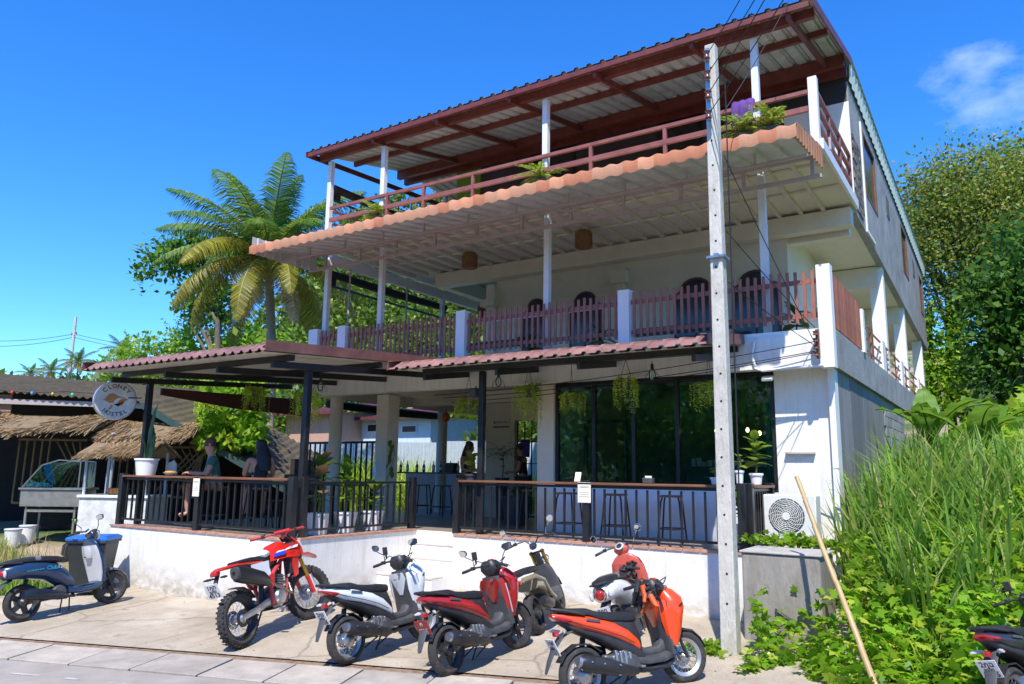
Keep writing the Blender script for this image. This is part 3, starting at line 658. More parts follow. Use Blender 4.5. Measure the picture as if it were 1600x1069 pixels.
# ---------------------------------------------------------------- picket balustrade of the first floor balcony
PK = [PICKET, mat('picket_red_brown_faded', (.36, .13, .09), .55, var=.12, scale=7), mat('picket_red_brown_dark', (.29, .10, .075), .5, var=.12, scale=7)]
pms = [MB().cbox((0, 0, .375), (.046, .022, .77)).mesh('picket', m, smooth=0) for m in PK]
def pickets(label, x0, x1, step=.116, y=YF+.06, side=False):
    t = thing('balcony_railing', label, 'railing', ((x0, y, 4.14) if not side else (y, x0, 4.14)), (0, 0, R_(90) if side else 0), 'red brown picket railings of the first floor balcony')
    Ln = x1-x0
    for z in (.09, .60): part('rail', MB().cbox((Ln/2, .025, z), (Ln-.006, .026, .07)), PICKET, t)
    n = max(2, int(Ln/step)); 
    for i in range(n): link('picket', rnd.choice(pms), t, ((i+.5)*Ln/n, 0, rnd.uniform(-.012, .012)), (0, rnd.uniform(-.006, .006), 0))
    return t
pickets('short picket railing at the far left corner of the first floor balcony', -12.53, -11.94)
pickets('picket railing of the balcony with green hillside seen through it', -11.69, -8.77)
pickets('picket railing before the two left arched windows with a white pipe behind it', -8.54, -5.37)
pickets('picket railing whose right end glows orange in the sun', -5.15, -2.20)
# boarded side screen
t = thing('board_screen', 'orange brown vertical board screen on the balcony side', 'screen', (-2.05, 11.75, 4.08))
sc_m = [mat('screen_board_%d' % i, c, .55, var=.12, scale=5) for i, c in enumerate(((.42, .13, .06), (.38, .115, .055), (.45, .15, .075)))]
sms = [MB().cbox((0, 0, .41), (.025, .125, .82)).mesh('board', m, smooth=0) for m in sc_m]
for i in range(19): link('board', rnd.choice(sms), t, (rnd.uniform(-.004, .004), .07+i*.134, 0))
for z in (.1, .7): part('rail', MB().box(-.05, -.014, 0, 2.58, z, z+.06), PICKET, t)
# white pipe behind the railing
t = thing('pipe', 'white plastic pipe running behind the balcony pickets', 'pipe', (-8.4, 11.85, 4.75))
part('run', MB().tube([(0, 0, 0), (3.0, 0, .02)], .018, 8), STEELW, t); part('elbow', MB().tube([(1.45, 0, -.02), (1.45, 0, -.2), (1.5, 0, -.3)], .018, 8), STEELW, t)
# ---------------------------------------------------------------- rails of the top terrace
t = thing('terrace_top_railing', 'two-bar red brown railing along the top floor front', 'railing', (-12.5, YF+.1, 6.9))
for z, w in ((.82, .06), (.53, .085)): part('rail', MB().box(.04, 10.36, -.03, .03, z-.03, z-.03+w), RAILRED, t)
for x in (1.75, 2.75, 4.0, 6.6, 8.0, 9.3): part('stanchion', MB().box(x-.03, x+.03, -.028, .028, .0, .788), RAILRED, t)
t = thing('terrace_side_railing', 'three-bar red brown railing along the right side of the top floor', 'railing', (-2.1, YF+.2, 6.9))
for z in (.86, .60, .32): part('rail', MB().box(-.03, .03, .0, 2.95, z, z+.05), RAILRED, t)
for yy in (1.0, 1.9, 2.9): part('stanchion', MB().box(-.028, .028, yy, yy+.06, 0.0, .858), RAILRED, t)
t = thing('terrace_side_railing', 'two-bar brown railing at the far left end of the top floor', 'railing', (-12.55, YF+.3, 6.9))
for z in (.80, .5): part('rail', MB().box(-.03, .03, .0, 4.0, z, z+.05), RAILRED, t)
# gallery railings at the side
t = thing('gallery_railing', 'thin brown bar railing along the side gallery between white pillars', 'railing', (-2.1, 14.6, 4.05))
for y0, y1 in ((0, 2.55), (3.1, 3.75), (4.1, 5.75), (6.3, 7.6), (8.0, 9.7), (10.3, 12.1)):
    for z in (.16, .38, .60): part('rail', MB().bar((0, y0, z), (0, y1, z), .03), PICKET, t)
    part('stile', MB().bar((0, (y0+y1)/2, 0), (0, (y0+y1)/2, .62), .03), PICKET, t)
# ---------------------------------------------------------------- tiled awning over the balcony
aw = thing('awning', 'terracotta tiled awning with steel truss above the first floor balcony', 'awning', (-7.4, 10.7, 6.3))
A = lambda n, mb, m, **k: part(n, mb, m, aw, world=True, **k)
ax0, ax1, ay0, ay1 = -12.85, -2.02, 9.84, 11.585
za = lambda q: 6.42 + (q-ay0)*.17
A('under_sheet', corr(ax0+.02, ax1-.03, .30, .05, ay0+.10, za(ay0+.1)-.07, ay1, za(ay1)-.07), GALV, smooth=0)
# tiles
NT = 44; pw = (ax1-ax0)/NT; rows = 4; rl = (ay1-ay0)/rows
def tile_mesh(m, front):
    n = 8; prof = [(i/n*pw*1.03, .015*math.sin(2*math.pi*i/n+.6)) for i in range(n+1)]
    ys = [(-.03, -.18), (-.04, -.03), (0.0, .015)] if front else [(0, .02), (0, .045)]
    rings = [[(x, yy, h+zz) for x, h in prof] for yy, zz in ys] + [[(x, rl*1.02, h+rl*.17-.012+.02) for x, h in prof]]
    mb = MB(); k = n+1
    for r in rings: mb.v += [Vector(q) for q in r]
    for i in range(len(rings)-1):
        for j in range(n): mb.f.append((i*k+j, i*k+j+1, (i+1)*k+j+1, (i+1)*k+j))
    return mb.mesh('roof_tile', m, smooth=60)
TM = [ORANGE, mat('terracotta_tile_pale', (.56, .24, .12), .7, rgb2=(.42, .17, .085), scale=3.5, bump=.2, bscale=30, dirt=.3, dirt_rgb=(.6, .45, .35)), mat('terracotta_tile_dark', (.43, .155, .07), .7, rgb2=(.32, .11, .05), scale=3.5, bump=.2, bscale=30)]
tf = [tile_mesh(m, True) for m in TM]; tb = [tile_mesh(m, False) for m in TM]
for r in range(rows):
    for k in range(NT):
        yy = ay0 + r*rl
        link('roof_tile', rnd.choice(tf if r == 0 else tb), aw, Vector((ax0+k*pw, yy, za(yy)+.01)) - Vector(aw.location), (rnd.uniform(-.01, .01), 0, rnd.uniform(-.008, .008)))
# stepped end tiles on the right
for i in range(10):
    yy = ay0 + .04 + i*.17; d = .17 + .012*i
    A('end_tile', MB().loft([[(ax1-.012, yy, za(yy)+.05), (ax1+.012, yy, za(yy)+.05), (ax1+.012, yy+.13, za(yy)+.05), (ax1-.012, yy+.13, za(yy)+.05)], [(ax1-.012, yy+.02, za(yy)-d), (ax1+.012, yy+.02, za(yy)-d), (ax1+.012, yy+.085, za(yy)-d), (ax1-.012, yy+.085, za(yy)-d)]]), ORANGE)
# side sheet on the left
sd = corr(0, ay1-ay0, .2, .025, 0, 0, .36, 0)
A('side_sheet', MB().add([(ax0+.03+p.z, ay0+p.x, 6.28+p.y) for p in sd.v], sd.f), GALV, smooth=0)
for z, q in ((6.28, 11.44), (6.60, 11.46)): A('chord', MB().bar((ax0, q, z), (ax1, q, z), .05, .06), GREYSTEEL)
for z, q in ((6.30, 10.62),): A('chord', MB().bar((ax0, q, z), (ax1, q, z), .03, .035), GREYSTEEL)
x = ax0+.5
while x < ax1:
    A('strut', MB().bar((x, 11.45, 6.30), (x, 11.45, 6.58), .05), GREYSTEEL)
    A('strut', MB().bar((x+.4, 10.62, 6.31), (x+.4, 10.62, 6.49), .03), GREYSTEEL)
    x += 1.02
for x in (-10.4, -8.6, -6.2, -4.2): A('brace', MB().bar((x, 10.62, 6.30), (x+.5, 11.44, 6.31), .03), GREYSTEEL)
# ================================================================ two-wheelers
RUB = mat('tyre_rubber', (.034, .033, .032), .9, var=.15, scale=12, bump=.4, bscale=40, dirt=.7, dirt_rgb=(.13, .11, .085))
PLAS = mat('black_plastic', (.026, .026, .028), .48, var=.12, scale=8, dirt=.35, dirt_rgb=(.085, .075, .062))
PLASG = mat('grey_black_plastic', (.06, .062, .066), .55, var=.12, scale=8, dirt=.45, dirt_rgb=(.15, .135, .115))
ALU = mat('cast_aluminium', (.45, .45, .46), .35, metal=.9, var=.1, scale=10)
RIMA = mat('rim_aluminium', (.50, .50, .50), .42, metal=.8, var=.08)
CHROME = mat('chrome', (.75, .76, .78), .12, metal=1, var=.03)
ENG = mat('engine_grey', (.16, .16, .165), .5, metal=.5, var=.2, scale=14)
MUFF = mat('muffler_black', (.03, .03, .032), .4, metal=.3, var=.1)
SEATM = mat('seat_vinyl', (.020, .020, .022), .55, var=.15, scale=9, bump=.15, bscale=150)
REDL = mat('tail_lamp_red', (.40, .012, .012), .12, var=.05, coat=.8)
LAMPC = mat('lamp_clear', (.55, .56, .58), .1, var=.05, coat=1)
MIRR = mat('mirror_glass', (.80, .86, .92), .03, metal=1, var=.01)
PLATEW = mat('plate_white', (.72, .72, .72), .4, var=.03); PLATER = mat('plate_red', (.36, .035, .025), .4, var=.05)
INKB = mat('plate_ink_black', (.015, .015, .016), .5); INKW = mat('plate_ink_white', (.8, .8, .8), .5)
def paint(name, rgb): return mat(name, rgb, .32, var=.04, scale=4, coat=.6, spec=.5, dirt=.2, dirt_rgb=tuple(.6*c+.05 for c in rgb), bump=.02, bscale=9)

def sup(c, a, b, n=14, e=2.6, plane='yz'):
    """superellipse ring about c, half sizes a, b"""
    out = []
    for k in range(n):
        t = 2*math.pi*k/n; x = a*math.copysign(abs(math.cos(t))**(2/e), math.cos(t)); y = b*math.copysign(abs(math.sin(t))**(2/e), math.sin(t))
        p = {'yz': (0, x, y), 'xy': (x, y, 0), 'xz': (x, 0, y)}[plane]
        out.append(Vector(c)+Vector(p))
    return out
def loftx(secs, n=14, e=2.6, y=0):
    """secs: (x, z, half width, half height[, y])"""
    return MB().loft([sup((s[0], s[4] if len(s) > 4 else y, s[1]), s[2], s[3], n, e, 'yz') for s in secs])
def loftz(secs, n=14, e=2.6):
    """secs: (z, x, half length, half width)"""
    return MB().loft([sup((s[1], 0, s[0]), s[2], s[3], n, e, 'xy') for s in secs])
def wheel(t, x, r, w, kind, rimm, name='wheel', hub=.05, steer=0, knob=False, disc=True):
    wh = thing(name, None, None, (x, 0, r), (0, 0, steer)); wh.parent = t
    prof = []; k = 9
    for i in range(k):
        a = math.pi*(i/(k-1)) - math.pi/2
        prof.append((r - w*.42 + w*.42*math.cos(a)*1.0, w*.5*math.sin(a)))
    prof = [(r*.70 if w < .12 else r*.74, -w*.30)] + prof + [(r*.70 if w < .12 else r*.74, w*.30)]
    part('tyre', MB().ringlathe(prof, 40), RUB, wh)
    if knob:
        kb = MB()
        for i in range(34):
            a = 2*math.pi*i/34
            for yy, rr, off in ((0, r, 0), (-w*.33, r*.972, .5), (w*.33, r*.972, .5)):
                aa = a + off*2*math.pi/34
                kb.cbox((rr*math.cos(aa), yy, rr*math.sin(aa)), (.013, w*.22, .022), Matrix.Rotation(-aa, 3, 'Y'))
        o = part('tread_knobs', kb, RUB, wh, smooth=0); o['kind'] = 'stuff'
    ri = r*.71
    part('rim', MB().ringlathe([(ri, -w*.33), (ri+.012, -w*.36), (ri+.004, -w*.28), (ri-.022, -w*.1), (ri-.022, w*.1), (ri+.004, w*.28), (ri+.012, w*.36), (ri, w*.33), (ri-.03, w*.12), (ri-.03, -w*.12)], 36), rimm, wh)
    part('hub', MB().lathe([(hub*.5, -w*.75), (hub, -w*.5), (hub, w*.5), (hub*.5, w*.75)], 18, 'y'), ALU if kind == 'wire' else rimm, wh)
    if kind == 'wire':
        sp = MB()
        for i in range(28):
            a = 2*math.pi*i/28; b = a + (.5 if i % 2 else -.5); s = 1 if i % 4 < 2 else -1
            sp.tube([(hub*.9*math.cos(b), s*w*.38, hub*.9*math.sin(b)), ((ri-.02)*math.cos(a), s*.006, (ri-.02)*math.sin(a))], .0028, 4, False)
        part('spokes', sp, CHROME, wh)
    else:
        me = None
        for i in range(5):
            sp = MB()
            for d in (-.13, .13):
                sp.loft([sup((hub*.7*math.cos(d*3), 0, hub*.7*math.sin(d*3)), .012, w*.26, 6, 2.6, 'yz'), sup(((ri-.02)*math.cos(d), 0, (ri-.02)*math.sin(d)), .011, w*.16, 6, 2.6, 'yz')])
            part('spoke', sp, rimm, wh).rotation_euler = (0, 2*math.pi*i/5, 0)
    if disc:
        part('brake_disc', MB().ringlathe([(hub*1.1, w*.55), (.105, w*.55), (.105, w*.55+.004), (hub*1.1, w*.55+.004)], 28), ALU, wh)
    return wh
def plate(t, c, red, lines, w=.185, h=.175, tilt=0):
    """number plate facing the rear (-x)"""
    p = part('number_plate', MB().cbox((0, 0, 0), (.006, w, h)), PLATER if red else PLATEW, t, bevel=.002)
    p.location = c; p.rotation_euler = (0, tilt, 0)
    for txt, dz, sz in lines:
        me = text_mesh(txt, sz, INKW if red else INKB, .0006, bold=.0012)
        # text lies in xy facing +z: turn it to face -x, reading left to right seen from behind
        me.transform(Matrix(((0, 0, -1, -.0045), (-1, 0, 0, 0), (0, 1, 0, dz), (0, 0, 0, 1))))
        link('lettering', me, p)
    return p
def mirrors(t, x, z, y, kind, m=PLAS, glass_dir=-1, hh=.12, sides=(-1, 1), spread=.11):
    for s in sides:
        stalk = MB().tube([(x, s*y, z), (x+.02, s*(y+.02), z+.07), (x-.02, s*(y+spread-.02), z+hh), (x-.02, s*(y+spread), z+hh+.02)], .006, 6)
        o = part('mirror', stalk, m, t)
        c = Vector((x-.02, s*(y+spread+.02), z+hh+.05)); 
        if kind == 'round':
            sh = MB().lathe([(.02, .03), (.048, .012), (.052, 0), (.046, -.004)], 18, 'x').xf(Matrix.Translation(c)); gl = MB().lathe([(.002, -.006), (.044, -.006), (.044, -.004)], 18, 'x').xf(Matrix.Translation(c))
        else:
            ring = [(-.075, .0), (-.05, .034), (.03, .044), (.068, .030), (.062, -.02), (.02, -.040), (-.05, -.034)]
            sh = MB().loft([[c+Vector((-.005, s*a, b)) for a, b in ring], [c+Vector((.015, s*a*.95, b*.95)) for a, b in ring], [c+Vector((.04, s*a*.4, b*.4)) for a, b in ring]])
            gl = MB().loft([[c+Vector((-.0075, s*a*.92, b*.9)) for a, b in ring], [c+Vector((-.0055, s*a*.92, b*.9)) for a, b in ring]])
        M = Matrix.Translation(c) @ Matrix.Rotation(R_(-12), 4, 'Y') @ Matrix.Rotation(R_(-10*s), 4, 'Z') @ Matrix.Translation(-c)
        part('shell', sh.xf(M), m, o); part('glass', gl.xf(M), MIRR, o)
def handlebar(t, x, z, half, drop=.02, back=.07, m=PLAS, grip=PLAS, lever=True, rise=.0):
    pts = [(x, 0, z), (x, .10, z+rise), (x-back*.5, half*.65, z+rise), (x-back, half, z+rise-drop)]
    pts = [(a, -b, c) for a, b, c in pts[::-1]] + pts[1:]
    part('handlebar', MB().tube(pts, .012, 8), m, t)
    for s in (-1, 1):
        a = Vector((x-back*.55, s*half*.70, z+rise-drop*.2)); b = Vector((x-back-.01, s*(half+.015), z+rise-drop-.002)); d = (b-a)
        part('grip', MB().tube([a, a+d*.1, b-d*.05, b], [.014, .018, .018, .014], 10), grip, t)
        part('switch_box', MB().cbox(a-d*.15, (.05, .045, .045)), PLAS, t, bevel=.008)
        if lever: part('brake_lever', MB().tube([a-d*.12+Vector((.03, 0, 0)), a+d*.35+Vector((.075, 0, -.005)), b+Vector((.06, 0, -.01))], [.008, .006, .005], 6), ALU if grip is PLAS else PLAS, t)

def bike_pose(x, y, dz, head, scale, lean):
    return Vector((x, y, S_*(y-10.52)+dz+.006)), S_*math.sin(R_(head)), head, scale, lean
def sport_scooter(label, pm, pose, plate_args, wire=True, steer=0, extra=None, phone=False, mirr=True):
    """step-through scooter with a sharp tail; pose = (x, y, dz, heading, scale, lean)"""
    org, slope, head, scale, lean = bike_pose(*pose)
    t = thing('scooter', label, 'scooter', org, (R_(lean), -math.atan(slope), R_(head)), 'scooters and motorbikes parked before the terrace', scale)
    q = lambda n, mb, m, **k: part(n, mb, m, t, **k)
    RIMD = mat('dark_rim', (.05, .05, .053), .4, metal=.4, var=.1)
    wheel(t, -.63, .268, .115, 'wire' if wire else 'cast', RIMA if wire else RIMD, 'rear_wheel', .085 if wire else .06, disc=False)
    wheel(t, .64, .262, .095, 'wire' if wire else 'cast', RIMA if wire else RIMD, 'front_wheel', .05, steer=steer)
    # rear body
    q('rear_fairing', loftx([(-.92, .872, .030, .012), (-.82, .838, .090, .040), (-.66, .775, .130, .085), (-.46, .715, .155, .100), (-.26, .640, .165, .110), (-.10, .555, .155, .105), (.02, .465, .13, .08)], 16, 2.4), pm)
    q('lower_fairing', loftx([(-.86, .80, .045, .02), (-.66, .70, .105, .045), (-.46, .625, .135, .065), (-.26, .53, .148, .085), (-.08, .43, .15, .085), (.06, .36, .14, .06)], 14, 2.6), PLAS)
    q('seat', loftx([(-.86, .890, .05, .014), (-.72, .878, .105, .032), (-.54, .850, .130, .042), (-.44, .805, .142, .048), (-.28, .772, .150, .052), (-.10, .752, .135, .055), (.04, .735, .085, .045)], 16, 3), SEATM)
    q('seat_base', loftx([(-.60, .79, .10, .05), (-.42, .735, .13, .065), (-.24, .69, .135, .085), (-.08, .63, .12, .12), (.02, .57, .10, .15), (.07, .48, .085, .12)], 14, 3), PLAS)
    q('grab_rail', MB().tube([(-.60, .13, .84), (-.80, .11, .895), (-.93, .05, .925), (-.93, -.05, .925), (-.80, -.11, .895), (-.60, -.13, .84)], .014, 8), PLAS)
    q('tail_lamp', loftx([(-.925, .855, .05, .012), (-.88, .832, .088, .026), (-.78, .80, .113, .032), (-.74, .795, .112, .018)], 14, 2.6), REDL)
    q('rear_mudguard', MB().loft([sup((x, 0, z), hw, .012, 8, 3, 'yz') for x, z, hw in ((-.70, .70, .07), (-.82, .66, .07), (-.92, .56, .06), (-.99, .44, .05), (-1.04, .34, .028))]), PLASG)
    q('plate_lamp', MB().cbox((-.885, 0, .685), (.05, .06, .05)), REDL, bevel=.008)
    for s in (-1, 1): q('turn_signal', loftx([(-.80, .70, .015, .012, s*.07), (-.85, .705, .03, .018, s*.115), (-.87, .70, .015, .010, s*.15)], 8, 2.4), LAMPC)
    if plate_args: plate(t, (-.935, 0, .565), *plate_args, tilt=R_(-24))
    # engine, exhaust, suspension
    q('engine', loftx([(-.66, .285, .035, .05, .085), (-.50, .30, .05, .085, .075), (-.25, .31, .075, .10, .05), (-.05, .31, .10, .10, .02), (.03, .33, .08, .07, .01)], 14, 3), ENG)
    q('cylinder_block', MB().cbox((-.20, -.06, .37), (.26, .16, .16), Matrix.Rotation(R_(-18), 3, 'Y')).cbox((-.36, -.085, .36), (.14, .08, .12), Matrix.Rotation(R_(12), 3, 'Y')), ENG, bevel=.02)
    for i in range(4): q('cooling_fin', MB().cbox((-.30+.055*i, -.135, .40-.012*i), (.03, .05, .12)), ALU, bevel=.006)
    q('crankcase_cover', MB().lathe([(.02, -.02), (.09, -.012), (.11, .01), (.11, .04)], 18, 'y', (-.12, -.145, .30)), PLASG)
    q('air_box', loftx([(-.62, .42, .04, .06, .11), (-.44, .44, .055, .08, .11), (-.28, .42, .045, .06, .11)], 12, 3), PLAS)
    q('muffler', MB().tube([(-.06, -.135, .235), (-.22, -.165, .265), (-.34, -.178, .30), (-.56, -.185, .365), (-.70, -.185, .405), (-.745, -.185, .418)], [.035, .055, .072, .082, .078, .055], 16), MUFF)
    q('muffler_shield', MB().tube([(-.30, -.198, .305), (-.46, -.207, .35), (-.62, -.205, .395)], [.05, .066, .06], 14), PLAS)
    q('muffler_tip', MB().tube([(-.72, -.185, .41), (-.775, -.185, .428)], [.06, .045], 14), ALU)
    q('exhaust_pipe', MB().tube([(-.06, -.135, .235), (.05, -.10, .215), (.06, -.04, .26), (-.02, -.02, .32)], .02, 8), MUFF)
    q('rear_shock', MB().tube([(-.58, .13, .29), (-.50, .13, .60)], .030, 10), PLAS)
    q('rear_hugger', MB().loft([[Vector((-.63+.30*math.cos(a), yy, .268+.30*math.sin(a))) for yy in (-.055, .055)] + [Vector((-.63+.288*math.cos(a), yy, .268+.288*math.sin(a))) for yy in (.055, -.055)] for a in [R_(x) for x in (40, 70, 100, 130, 150)]]), PLAS, smooth=0)
    # floor, leg shield and nose
    q('floor_board', loftx([(-.06, .335, .14, .05), (.10, .305, .155, .042), (.30, .305, .165, .045), (.42, .335, .15, .05), (.47, .37, .11, .04)], 14, 3.4), PLASG)
    q('belly_pan', loftx([(-.02, .255, .10, .03), (.16, .225, .13, .035), (.36, .235, .13, .04), (.46, .27, .09, .03)], 12, 3), PLAS)
    q('tunnel', loftx([(-.10, .50, .085, .10), (.02, .42, .07, .08), (.14, .37, .06, .05), (.30, .37, .07, .05), (.40, .44, .085, .10)], 12, 3), PLASG)
    q('leg_shield_inner', loftz([(.33, .40, .035, .185), (.48, .385, .03, .18), (.64, .36, .035, .175), (.78, .345, .05, .155), (.90, .335, .05, .12)], 14, 3.2), PLASG)
    q('front_cover', loftz([(.40, .475, .05, .13), (.52, .49, .08, .185), (.66, .49, .11, .225), (.78, .505, .14, .235), (.88, .51, .135, .20), (.96, .47, .10, .14), (1.005, .43, .04, .08)], 16, 2.5), pm)
    for s in (-1, 1):   # coloured wings either side of the inner shield
        q('side_wing', MB().loft([[Vector(v) for v in ((.30, s*.150, .86), (.46, s*.150, .90), (.47, s*.215, .84), (.33, s*.200, .80))], [Vector(v) for v in ((.315, s*.150, .66), (.47, s*.150, .68), (.48, s*.212, .66), (.34, s*.196, .64))], [Vector(v) for v in ((.385, s*.155, .42), (.46, s*.150, .40), (.462, s*.170, .41), (.39, s*.168, .42))]]), pm)
    q('knee_panel', MB().loft([[Vector(v) for v in ((.275, -.12, .875), (.275, .12, .875), (.30, .135, .80), (.30, -.135, .80))], [Vector(v) for v in ((.315, -.03, .62), (.315, .03, .62), (.325, .03, .60), (.325, -.03, .60))]]), pm)
    q('head_lamp', loftz([(.70, .565, .03, .11), (.76, .575, .035, .13), (.82, .56, .03, .10)], 12, 2.6), LAMPC)
    q('handle_cover', loftz([(.92, .37, .075, .085), (.98, .37, .105, .13), (1.04, .365, .10, .12), (1.085, .355, .07, .085)], 14, 2.7), PLAS)
    q('dash', MB().cbox((.30, 0, 1.06), (.09, .13, .02), Matrix.Rotation(R_(-30), 3, 'Y')), mat('dash_glass', (.03, .035, .04), .08, coat=1), bevel=.005)
    q('visor', loftz([(1.02, .42, .035, .09), (1.07, .405, .03, .07), (1.10, .385, .015, .04)], 12, 2.6), pm)
    handlebar(t, .335, 1.03, .34, .03, .09)
    if mirr: mirrors(t, .32, 1.05, .22, 'angular')
    if phone: q('phone_holder', MB().cbox((.30, .17, 1.17), (.025, .07, .10)).cbox((.31, .17, 1.10), (.02, .02, .06)), PLAS, bevel=.006)
    # fork and front mudguard
    st = R_(steer)
    q('front_fork', MB().tube([(.64, .075, .262), (.50, .075, .66)], .018, 10).tube([(.64, -.075, .262), (.50, -.075, .66)], .018, 10), PLAS)
    fm = q('front_mudguard', MB().loft([[Vector((.64+(.30-.012*abs(k))*math.cos(a), yy, .262+(.305-.02*abs(k))*math.sin(a))) for k, yy in ((-1.4, -.058), (-.3, -.035), (.3, .035), (1.4, .058))] + [Vector((.64+(.288)*math.cos(a), yy, .262+(.288-.02)*math.sin(a))) for yy in (.05, -.05)] for a in [R_(x) for x in (12, 35, 60, 90, 120, 140)]]), PLAS)
    q('side_stand', MB().tube([(.02, .10, .23), (-.06, .17, .03), (-.09, .19, .008)], .010, 6), PLAS)
    for s in (-1, 1): q('centre_stand', MB().tube([(-.05, s*.09, .20), (-.28, s*.10, .11)], .010, 6), PLAS)
    # panel seams, badges, cables and fasteners
    for s in (-1, 1):
        q('panel_seam', MB().tube([(-.80, s*.098, .812), (-.62, s*.142, .735), (-.42, s*.166, .665), (-.22, s*.172, .585), (-.06, s*.158, .50)], .0045, 5), PLAS)
        q('side_badge', MB().loft([[(-.58, s*.141, .80), (-.44, s*.155, .765), (-.45, s*.157, .745), (-.60, s*.142, .782)], [(-.58, s*.147, .802), (-.44, s*.161, .767), (-.45, s*.163, .745), (-.60, s*.148, .782)]]), PLASG)
        q('front_slot', MB().loft([[(.50, s*.235, .80), (.56, s*.222, .83), (.57, s*.216, .815), (.51, s*.232, .785)], [(.50, s*.241, .80), (.56, s*.228, .83), (.57, s*.222, .815), (.51, s*.238, .785)]]), PLAS)
        q('brake_cable', MB().tube([(.31, s*.20, 1.06), (.40, s*.22, 1.10), (.44, s*.14, 1.06), (.42, s*.06, .98)], .006, 6), PLAS)
        q('foot_peg', MB().cbox((-.04, s*.19, .28), (.05, .08, .018)), ALU, bevel=.004)
    for bx, bz in ((-.34, .335), (-.52, .375), (-.66, .41)): q('bolt', MB().lathe([(.002, -.006), (.009, -.006), (.009, .01), (.002, .01)], 8, 'y').xf(Matrix.Translation((bx, -.268, bz))), ALU)
    q('kick_lever', MB().tube([(-.16, -.15, .26), (-.30, -.20, .235), (-.34, -.23, .24)], .009, 6), ALU)
    q('key_barrel', MB().lathe([(.002, -.01), (.016, -.01), (.018, .01), (.002, .01)], 10, 'x').xf(Matrix.Translation((.265, -.06, .86))), ALU)
    q('bag_hook', MB().tube([(.27, 0, .80), (.235, 0, .795), (.23, 0, .815)], .007, 6), ALU)
    q('spring', MB().tube([(-.575+.06*k/40, .13+.034*math.cos(k*.9), .31+.24*k/40+.034*math.sin(k*.9)*.2) for k in range(41)], .006, 5), ALU)
    if extra: extra(t, q)
    return t
def decal(t, txt, c, size, m, right=True, slant=0, tilt=0, pitch=0):
    """lettering on the right flank, facing -y"""
    me = text_mesh(txt, size, m, .0008)
    M = Matrix(((1, 0, 0, 0), (0, 0, -1, 0), (0, 1, 0, 0), (0, 0, 0, 1)))
    me.transform(Matrix.Translation(c) @ Matrix.Rotation(R_(tilt), 4, 'X') @ Matrix.Rotation(R_(pitch), 4, 'Y') @ M)
    return link('lettering', me, t)

def handle_bundle(t, q):
    r2 = random.Random(9); OB = mat('glove_orange', (.62, .10, .02), .7)
    for i in range(11):
        c = Vector((.24+r2.uniform(-.05, .06), r2.uniform(-.16, .20), 1.02+r2.uniform(-.10, .08)))
        q('hanging_glove', MB().tube([c, c+Vector((r2.uniform(-.04, .04), r2.uniform(-.08, .08), r2.uniform(-.12, -.02))), c+Vector((-.03, r2.uniform(-.08, .08), r2.uniform(-.2, -.08)))], [.03, .035, .018], 7), OB if i % 3 == 0 else PLAS)
WHITEP, REDP, ORAP, DARKP = paint('pearl_white_paint', (.66, .69, .70)), paint('deep_red_paint', (.38, .012, .012)), paint('bright_orange_paint', (.80, .062, .004)), paint('black_metal_paint', (.02, .02, .024))
LIGHTDEC = mat('decal_light', (.55, .55, .55), .4)
s1 = sport_scooter('white and black scooter between the red dirt bike and the red scooter', WHITEP, (-6.382, 7.244, -.01, 85.6, .975, -10.7), (False, (('2กข', .045, .075), ('ภูเก็ต', -.005, .045), ('8776', -.055, .075))), phone=True, steer=R_(-6))
s2 = sport_scooter('dark red scooter with a red number plate', REDP, (-5.121, 7.458, -.01, 86.3, .975, -12), (True, (('ก', .045, .07), ('701', -.045, .085))), wire=False, phone=True, steer=R_(-8), extra=lambda t, q: q('lower_trim', MB().tube([(.33, -.21, .80), (.36, -.205, .66), (.41, -.178, .46)], .008, 6), LIGHTDEC))
s3 = sport_scooter('bright orange scooter nearest the utility pole', ORAP, (-3.245, 7.334, -.015, 59.7, .95, -8.7), (False, (('1กฬ', .045, .075), ('ภูเก็ต', -.005, .045), ('2511', -.055, .075))), steer=R_(-12), mirr=False, extra=handle_bundle)
s4 = sport_scooter('black scooter cut off by the right edge of the photo', DARKP, (.15, 8.66, -.02, 67, .91, -14), (False, (('2กฉ', .045, .075), ('ภูเก็ต', -.005, .045), ('1655', -.055, .075))), phone=True)

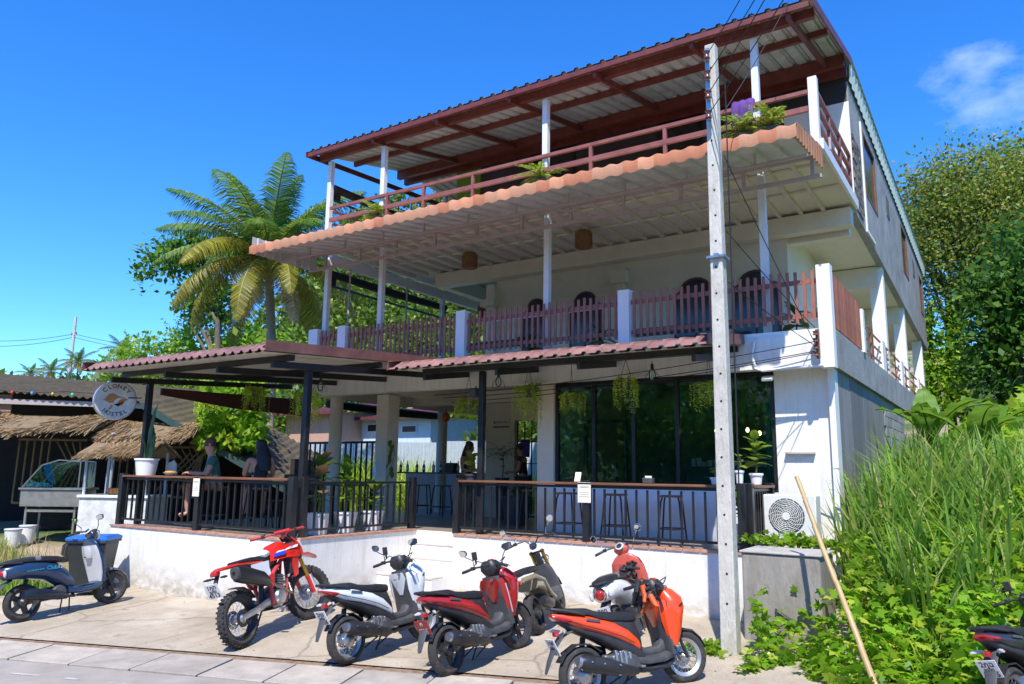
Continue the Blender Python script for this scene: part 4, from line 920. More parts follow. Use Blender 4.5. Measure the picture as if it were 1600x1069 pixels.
# ---------------------------------------------------------------- rounded retro scooters
def retro_scooter(label, bodym, innerm, frontm, pose, rimm, mirror='round', lettering=None, tailround=False, plate_args=None, steer=0, glove=None):
    org, slope, head, scale, lean = bike_pose(*pose)
    t = thing('scooter', label, 'scooter', org, (R_(lean), -math.atan(slope), R_(head)), 'scooters and motorbikes parked before the terrace', scale)
    q = lambda n, mb, m, **k: part(n, mb, m, t, **k)
    wheel(t, -.61, .245, .11, 'cast', rimm, 'rear_wheel', .06, disc=False); wheel(t, .63, .245, .10, 'cast', rimm, 'front_wheel', .05, steer=steer)
    q('rear_body', loftx([(-.90, .665, .055, .065), (-.86, .665, .11, .095), (-.74, .675, .15, .115), (-.56, .67, .17, .125), (-.36, .635, .18, .13), (-.18, .56, .18, .16), (-.05, .46, .17, .15), (.02, .40, .15, .09)], 18, 2.3), bodym)
    q('seat', loftx([(-.90, .785, .07, .016), (-.76, .80, .125, .032), (-.56, .80, .145, .040), (-.36, .785, .15, .045), (-.16, .755, .14, .045), (-.03, .725, .09, .035)], 16, 3), SEATM)
    q('seat_strap', loftx([(-.50, .805, .150, .042), (-.43, .80, .152, .044)], 16, 3), mat('seat_strap_grey', (.20, .20, .21), .5))
    q('grab_rail', MB().tube([(-.66, .13, .775), (-.86, .11, .79), (-.95, 0, .80), (-.86, -.11, .79), (-.66, -.13, .775)], .012, 8), PLAS)
    if tailround:
        q('tail_lamp', MB().lathe([(.002, -.945), (.045, -.94), (.062, -.925), (.066, -.90)], 20, 'x', (0, 0, .665)), REDL)
        q('tail_bezel', MB().lathe([(.066, -.918), (.078, -.915), (.082, -.89)], 20, 'x', (0, 0, .665)), CHROME)
    else: q('tail_lamp', loftx([(-.935, .66, .05, .03), (-.90, .665, .085, .05), (-.86, .67, .11, .05)], 12, 2.4), REDL)
    for s in (-1, 1): q('turn_signal', MB().ell((-.885, s*.125, .66), (.02, .028, .05), 10, 6), LAMPC)
    q('rear_mudguard', MB().loft([sup((x, 0, z), hw, .012, 8, 3, 'yz') for x, z, hw in ((-.76, .56, .07), (-.88, .50, .07), (-.95, .40, .06), (-1.0, .30, .05))]), PLASG)
    if plate_args: plate(t, (-.955, 0, .45), *plate_args, tilt=R_(-20))
    q('engine', loftx([(-.66, .27, .04, .05, .085), (-.46, .29, .06, .085, .07), (-.22, .30, .09, .09, .03), (-.02, .31, .09, .07, .01)], 14, 3), ENG)
    q('crankcase_cover', MB().lathe([(.02, -.02), (.085, -.012), (.10, .01), (.10, .04)], 18, 'y', (-.18, -.14, .30)), PLASG)
    q('muffler', MB().tube([(-.08, -.13, .235), (-.22, -.165, .27), (-.40, -.175, .31), (-.58, -.18, .345), (-.68, -.18, .355)], [.04, .06, .075, .075, .05], 16), mat('muffler_blue_black', (.02, .03, .05), .25, metal=.3) if bodym.name.startswith('navy') else MUFF)
    q('exhaust_pipe', MB().tube([(-.08, -.13, .235), (.04, -.10, .215), (.02, -.02, .30)], .02, 8), MUFF)
    q('rear_shock', MB().tube([(-.58, .12, .27), (-.48, .12, .56)], .028, 10), PLAS)
    q('floor_board', loftx([(-.06, .315, .165, .06), (.12, .285, .175, .05), (.30, .285, .175, .05), (.42, .32, .16, .06), (.47, .37, .12, .05)], 16, 3.2), bodym)
    q('foot_mat', MB().cbox((.17, 0, .338), (.34, .27, .012)), PLAS, bevel=.004)
    q('tunnel', loftx([(-.08, .50, .12, .10), (-.01, .42, .11, .07)], 12, 3), innerm)
    q('leg_shield', loftz([(.34, .455, .04, .165), (.48, .445, .04, .21), (.64, .42, .04, .235), (.78, .39, .04, .235), (.88, .365, .04, .205), (.95, .35, .035, .13), (.98, .345, .03, .07)], 18, 2.6), frontm)
    q('inner_shield', loftz([(.345, .415, .03, .15), (.48, .405, .03, .19), (.64, .38, .03, .21), (.78, .35, .03, .205), (.88, .33, .03, .17)], 18, 3), innerm)
    q('glove_box', loftz([(.70, .325, .035, .07), (.78, .31, .04, .09), (.86, .30, .035, .07)], 14, 2.4), innerm)
    q('hook', MB().cbox((.30, -.03, .80), (.03, .035, .035)).cbox((.30, .03, .72), (.03, .07, .02)), PLAS, bevel=.006)
    q('headset', loftz([(.97, .375, .035, .06), (1.01, .375, .06, .10), (1.05, .37, .065, .115), (1.085, .36, .05, .09), (1.10, .355, .03, .05)], 16, 3), frontm)
    q('dash', MB().lathe([(.002, .012), (.055, .010), (.062, 0)], 18, 'z').xf(Matrix.Translation((.315, 0, 1.09)) @ Matrix.Rotation(R_(-40), 4, 'Y')), mat('dash_cream', (.62, .60, .55), .3))
    q('dash_glass', MB().lathe([(.002, .016), (.042, .014)], 18, 'z').xf(Matrix.Translation((.314, 0, 1.091)) @ Matrix.Rotation(R_(-40), 4, 'Y')), mat('dash_glass', (.03, .035, .04), .08, coat=1))
    q('head_lamp', MB().lathe([(.075, .43), (.075, .45), (.06, .47), (.002, .478)], 18, 'x', (0, 0, 1.03)), LAMPC)
    handlebar(t, .345, 1.06, .33, .03, .11, rise=.03)
    mirrors(t, .33, 1.08, .20, mirror, CHROME if mirror == 'round' else PLAS, hh=.14)
    q('front_fork', MB().tube([(.63, .07, .245), (.49, .07, .62)], .018, 10).tube([(.63, -.07, .245), (.49, -.07, .62)], .018, 10), PLAS)
    q('front_mudguard', MB().loft([[Vector((.63+(.285-.02*abs(k))*math.cos(a), yy, .245+(.29-.03*abs(k))*math.sin(a))) for k, yy in ((-1.6, -.075), (-.4, -.045), (.4, .045), (1.6, .075))] + [Vector((.63+.262*math.cos(a), yy, .245+.25*math.sin(a))) for yy in (.06, -.06)] for a in [R_(x) for x in (8, 30, 60, 90, 120, 145)]]), mat('mudguard_grey', (.10, .105, .115), .4) if bodym.name.startswith('navy') else frontm)
    [q('centre_stand', MB().tube([(-.02, s*.09, .22), (-.05, s*.12, .02)], .011, 6), PLAS) for s in (-1, 1)]
    if lettering: lettering(t)
    if glove: glove(t, q)
    return t
NAVY = paint('navy_paint', (.010, .036, .095)); SILV = paint('silver_inner_paint', (.55, .56, .57)); CREAMP = paint('cream_white_paint', (.70, .69, .66)); CORAL = paint('coral_pink_paint', (.62, .12, .09))
CYAN = mat('decal_cyan', (.02, .35, .45), .4)
def let_blue(t):
    decal(t, 'Club', (-.30, -.187, .655), .075, CYAN, pitch=3); decal(t, '12', (-.19, -.186, .655), .075, LIGHTDEC, pitch=3)
    for i in range(7): part('stripe', MB().cbox((-.62+.033*i, -.183, .655), (.02, .003, .012)), CYAN, t)
b1 = retro_scooter('navy blue rounded scooter with silver inner leg shield beside the wheelie bin', NAVY, SILV, NAVY, (-12.045, 6.45, 0, 91.9, 1.05, -7.3), mat('dark_rim', (.05, .05, .053), .4, metal=.4), mirror='angular', lettering=let_blue, steer=R_(-14))
def bundle(t, q):
    r2 = random.Random(5)
    for i in range(14):
        c = Vector((.27+r2.uniform(-.02, .0), -.06+r2.uniform(-.08, .09), .72+r2.uniform(-.12, .14)))
        q('glove_bundle', MB().tube([c, c+Vector((-.05, r2.uniform(-.06, .06), r2.uniform(-.08, .02))), c+Vector((-.03, r2.uniform(-.1, .1), r2.uniform(-.12, -.04)))], [.02, .03, .015], 7), PLAS)
b2 = retro_scooter('cream scooter with coral pink leg shield and round red tail lamp against the wall', CREAMP, CORAL, CORAL, (-4.139, 9.378, -.01, 97.7, .97, -17), mat('dark_rim', (.05, .05, .053), .4, metal=.4), tailround=True, steer=R_(4), glove=bundle, plate_args=(False, (('3กด', .045, .07), ('4312', -.05, .07))))

# ---------------------------------------------------------------- naked fat-tyre scooter
KHA = paint('khaki_paint', (.30, .25, .14)); GOLD = mat('gold_fork', (.55, .33, .06), .3, metal=.8, var=.05)
org, slope, hd, sc, lean = bike_pose(-5.366, 9.317, -.005, 106, .98, -19)
t = thing('scooter', 'khaki bare framed scooter with gold fork partly behind the red scooter', 'scooter', org, (R_(lean), -math.atan(slope), R_(hd)), 'scooters and motorbikes parked before the terrace', sc)
q = lambda n, mb, m, **k: part(n, mb, m, t, **k)
RIMD = MATS['dark_rim']
wheel(t, -.60, .25, .14, 'cast', RIMD, 'rear_wheel', .06, disc=False); wheel(t, .62, .25, .13, 'cast', RIMD, 'front_wheel', .05)
for s in (-1, 1): q('frame_tube', MB().tube([(-.86, s*.09, .72), (-.52, s*.15, .70), (-.25, s*.16, .60), (-.10, s*.15, .40), (.06, s*.15, .30)], .032, 10), KHA)
q('frame_cover', loftx([(-.48, .60, .155, .07), (-.30, .58, .17, .09), (-.16, .50, .16, .10), (-.06, .40, .15, .08)], 14, 3), KHA)
q('seat', loftx([(-.84, .79, .09, .025), (-.66, .80, .13, .04), (-.40, .785, .14, .045), (-.18, .76, .11, .045)], 16, 3), SEATM)
q('tail_lamp', MB().cbox((-.88, 0, .70), (.05, .12, .06)), REDL, bevel=.01)
q('engine', loftx([(-.64, .27, .05, .06, .08), (-.42, .30, .08, .10, .05), (-.16, .32, .11, .11, 0), (.0, .31, .10, .08, 0)], 14, 3), ENG)
q('muffler', MB().tube([(-.10, -.13, .24), (-.30, -.17, .29), (-.52, -.18, .36), (-.64, -.18, .38)], [.04, .07, .07, .05], 14), MUFF)
q('floor_board', loftx([(-.06, .33, .16, .07), (.12, .29, .19, .06), (.32, .29, .19, .07), (.42, .36, .16, .09), (.46, .46, .12, .08)], 14, 4), PLASG)
q('leg_shield', loftz([(.36, .42, .05, .17), (.52, .41, .05, .17), (.66, .39, .05, .14), (.74, .37, .04, .09)], 14, 3.4), PLASG)
q('steering_head', MB().tube([(.40, 0, .70), (.33, 0, .92)], .05, 12), PLAS)
for s in (-1, 1):
    q('fork_tube', MB().tube([(.62, s*.085, .25), (.50, s*.085, .58)], .030, 12), PLAS); q('fork_stanchion', MB().tube([(.52, s*.085, .52), (.36, s*.085, .94)], .026, 12), GOLD)
    q('head_lamp', MB().lathe([(.03, .40), (.055, .43), (.058, .47), (.002, .49)], 14, 'x', (0, s*.07, .80)), LAMPC)
q('triple_clamp', MB().cbox((.37, 0, .92), (.06, .22, .03)), PLAS, bevel=.006)
q('instrument', MB().lathe([(.05, 0), (.06, .02), (.05, .05), (.002, .055)], 16, 'z').xf(Matrix.Translation((.31, 0, 1.0)) @ Matrix.Rotation(R_(-35), 4, 'Y')), mat('dash_glass', (.03, .035, .04), .08))
q('front_mudguard', MB().loft([[Vector((.62+.285*math.cos(a), yy, .25+.285*math.sin(a))) for yy in (-.07, .07)] + [Vector((.62+.272*math.cos(a), yy, .25+.272*math.sin(a))) for yy in (.07, -.07)] for a in [R_(x) for x in (20, 45, 70, 100, 125)]]), PLAS, smooth=0)
handlebar(t, .33, 1.0, .37, .02, .12, rise=.12)
mirrors(t, .30, 1.14, .24, 'round', CHROME, hh=.13)
q('side_stand', MB().tube([(.02, .12, .24), (-.05, .2, .03)], .011, 6), PLAS)

# ---------------------------------------------------------------- red dirt bike
CRR = paint('race_red_paint', (.70, .022, .012)); CRW = paint('race_white', (.72, .72, .74)); BLUEG = mat('race_blue', (.02, .05, .42), .35)
org, slope, hd, sc, lean = bike_pose(-8.237, 7.182, 0, 104.6, 1.056, -14.0)
t = thing('dirt_bike', 'red off-road motorcycle with knobbly tyres in front of the left terrace corner', 'motorcycle', org, (R_(lean), -math.atan(slope), R_(hd)), 'scooters and motorbikes parked before the terrace', sc)
q = lambda n, mb, m, **k: part(n, mb, m, t, **k)
BRIM = mat('black_rim', (.03, .03, .032), .35, metal=.4)
wheel(t, -.70, .318, .12, 'wire', BRIM, 'rear_wheel', .06, knob=True); wheel(t, .74, .345, .085, 'wire', BRIM, 'front_wheel', .045, steer=R_(-22), knob=True)
q('sprocket', MB().ringlathe([(.06, 0), (.10, 0), (.10, .008), (.06, .008)], 20).xf(Matrix.Translation((-.70, -.075, .318))), BRIM)
for s in (-1, 1): q('swingarm', MB().loft([sup((-.72, s*.085, .318), .018, .03, 8, 4, 'yz'), sup((-.45, s*.085, .36), .022, .045, 8, 4, 'yz'), sup((-.16, s*.07, .41), .025, .05, 8, 4, 'yz')]), ALU)
for s in (-1, 1): q('frame_tube', MB().tube([(-.14, s*.09, .36), (-.16, s*.115, .56), (-.08, s*.12, .72), (.22, s*.07, .86), (.34, s*.03, .90)], .026, 10), mat('frame_pink_red', (.55, .05, .05), .35)); q('down_tube', MB().tube([(.33, s*.03, .86), (.25, s*.06, .55), (.14, s*.08, .34), (-.12, s*.08, .32)], .02, 8), mat('frame_pink_red', (.55, .05, .05), .35))
q('engine', loftx([(-.18, .42, .10, .09), (-.04, .44, .125, .13), (.10, .43, .12, .12), (.18, .42, .08, .09)], 14, 3), ENG)
q('clutch_cover', MB().lathe([(.02, -.03), (.08, -.025), (.10, 0), (.10, .04)], 20, 'y', (-.02, -.13, .42)), ALU)
q('cylinder_block', MB().cbox((.11, 0, .60), (.14, .14, .18), Matrix.Rotation(R_(14), 3, 'Y')), ENG, bevel=.015)
for i in range(5): q('cooling_fin', MB().cbox((.10+.007*i, 0, .54+.03*i), (.17, .17, .010), Matrix.Rotation(R_(14), 3, 'Y')), ALU)
q('skid_plate', MB().cbox((.04, 0, .30), (.34, .18, .02)).cbox((.22, 0, .36), (.02, .17, .14), Matrix.Rotation(R_(30), 3, 'Y')), PLASG, bevel=.008)
q('header_pipe', MB().tube([(.18, -.02, .60), (.27, -.07, .54), (.22, -.13, .42), (.02, -.145, .50), (-.16, -.13, .62), (-.28, -.13, .66)], .020, 10), mat('header_steel', (.32, .27, .23), .35, metal=.9))
q('muffler', MB().loft([sup((-.22, -.135, .64), .045, .06, 14, 3, 'yz'), sup((-.34, -.15, .69), .068, .088, 14, 3, 'yz'), sup((-.70, -.165, .80), .078, .102, 14, 3, 'yz'), sup((-.80, -.165, .825), .072, .094, 14, 3, 'yz')]), MUFF)
q('muffler_cap', MB().loft([sup((-.79, -.16, .823), .064, .082, 14, 3, 'yz'), sup((-.84, -.16, .835), .052, .066, 14, 3, 'yz')]), PLASG)
q('muffler_mouth', MB().lathe([(.002, -.002), (.022, -.002), (.026, .01)], 12, 'x', (-.842, -.16, .836)), mat('soot', (.005, .005, .005), .9))
q('rear_fender', loftx([(-.98, .90, .04, .012), (-.88, .915, .085, .020), (-.66, .915, .10, .025), (-.40, .90, .11, .02), (-.20, .88, .10, .02)], 14, 3), CRR)
q('tail_lamp', MB().cbox((-.96, 0, .875), (.07, .09, .045)), REDL, bevel=.01)
q('plate_bracket', MB().bar((-.90, 0, .89), (-1.02, 0, .70), .05, .02), PLAS)
for s in (-1, 1): q('turn_signal', loftx([(-.93, .83, .012, .01, s*.05), (-.95, .83, .02, .016, s*.12), (-.96, .83, .012, .01, s*.16)], 8, 2.4), PLAS)
plate(t, (-1.03, 0, .70), False, (('1กท', .045, .075), ('ภูเก็ต', -.005, .045), ('4513', -.055, .075)), tilt=R_(-22))
q('seat_base', loftx([(-.50, .90, .09, .04), (-.2, .86, .10, .07), (.02, .86, .09, .09), (.14, .88, .06, .06)], 12, 3), PLAS)
q('seat', loftx([(-.62, .945, .09, .02), (-.36, .94, .105, .03), (-.12, .915, .105, .04), (.10, .92, .08, .04), (.2, .95, .05, .02)], 14, 3.4), SEATM)
for s in (-1, 1):
    q('side_panel', MB().loft([[Vector((-.44, s*.115, .88)), Vector((-.42, s*.125, .78)), Vector((-.42, s*.10, .78)), Vector((-.44, s*.09, .88))], [Vector((-.14, s*.135, .88)), Vector((-.18, s*.145, .60)), Vector((-.18, s*.11, .60)), Vector((-.14, s*.10, .88))]]), CRW)
    q('side_panel_red', MB().loft([[Vector((-.30, s*.135, .68)), Vector((-.24, s*.14, .58)), Vector((-.24, s*.12, .58)), Vector((-.30, s*.12, .68))], [Vector((-.10, s*.145, .72)), Vector((-.12, s*.15, .56)), Vector((-.12, s*.12, .56)), Vector((-.10, s*.12, .72))]]), CRR)
    # radiator shroud: red wedge that sweeps forward and down
    q('shroud', MB().loft([[Vector(v) for v in ((-.02, s*.10, .96), (-.06, s*.12, .86), (-.06, s*.09, .86), (-.02, s*.07, .96))], [Vector(v) for v in ((.20, s*.15, 1.02), (.16, s*.18, .86), (.16, s*.14, .86), (.20, s*.11, 1.02))], [Vector(v) for v in ((.42, s*.17, 1.02), (.40, s*.20, .84), (.40, s*.16, .84), (.42, s*.13, 1.02))], [Vector(v) for v in ((.54, s*.15, .99), (.50, s*.17, .92), (.50, s*.13, .92), (.54, s*.12, .99))]]), CRR)
    q('shroud_wing', MB().loft([[Vector(v) for v in ((.28, s*.185, .88), (.42, s*.195, .90), (.42, s*.16, .90), (.28, s*.15, .88))], [Vector(v) for v in ((.30, s*.17, .60), (.37, s*.17, .62), (.37, s*.14, .62), (.30, s*.14, .60))]]), CRR)
    q('graphic_blue', MB().add([(-.04, s*.128, .90), (.14, s*.186, .905), (.18, s*.176, .95), (.0, s*.122, .94)], [(0, 1, 2, 3)]).xf(Matrix.Translation((0, s*.006, 0))), BLUEG)
    q('graphic_white', MB().add([(.02, s*.13, .945), (.40, s*.194, .96), (.44, s*.190, .99), (.08, s*.122, .965)], [(0, 1, 2, 3)]).xf(Matrix.Translation((0, s*.006, 0))), CRW)
q('fuel_tank', loftx([(-.04, .94, .08, .05), (.10, .99, .11, .07), (.24, 1.02, .11, .06), (.34, 1.0, .08, .05)], 14, 2.6), CRR)
q('radiator', MB().cbox((.27, -.11, .76), (.04, .10, .22)).cbox((.27, .11, .76), (.04, .10, .22)), PLAS, bevel=.01)
q('tool_bag', MB().ell((-.14, -.02, .965), (.13, .11, .06), 14, 8), mat('white_cloth', (.72, .72, .72), .8, bump=.3))
for s in (-1, 1):
    q('fork_tube', MB().tube([(.75, s*.095, .33), (.66, s*.095, .56)], [.028, .032], 12), CRR); q('fork_guard', MB().cbox((.735, s*.118, .45), (.06, .02, .26), Matrix.Rotation(R_(-20), 3, 'Y')), CRW, bevel=.01)
    q('fork_stanchion', MB().tube([(.67, s*.095, .54), (.47, s*.095, 1.02)], .026, 12), GOLD)
for z, x in ((.82, .555), (1.02, .47)): q('triple_clamp', MB().cbox((x, 0, z), (.07, .24, .035), Matrix.Rotation(R_(-22), 3, 'Y')), PLAS, bevel=.008)
q('front_fender', loftx([(.42, .83, .08, .02), (.60, .85, .095, .022), (.80, .84, .09, .02), (.98, .79, .07, .015), (1.06, .755, .03, .01)], 14, 2.6), CRR)
q('head_lamp_cowl', loftz([(.84, .66, .05, .09), (.94, .62, .05, .105), (1.04, .57, .04, .085), (1.10, .53, .02, .05)], 14, 2.8), CRR)
q('instrument', MB().cbox((.45, 0, 1.10), (.05, .12, .09), Matrix.Rotation(R_(-35), 3, 'Y')), PLAS, bevel=.01)
REDGRIP = mat('red_grip', (.45, .03, .03), .6)
handlebar(t, .42, 1.10, .40, .0, .12, REDGRIP, REDGRIP, rise=.08)
q('bar_pad', MB().tube([(.43, -.12, 1.19), (.43, .12, 1.19)], .026, 10), REDGRIP)
q('brake_cable', MB().tube([(.40, .30, 1.19), (.56, .25, 1.27), (.66, .10, 1.15), (.62, .0, .95)], .006, 6), PLAS)
q('clutch_cable', MB().tube([(.40, -.30, 1.19), (.55, -.25, 1.24), (.62, -.10, 1.12), (.5, -.05, .95)], .006, 6), PLAS)
q('foot_peg', MB().cbox((-.16, -.17, .33), (.05, .10, .02)), ALU); q('side_stand', MB().tube([(-.08, .11, .34), (-.14, .26, .03)], .012, 6), PLAS)
q('rear_shock', MB().tube([(-.24, 0, .40), (-.16, 0, .72)], .035, 10), PLAS)
q('chain_guard', MB().loft([[Vector((-.70+.36*math.cos(a), yy, .318+.36*math.sin(a))) for yy in (-.06, .06)] + [Vector((-.70+.35*math.cos(a), yy, .318+.35*math.sin(a))) for yy in (.06, -.06)] for a in [R_(x) for x in (30, 50, 70, 92)]]), PLAS, smooth=0)
decal(t, 'CRF', (.26, -.208, .975), .06, BLUEG, pitch=-4, tilt=12)
# ================================================================ vegetation
LF_TREE = leafmat('leaves_broad', (.035, .11, .012), (.10, .23, .022), (.20, .32, .05), trl=.42)
LF_FEATH = leafmat('leaves_feathery', (.10, .16, .02), (.23, .30, .045), (.42, .33, .11), trl=.45)
LF_DARK = leafmat('leaves_dark', (.03, .095, .014), (.08, .19, .025), (.16, .26, .04), trl=.42)
LF_HILL = leafmat('leaves_hillside', (.045, .10, .012), (.13, .21, .022), (.24, .26, .04), trl=.25)
LF_VINE = leafmat('leaves_vine', (.10, .23, .014), (.24, .42, .026), (.44, .50, .07), trl=.5)
LF_GRASS = leafmat('grass_blades', (.11, .24, .035), (.25, .41, .055), (.50, .46, .17), trl=.5)
LF_LIME = leafmat('grass_lime', (.20, .34, .02), (.36, .48, .045), (.52, .50, .14), trl=.5)
LF_PALM = leafmat('palm_leaflets', (.045, .125, .02), (.12, .24, .03), (.28, .30, .05), trl=.4)
LF_BAN = leafmat('banana_leaf', (.07, .17, .02), (.14, .28, .03), trl=.4)
LF_FERN = leafmat('fern_leaves', (.10, .19, .02), (.22, .33, .04), (.32, .34, .06), trl=.35)
LF_FIDDLE = leafmat('fiddle_leaves', (.03, .10, .012), (.10, .21, .02), trl=.25, rough=.3)
BARK = mat('bark', (.17, .13, .095), .9, rgb2=(.09, .07, .05), scale=4, bump=.6, bscale=20, stretch=(3, 3, 1))
PALMB = mat('palm_bark', (.46, .40, .32), .9, rgb2=(.28, .235, .185), scale=6, bump=.6, stretch=(1, 1, 6))
LEAF4 = np.array([(0, 0, 0), (.32, .42, .06), (0, 1, -.05), (-.32, .42, .06)])
LOBED = np.array([(0, 0, 0), (.28, -.12, .02), (.52, .10, -.04), (.34, .30, .03), (.55, .62, -.05), (.20, .60, .03), (0, 1.0, -.06), (-.20, .60, .03), (-.55, .62, -.05), (-.34, .30, .03), (-.52, .10, -.04), (-.28, -.12, .02)])
def frames(D, tilt_up=0.4):
    """random leaf frames; D: growth directions"""
    n = len(D); D = D/np.linalg.norm(D, axis=1, keepdims=True)
    U = NR.normal(size=(n, 3))*.7 + np.array([0, 0, 1.0])*tilt_up*2
    U -= D*(U*D).sum(1, keepdims=True); U /= np.linalg.norm(U, axis=1, keepdims=True)+1e-9
    return np.cross(D, U), D, U
def leaf_mesh(name, P, D, size, m, shape=LEAF4, up=.4, aspect=1.0):
    n = len(P); X, Y, Z = frames(np.asarray(D, float), up); s = np.asarray(size).reshape(-1, 1, 1)*np.ones((n, 1, 1)); k = len(shape)
    V = P[:, None, :] + s*(shape[None, :, 0, None]*X[:, None, :]*aspect + shape[None, :, 1, None]*Y[:, None, :] + shape[None, :, 2, None]*Z[:, None, :])
    Qd = np.arange(n*k).reshape(n, k)
    return npmesh(name, V.reshape(-1, 3), Qd, m)
def clumps(ells, n, per, spread, shell=.55):
    """leaf positions: clumps spread through ellipsoids (c, r)"""
    vol = np.array([e[1][0]*e[1][1]*e[1][2] for e in ells]); pick = NR.choice(len(ells), n, p=vol/vol.sum())
    C = np.array([e[0] for e in ells], float)[pick]; Rr = np.array([e[1] for e in ells], float)[pick]
    d = NR.normal(size=(n, 3)); d /= np.linalg.norm(d, axis=1, keepdims=True); q = (shell + (1-shell)*NR.random((n, 1)))
    cc = C + d*q*Rr
    P = np.repeat(cc, per, 0) + NR.normal(size=(n*per, 3))*spread
    D = np.repeat(d, per, 0)*.8 + NR.normal(size=(n*per, 3))*.8 + np.array([0, 0, -.15])
    return P, D, cc
def tree(name, label, base, trunk_top, ells, n, per, spread, leaf, m, group=None, bark=BARK, r0=.22, shell=.55, trunks=None, limbs=7):
    t = thing(name, label, 'tree', base, group=group); b = Vector(base)
    E = [((Vector(c)-b)[:], r) for c, r in ells]
    P, D, cc = clumps(E, n, per, spread, shell)
    link('crown', leaf_mesh('crown', P, D, leaf*(.7+.6*NR.random(len(P))), m), t)
    tt = Vector(trunk_top)-b
    for i, (off, top) in enumerate(trunks or [((0, 0, 0), tt[:])]):
        a = Vector(off); e = Vector(top); mid = a.lerp(e, .5)+Vector((rnd.uniform(-.3, .3), rnd.uniform(-.3, .3), 0))
        part('trunk', MB().tube([a-Vector((0, 0, .4)), a.lerp(mid, .5), mid, mid.lerp(e, .5), e], [r0*1.25, r0, r0*.85, r0*.7, r0*.5], 10), bark, t)
    for i in range(limbs):
        c = Vector(cc[rnd.randrange(len(cc))]); s0 = tt*rnd.uniform(.55, 1)
        part('limb', MB().tube([s0, s0.lerp(c, .5)+Vector((0, 0, rnd.uniform(-.2, .5))), c], [r0*.4, r0*.25, r0*.08], 6), bark, t)
    return t
# ---------------------------------------------------------------- coconut palm
def frond_mesh(L, droop, m_leaf, name='frond', seedling=0, dead=False):
    r = random.Random(seedling); n = 88; V = []; Qd = []
    pts = []
    for i in range(n+1):
        s = i/n; a = R_(72) - droop*s**1.25
        pts.append(a)
    pos = [Vector((0, 0, 0))]
    for i in range(n): pos.append(pos[-1] + Vector((math.cos(pts[i]), 0, math.sin(pts[i])))*L/n)
    for i in range(5, n+1):
        s = i/n; d = Vector((math.cos(pts[min(i, n-1)]), 0, math.sin(pts[min(i, n-1)]))); up = Vector((-d.z, 0, d.x))
        ll = L*.235*(math.sin(math.pi*min(1, s*.86+.12))**.7)*r.uniform(.85, 1.1)
        for sd in (-1, 1):
            out = (d*.55 + Vector((0, sd, 0))*.8 - up*r.uniform(.12, .35)).normalized()
            tip = (d*.6 + Vector((0, sd, 0))*.35 - Vector((0, 0, 1))*r.uniform(.5, .9)).normalized()
            w = .0175*L/3.6; a = pos[i]; b_ = a + out*ll*.55; c = b_ + tip*ll*.5; o = len(V)
            V += [a-d*w, a+d*w, b_+d*w*1.1, b_-d*w*1.1, c]
            Qd += [(o, o+1, o+2, o+3), (o+3, o+2, o+4, o+4)]
    me = bpy.data.meshes.new(name); me.from_pydata([v[:] for v in V], [], [tuple(dict.fromkeys(q)) for q in Qd]); me.materials.append(m_leaf)
    bm = bmesh.new(); bm.from_mesh(me)
    mb = MB().tube(pos[::3]+[pos[-1]], [.035*L/3.6*(1-.85*i/len(pos[::3])) for i in range(len(pos[::3])+1)], 5)
    m2 = mb.mesh('tmp', None); bm.from_mesh(m2); bpy.data.meshes.remove(m2)
    for f in bm.faces: f.material_index = 0
    n_leaf = len(Qd); bm.faces.ensure_lookup_table()
    for i in range(n_leaf, len(bm.faces)): bm.faces[i].material_index = 1
    bm.to_mesh(me); bm.free(); me.materials.append(MATS['palm_rachis'])
    return me
mat('palm_rachis', (.30, .27, .06), .5)
LF_PY = leafmat('palm_leaflets_yellow', (.16, .17, .015), (.30, .27, .03), (.42, .34, .07), trl=.35)
LF_DEAD = leafmat('palm_leaflets_dry', (.30, .20, .09), (.48, .36, .20), trl=.15)
def palm(label, base, crown, L, scale_n=22, group='coconut palms'):
    t = thing('coconut_palm', label, 'palm tree', base, group=group); b = Vector(base); c = Vector(crown)-b
    part('trunk', MB().tube([(0, 0, -.5), c*.25+Vector((.25, 0, 0)), c*.6+Vector((.2, .1, 0)), c], [.24*L/3.8, .18*L/3.8, .15*L/3.8, .12*L/3.8], 12), PALMB, t)
    kinds = []
    for i in range(scale_n):
        ring = i/scale_n; a0 = 82 - 95*ring**.9 + rnd.uniform(-5, 5); droop = R_(48+42*ring); yaw = i*137.5; ll = L*(.88+.16*math.sin(i*1.7)**2)*(.85 if ring < .12 else 1)
        me = frond_mesh(ll, droop, LF_PALM if ring < .62 else LF_PY, seedling=i)
        link('frond', me, t, c, (0, R_(72-a0), R_(yaw)))
    for i in range(2): link('dry_frond', frond_mesh(L*.75, R_(60), LF_DEAD, seedling=50+i), t, c-Vector((0, 0, .15)), (0, R_(95), R_(-60+50*i)))
    for i in range(12):
        a = i*2.4; part('coconut', MB().ell(c+Vector((.28*math.cos(a), .28*math.sin(a), -.25-.12*(i % 3))), (.11, .11, .14), 8, 6), mat('coconut_yellow', (.42, .25, .03), .5), t)
    return t
pc = aty(420, 405, 15.8); pb = Vector((pc.x+.35, pc.y, float(gz(pc.x, pc.y))))
palm('tall coconut palm with drooping yellowing fronds left of the balcony', pb, pc, 4.0, 34)
for i, (x, y, yy, L, lb) in enumerate(((192, 548, 44, 2.6, 'right'), (122, 566, 46, 2.6, 'middle'), (80, 580, 44, 2.4, 'second'), (48, 585, 47, 2.2, 'leftmost'))):
    c = aty(x, y, yy)
    names = ('small distant palm rising above the left end of the terrace canopy', 'distant palm just right of the far utility pole', 'low distant palm just left of the far utility pole', 'leftmost and lowest of the distant palms on the skyline')
    palm(names[i], (c.x, c.y, float(gz(c.x, c.y))), c, L, 14)
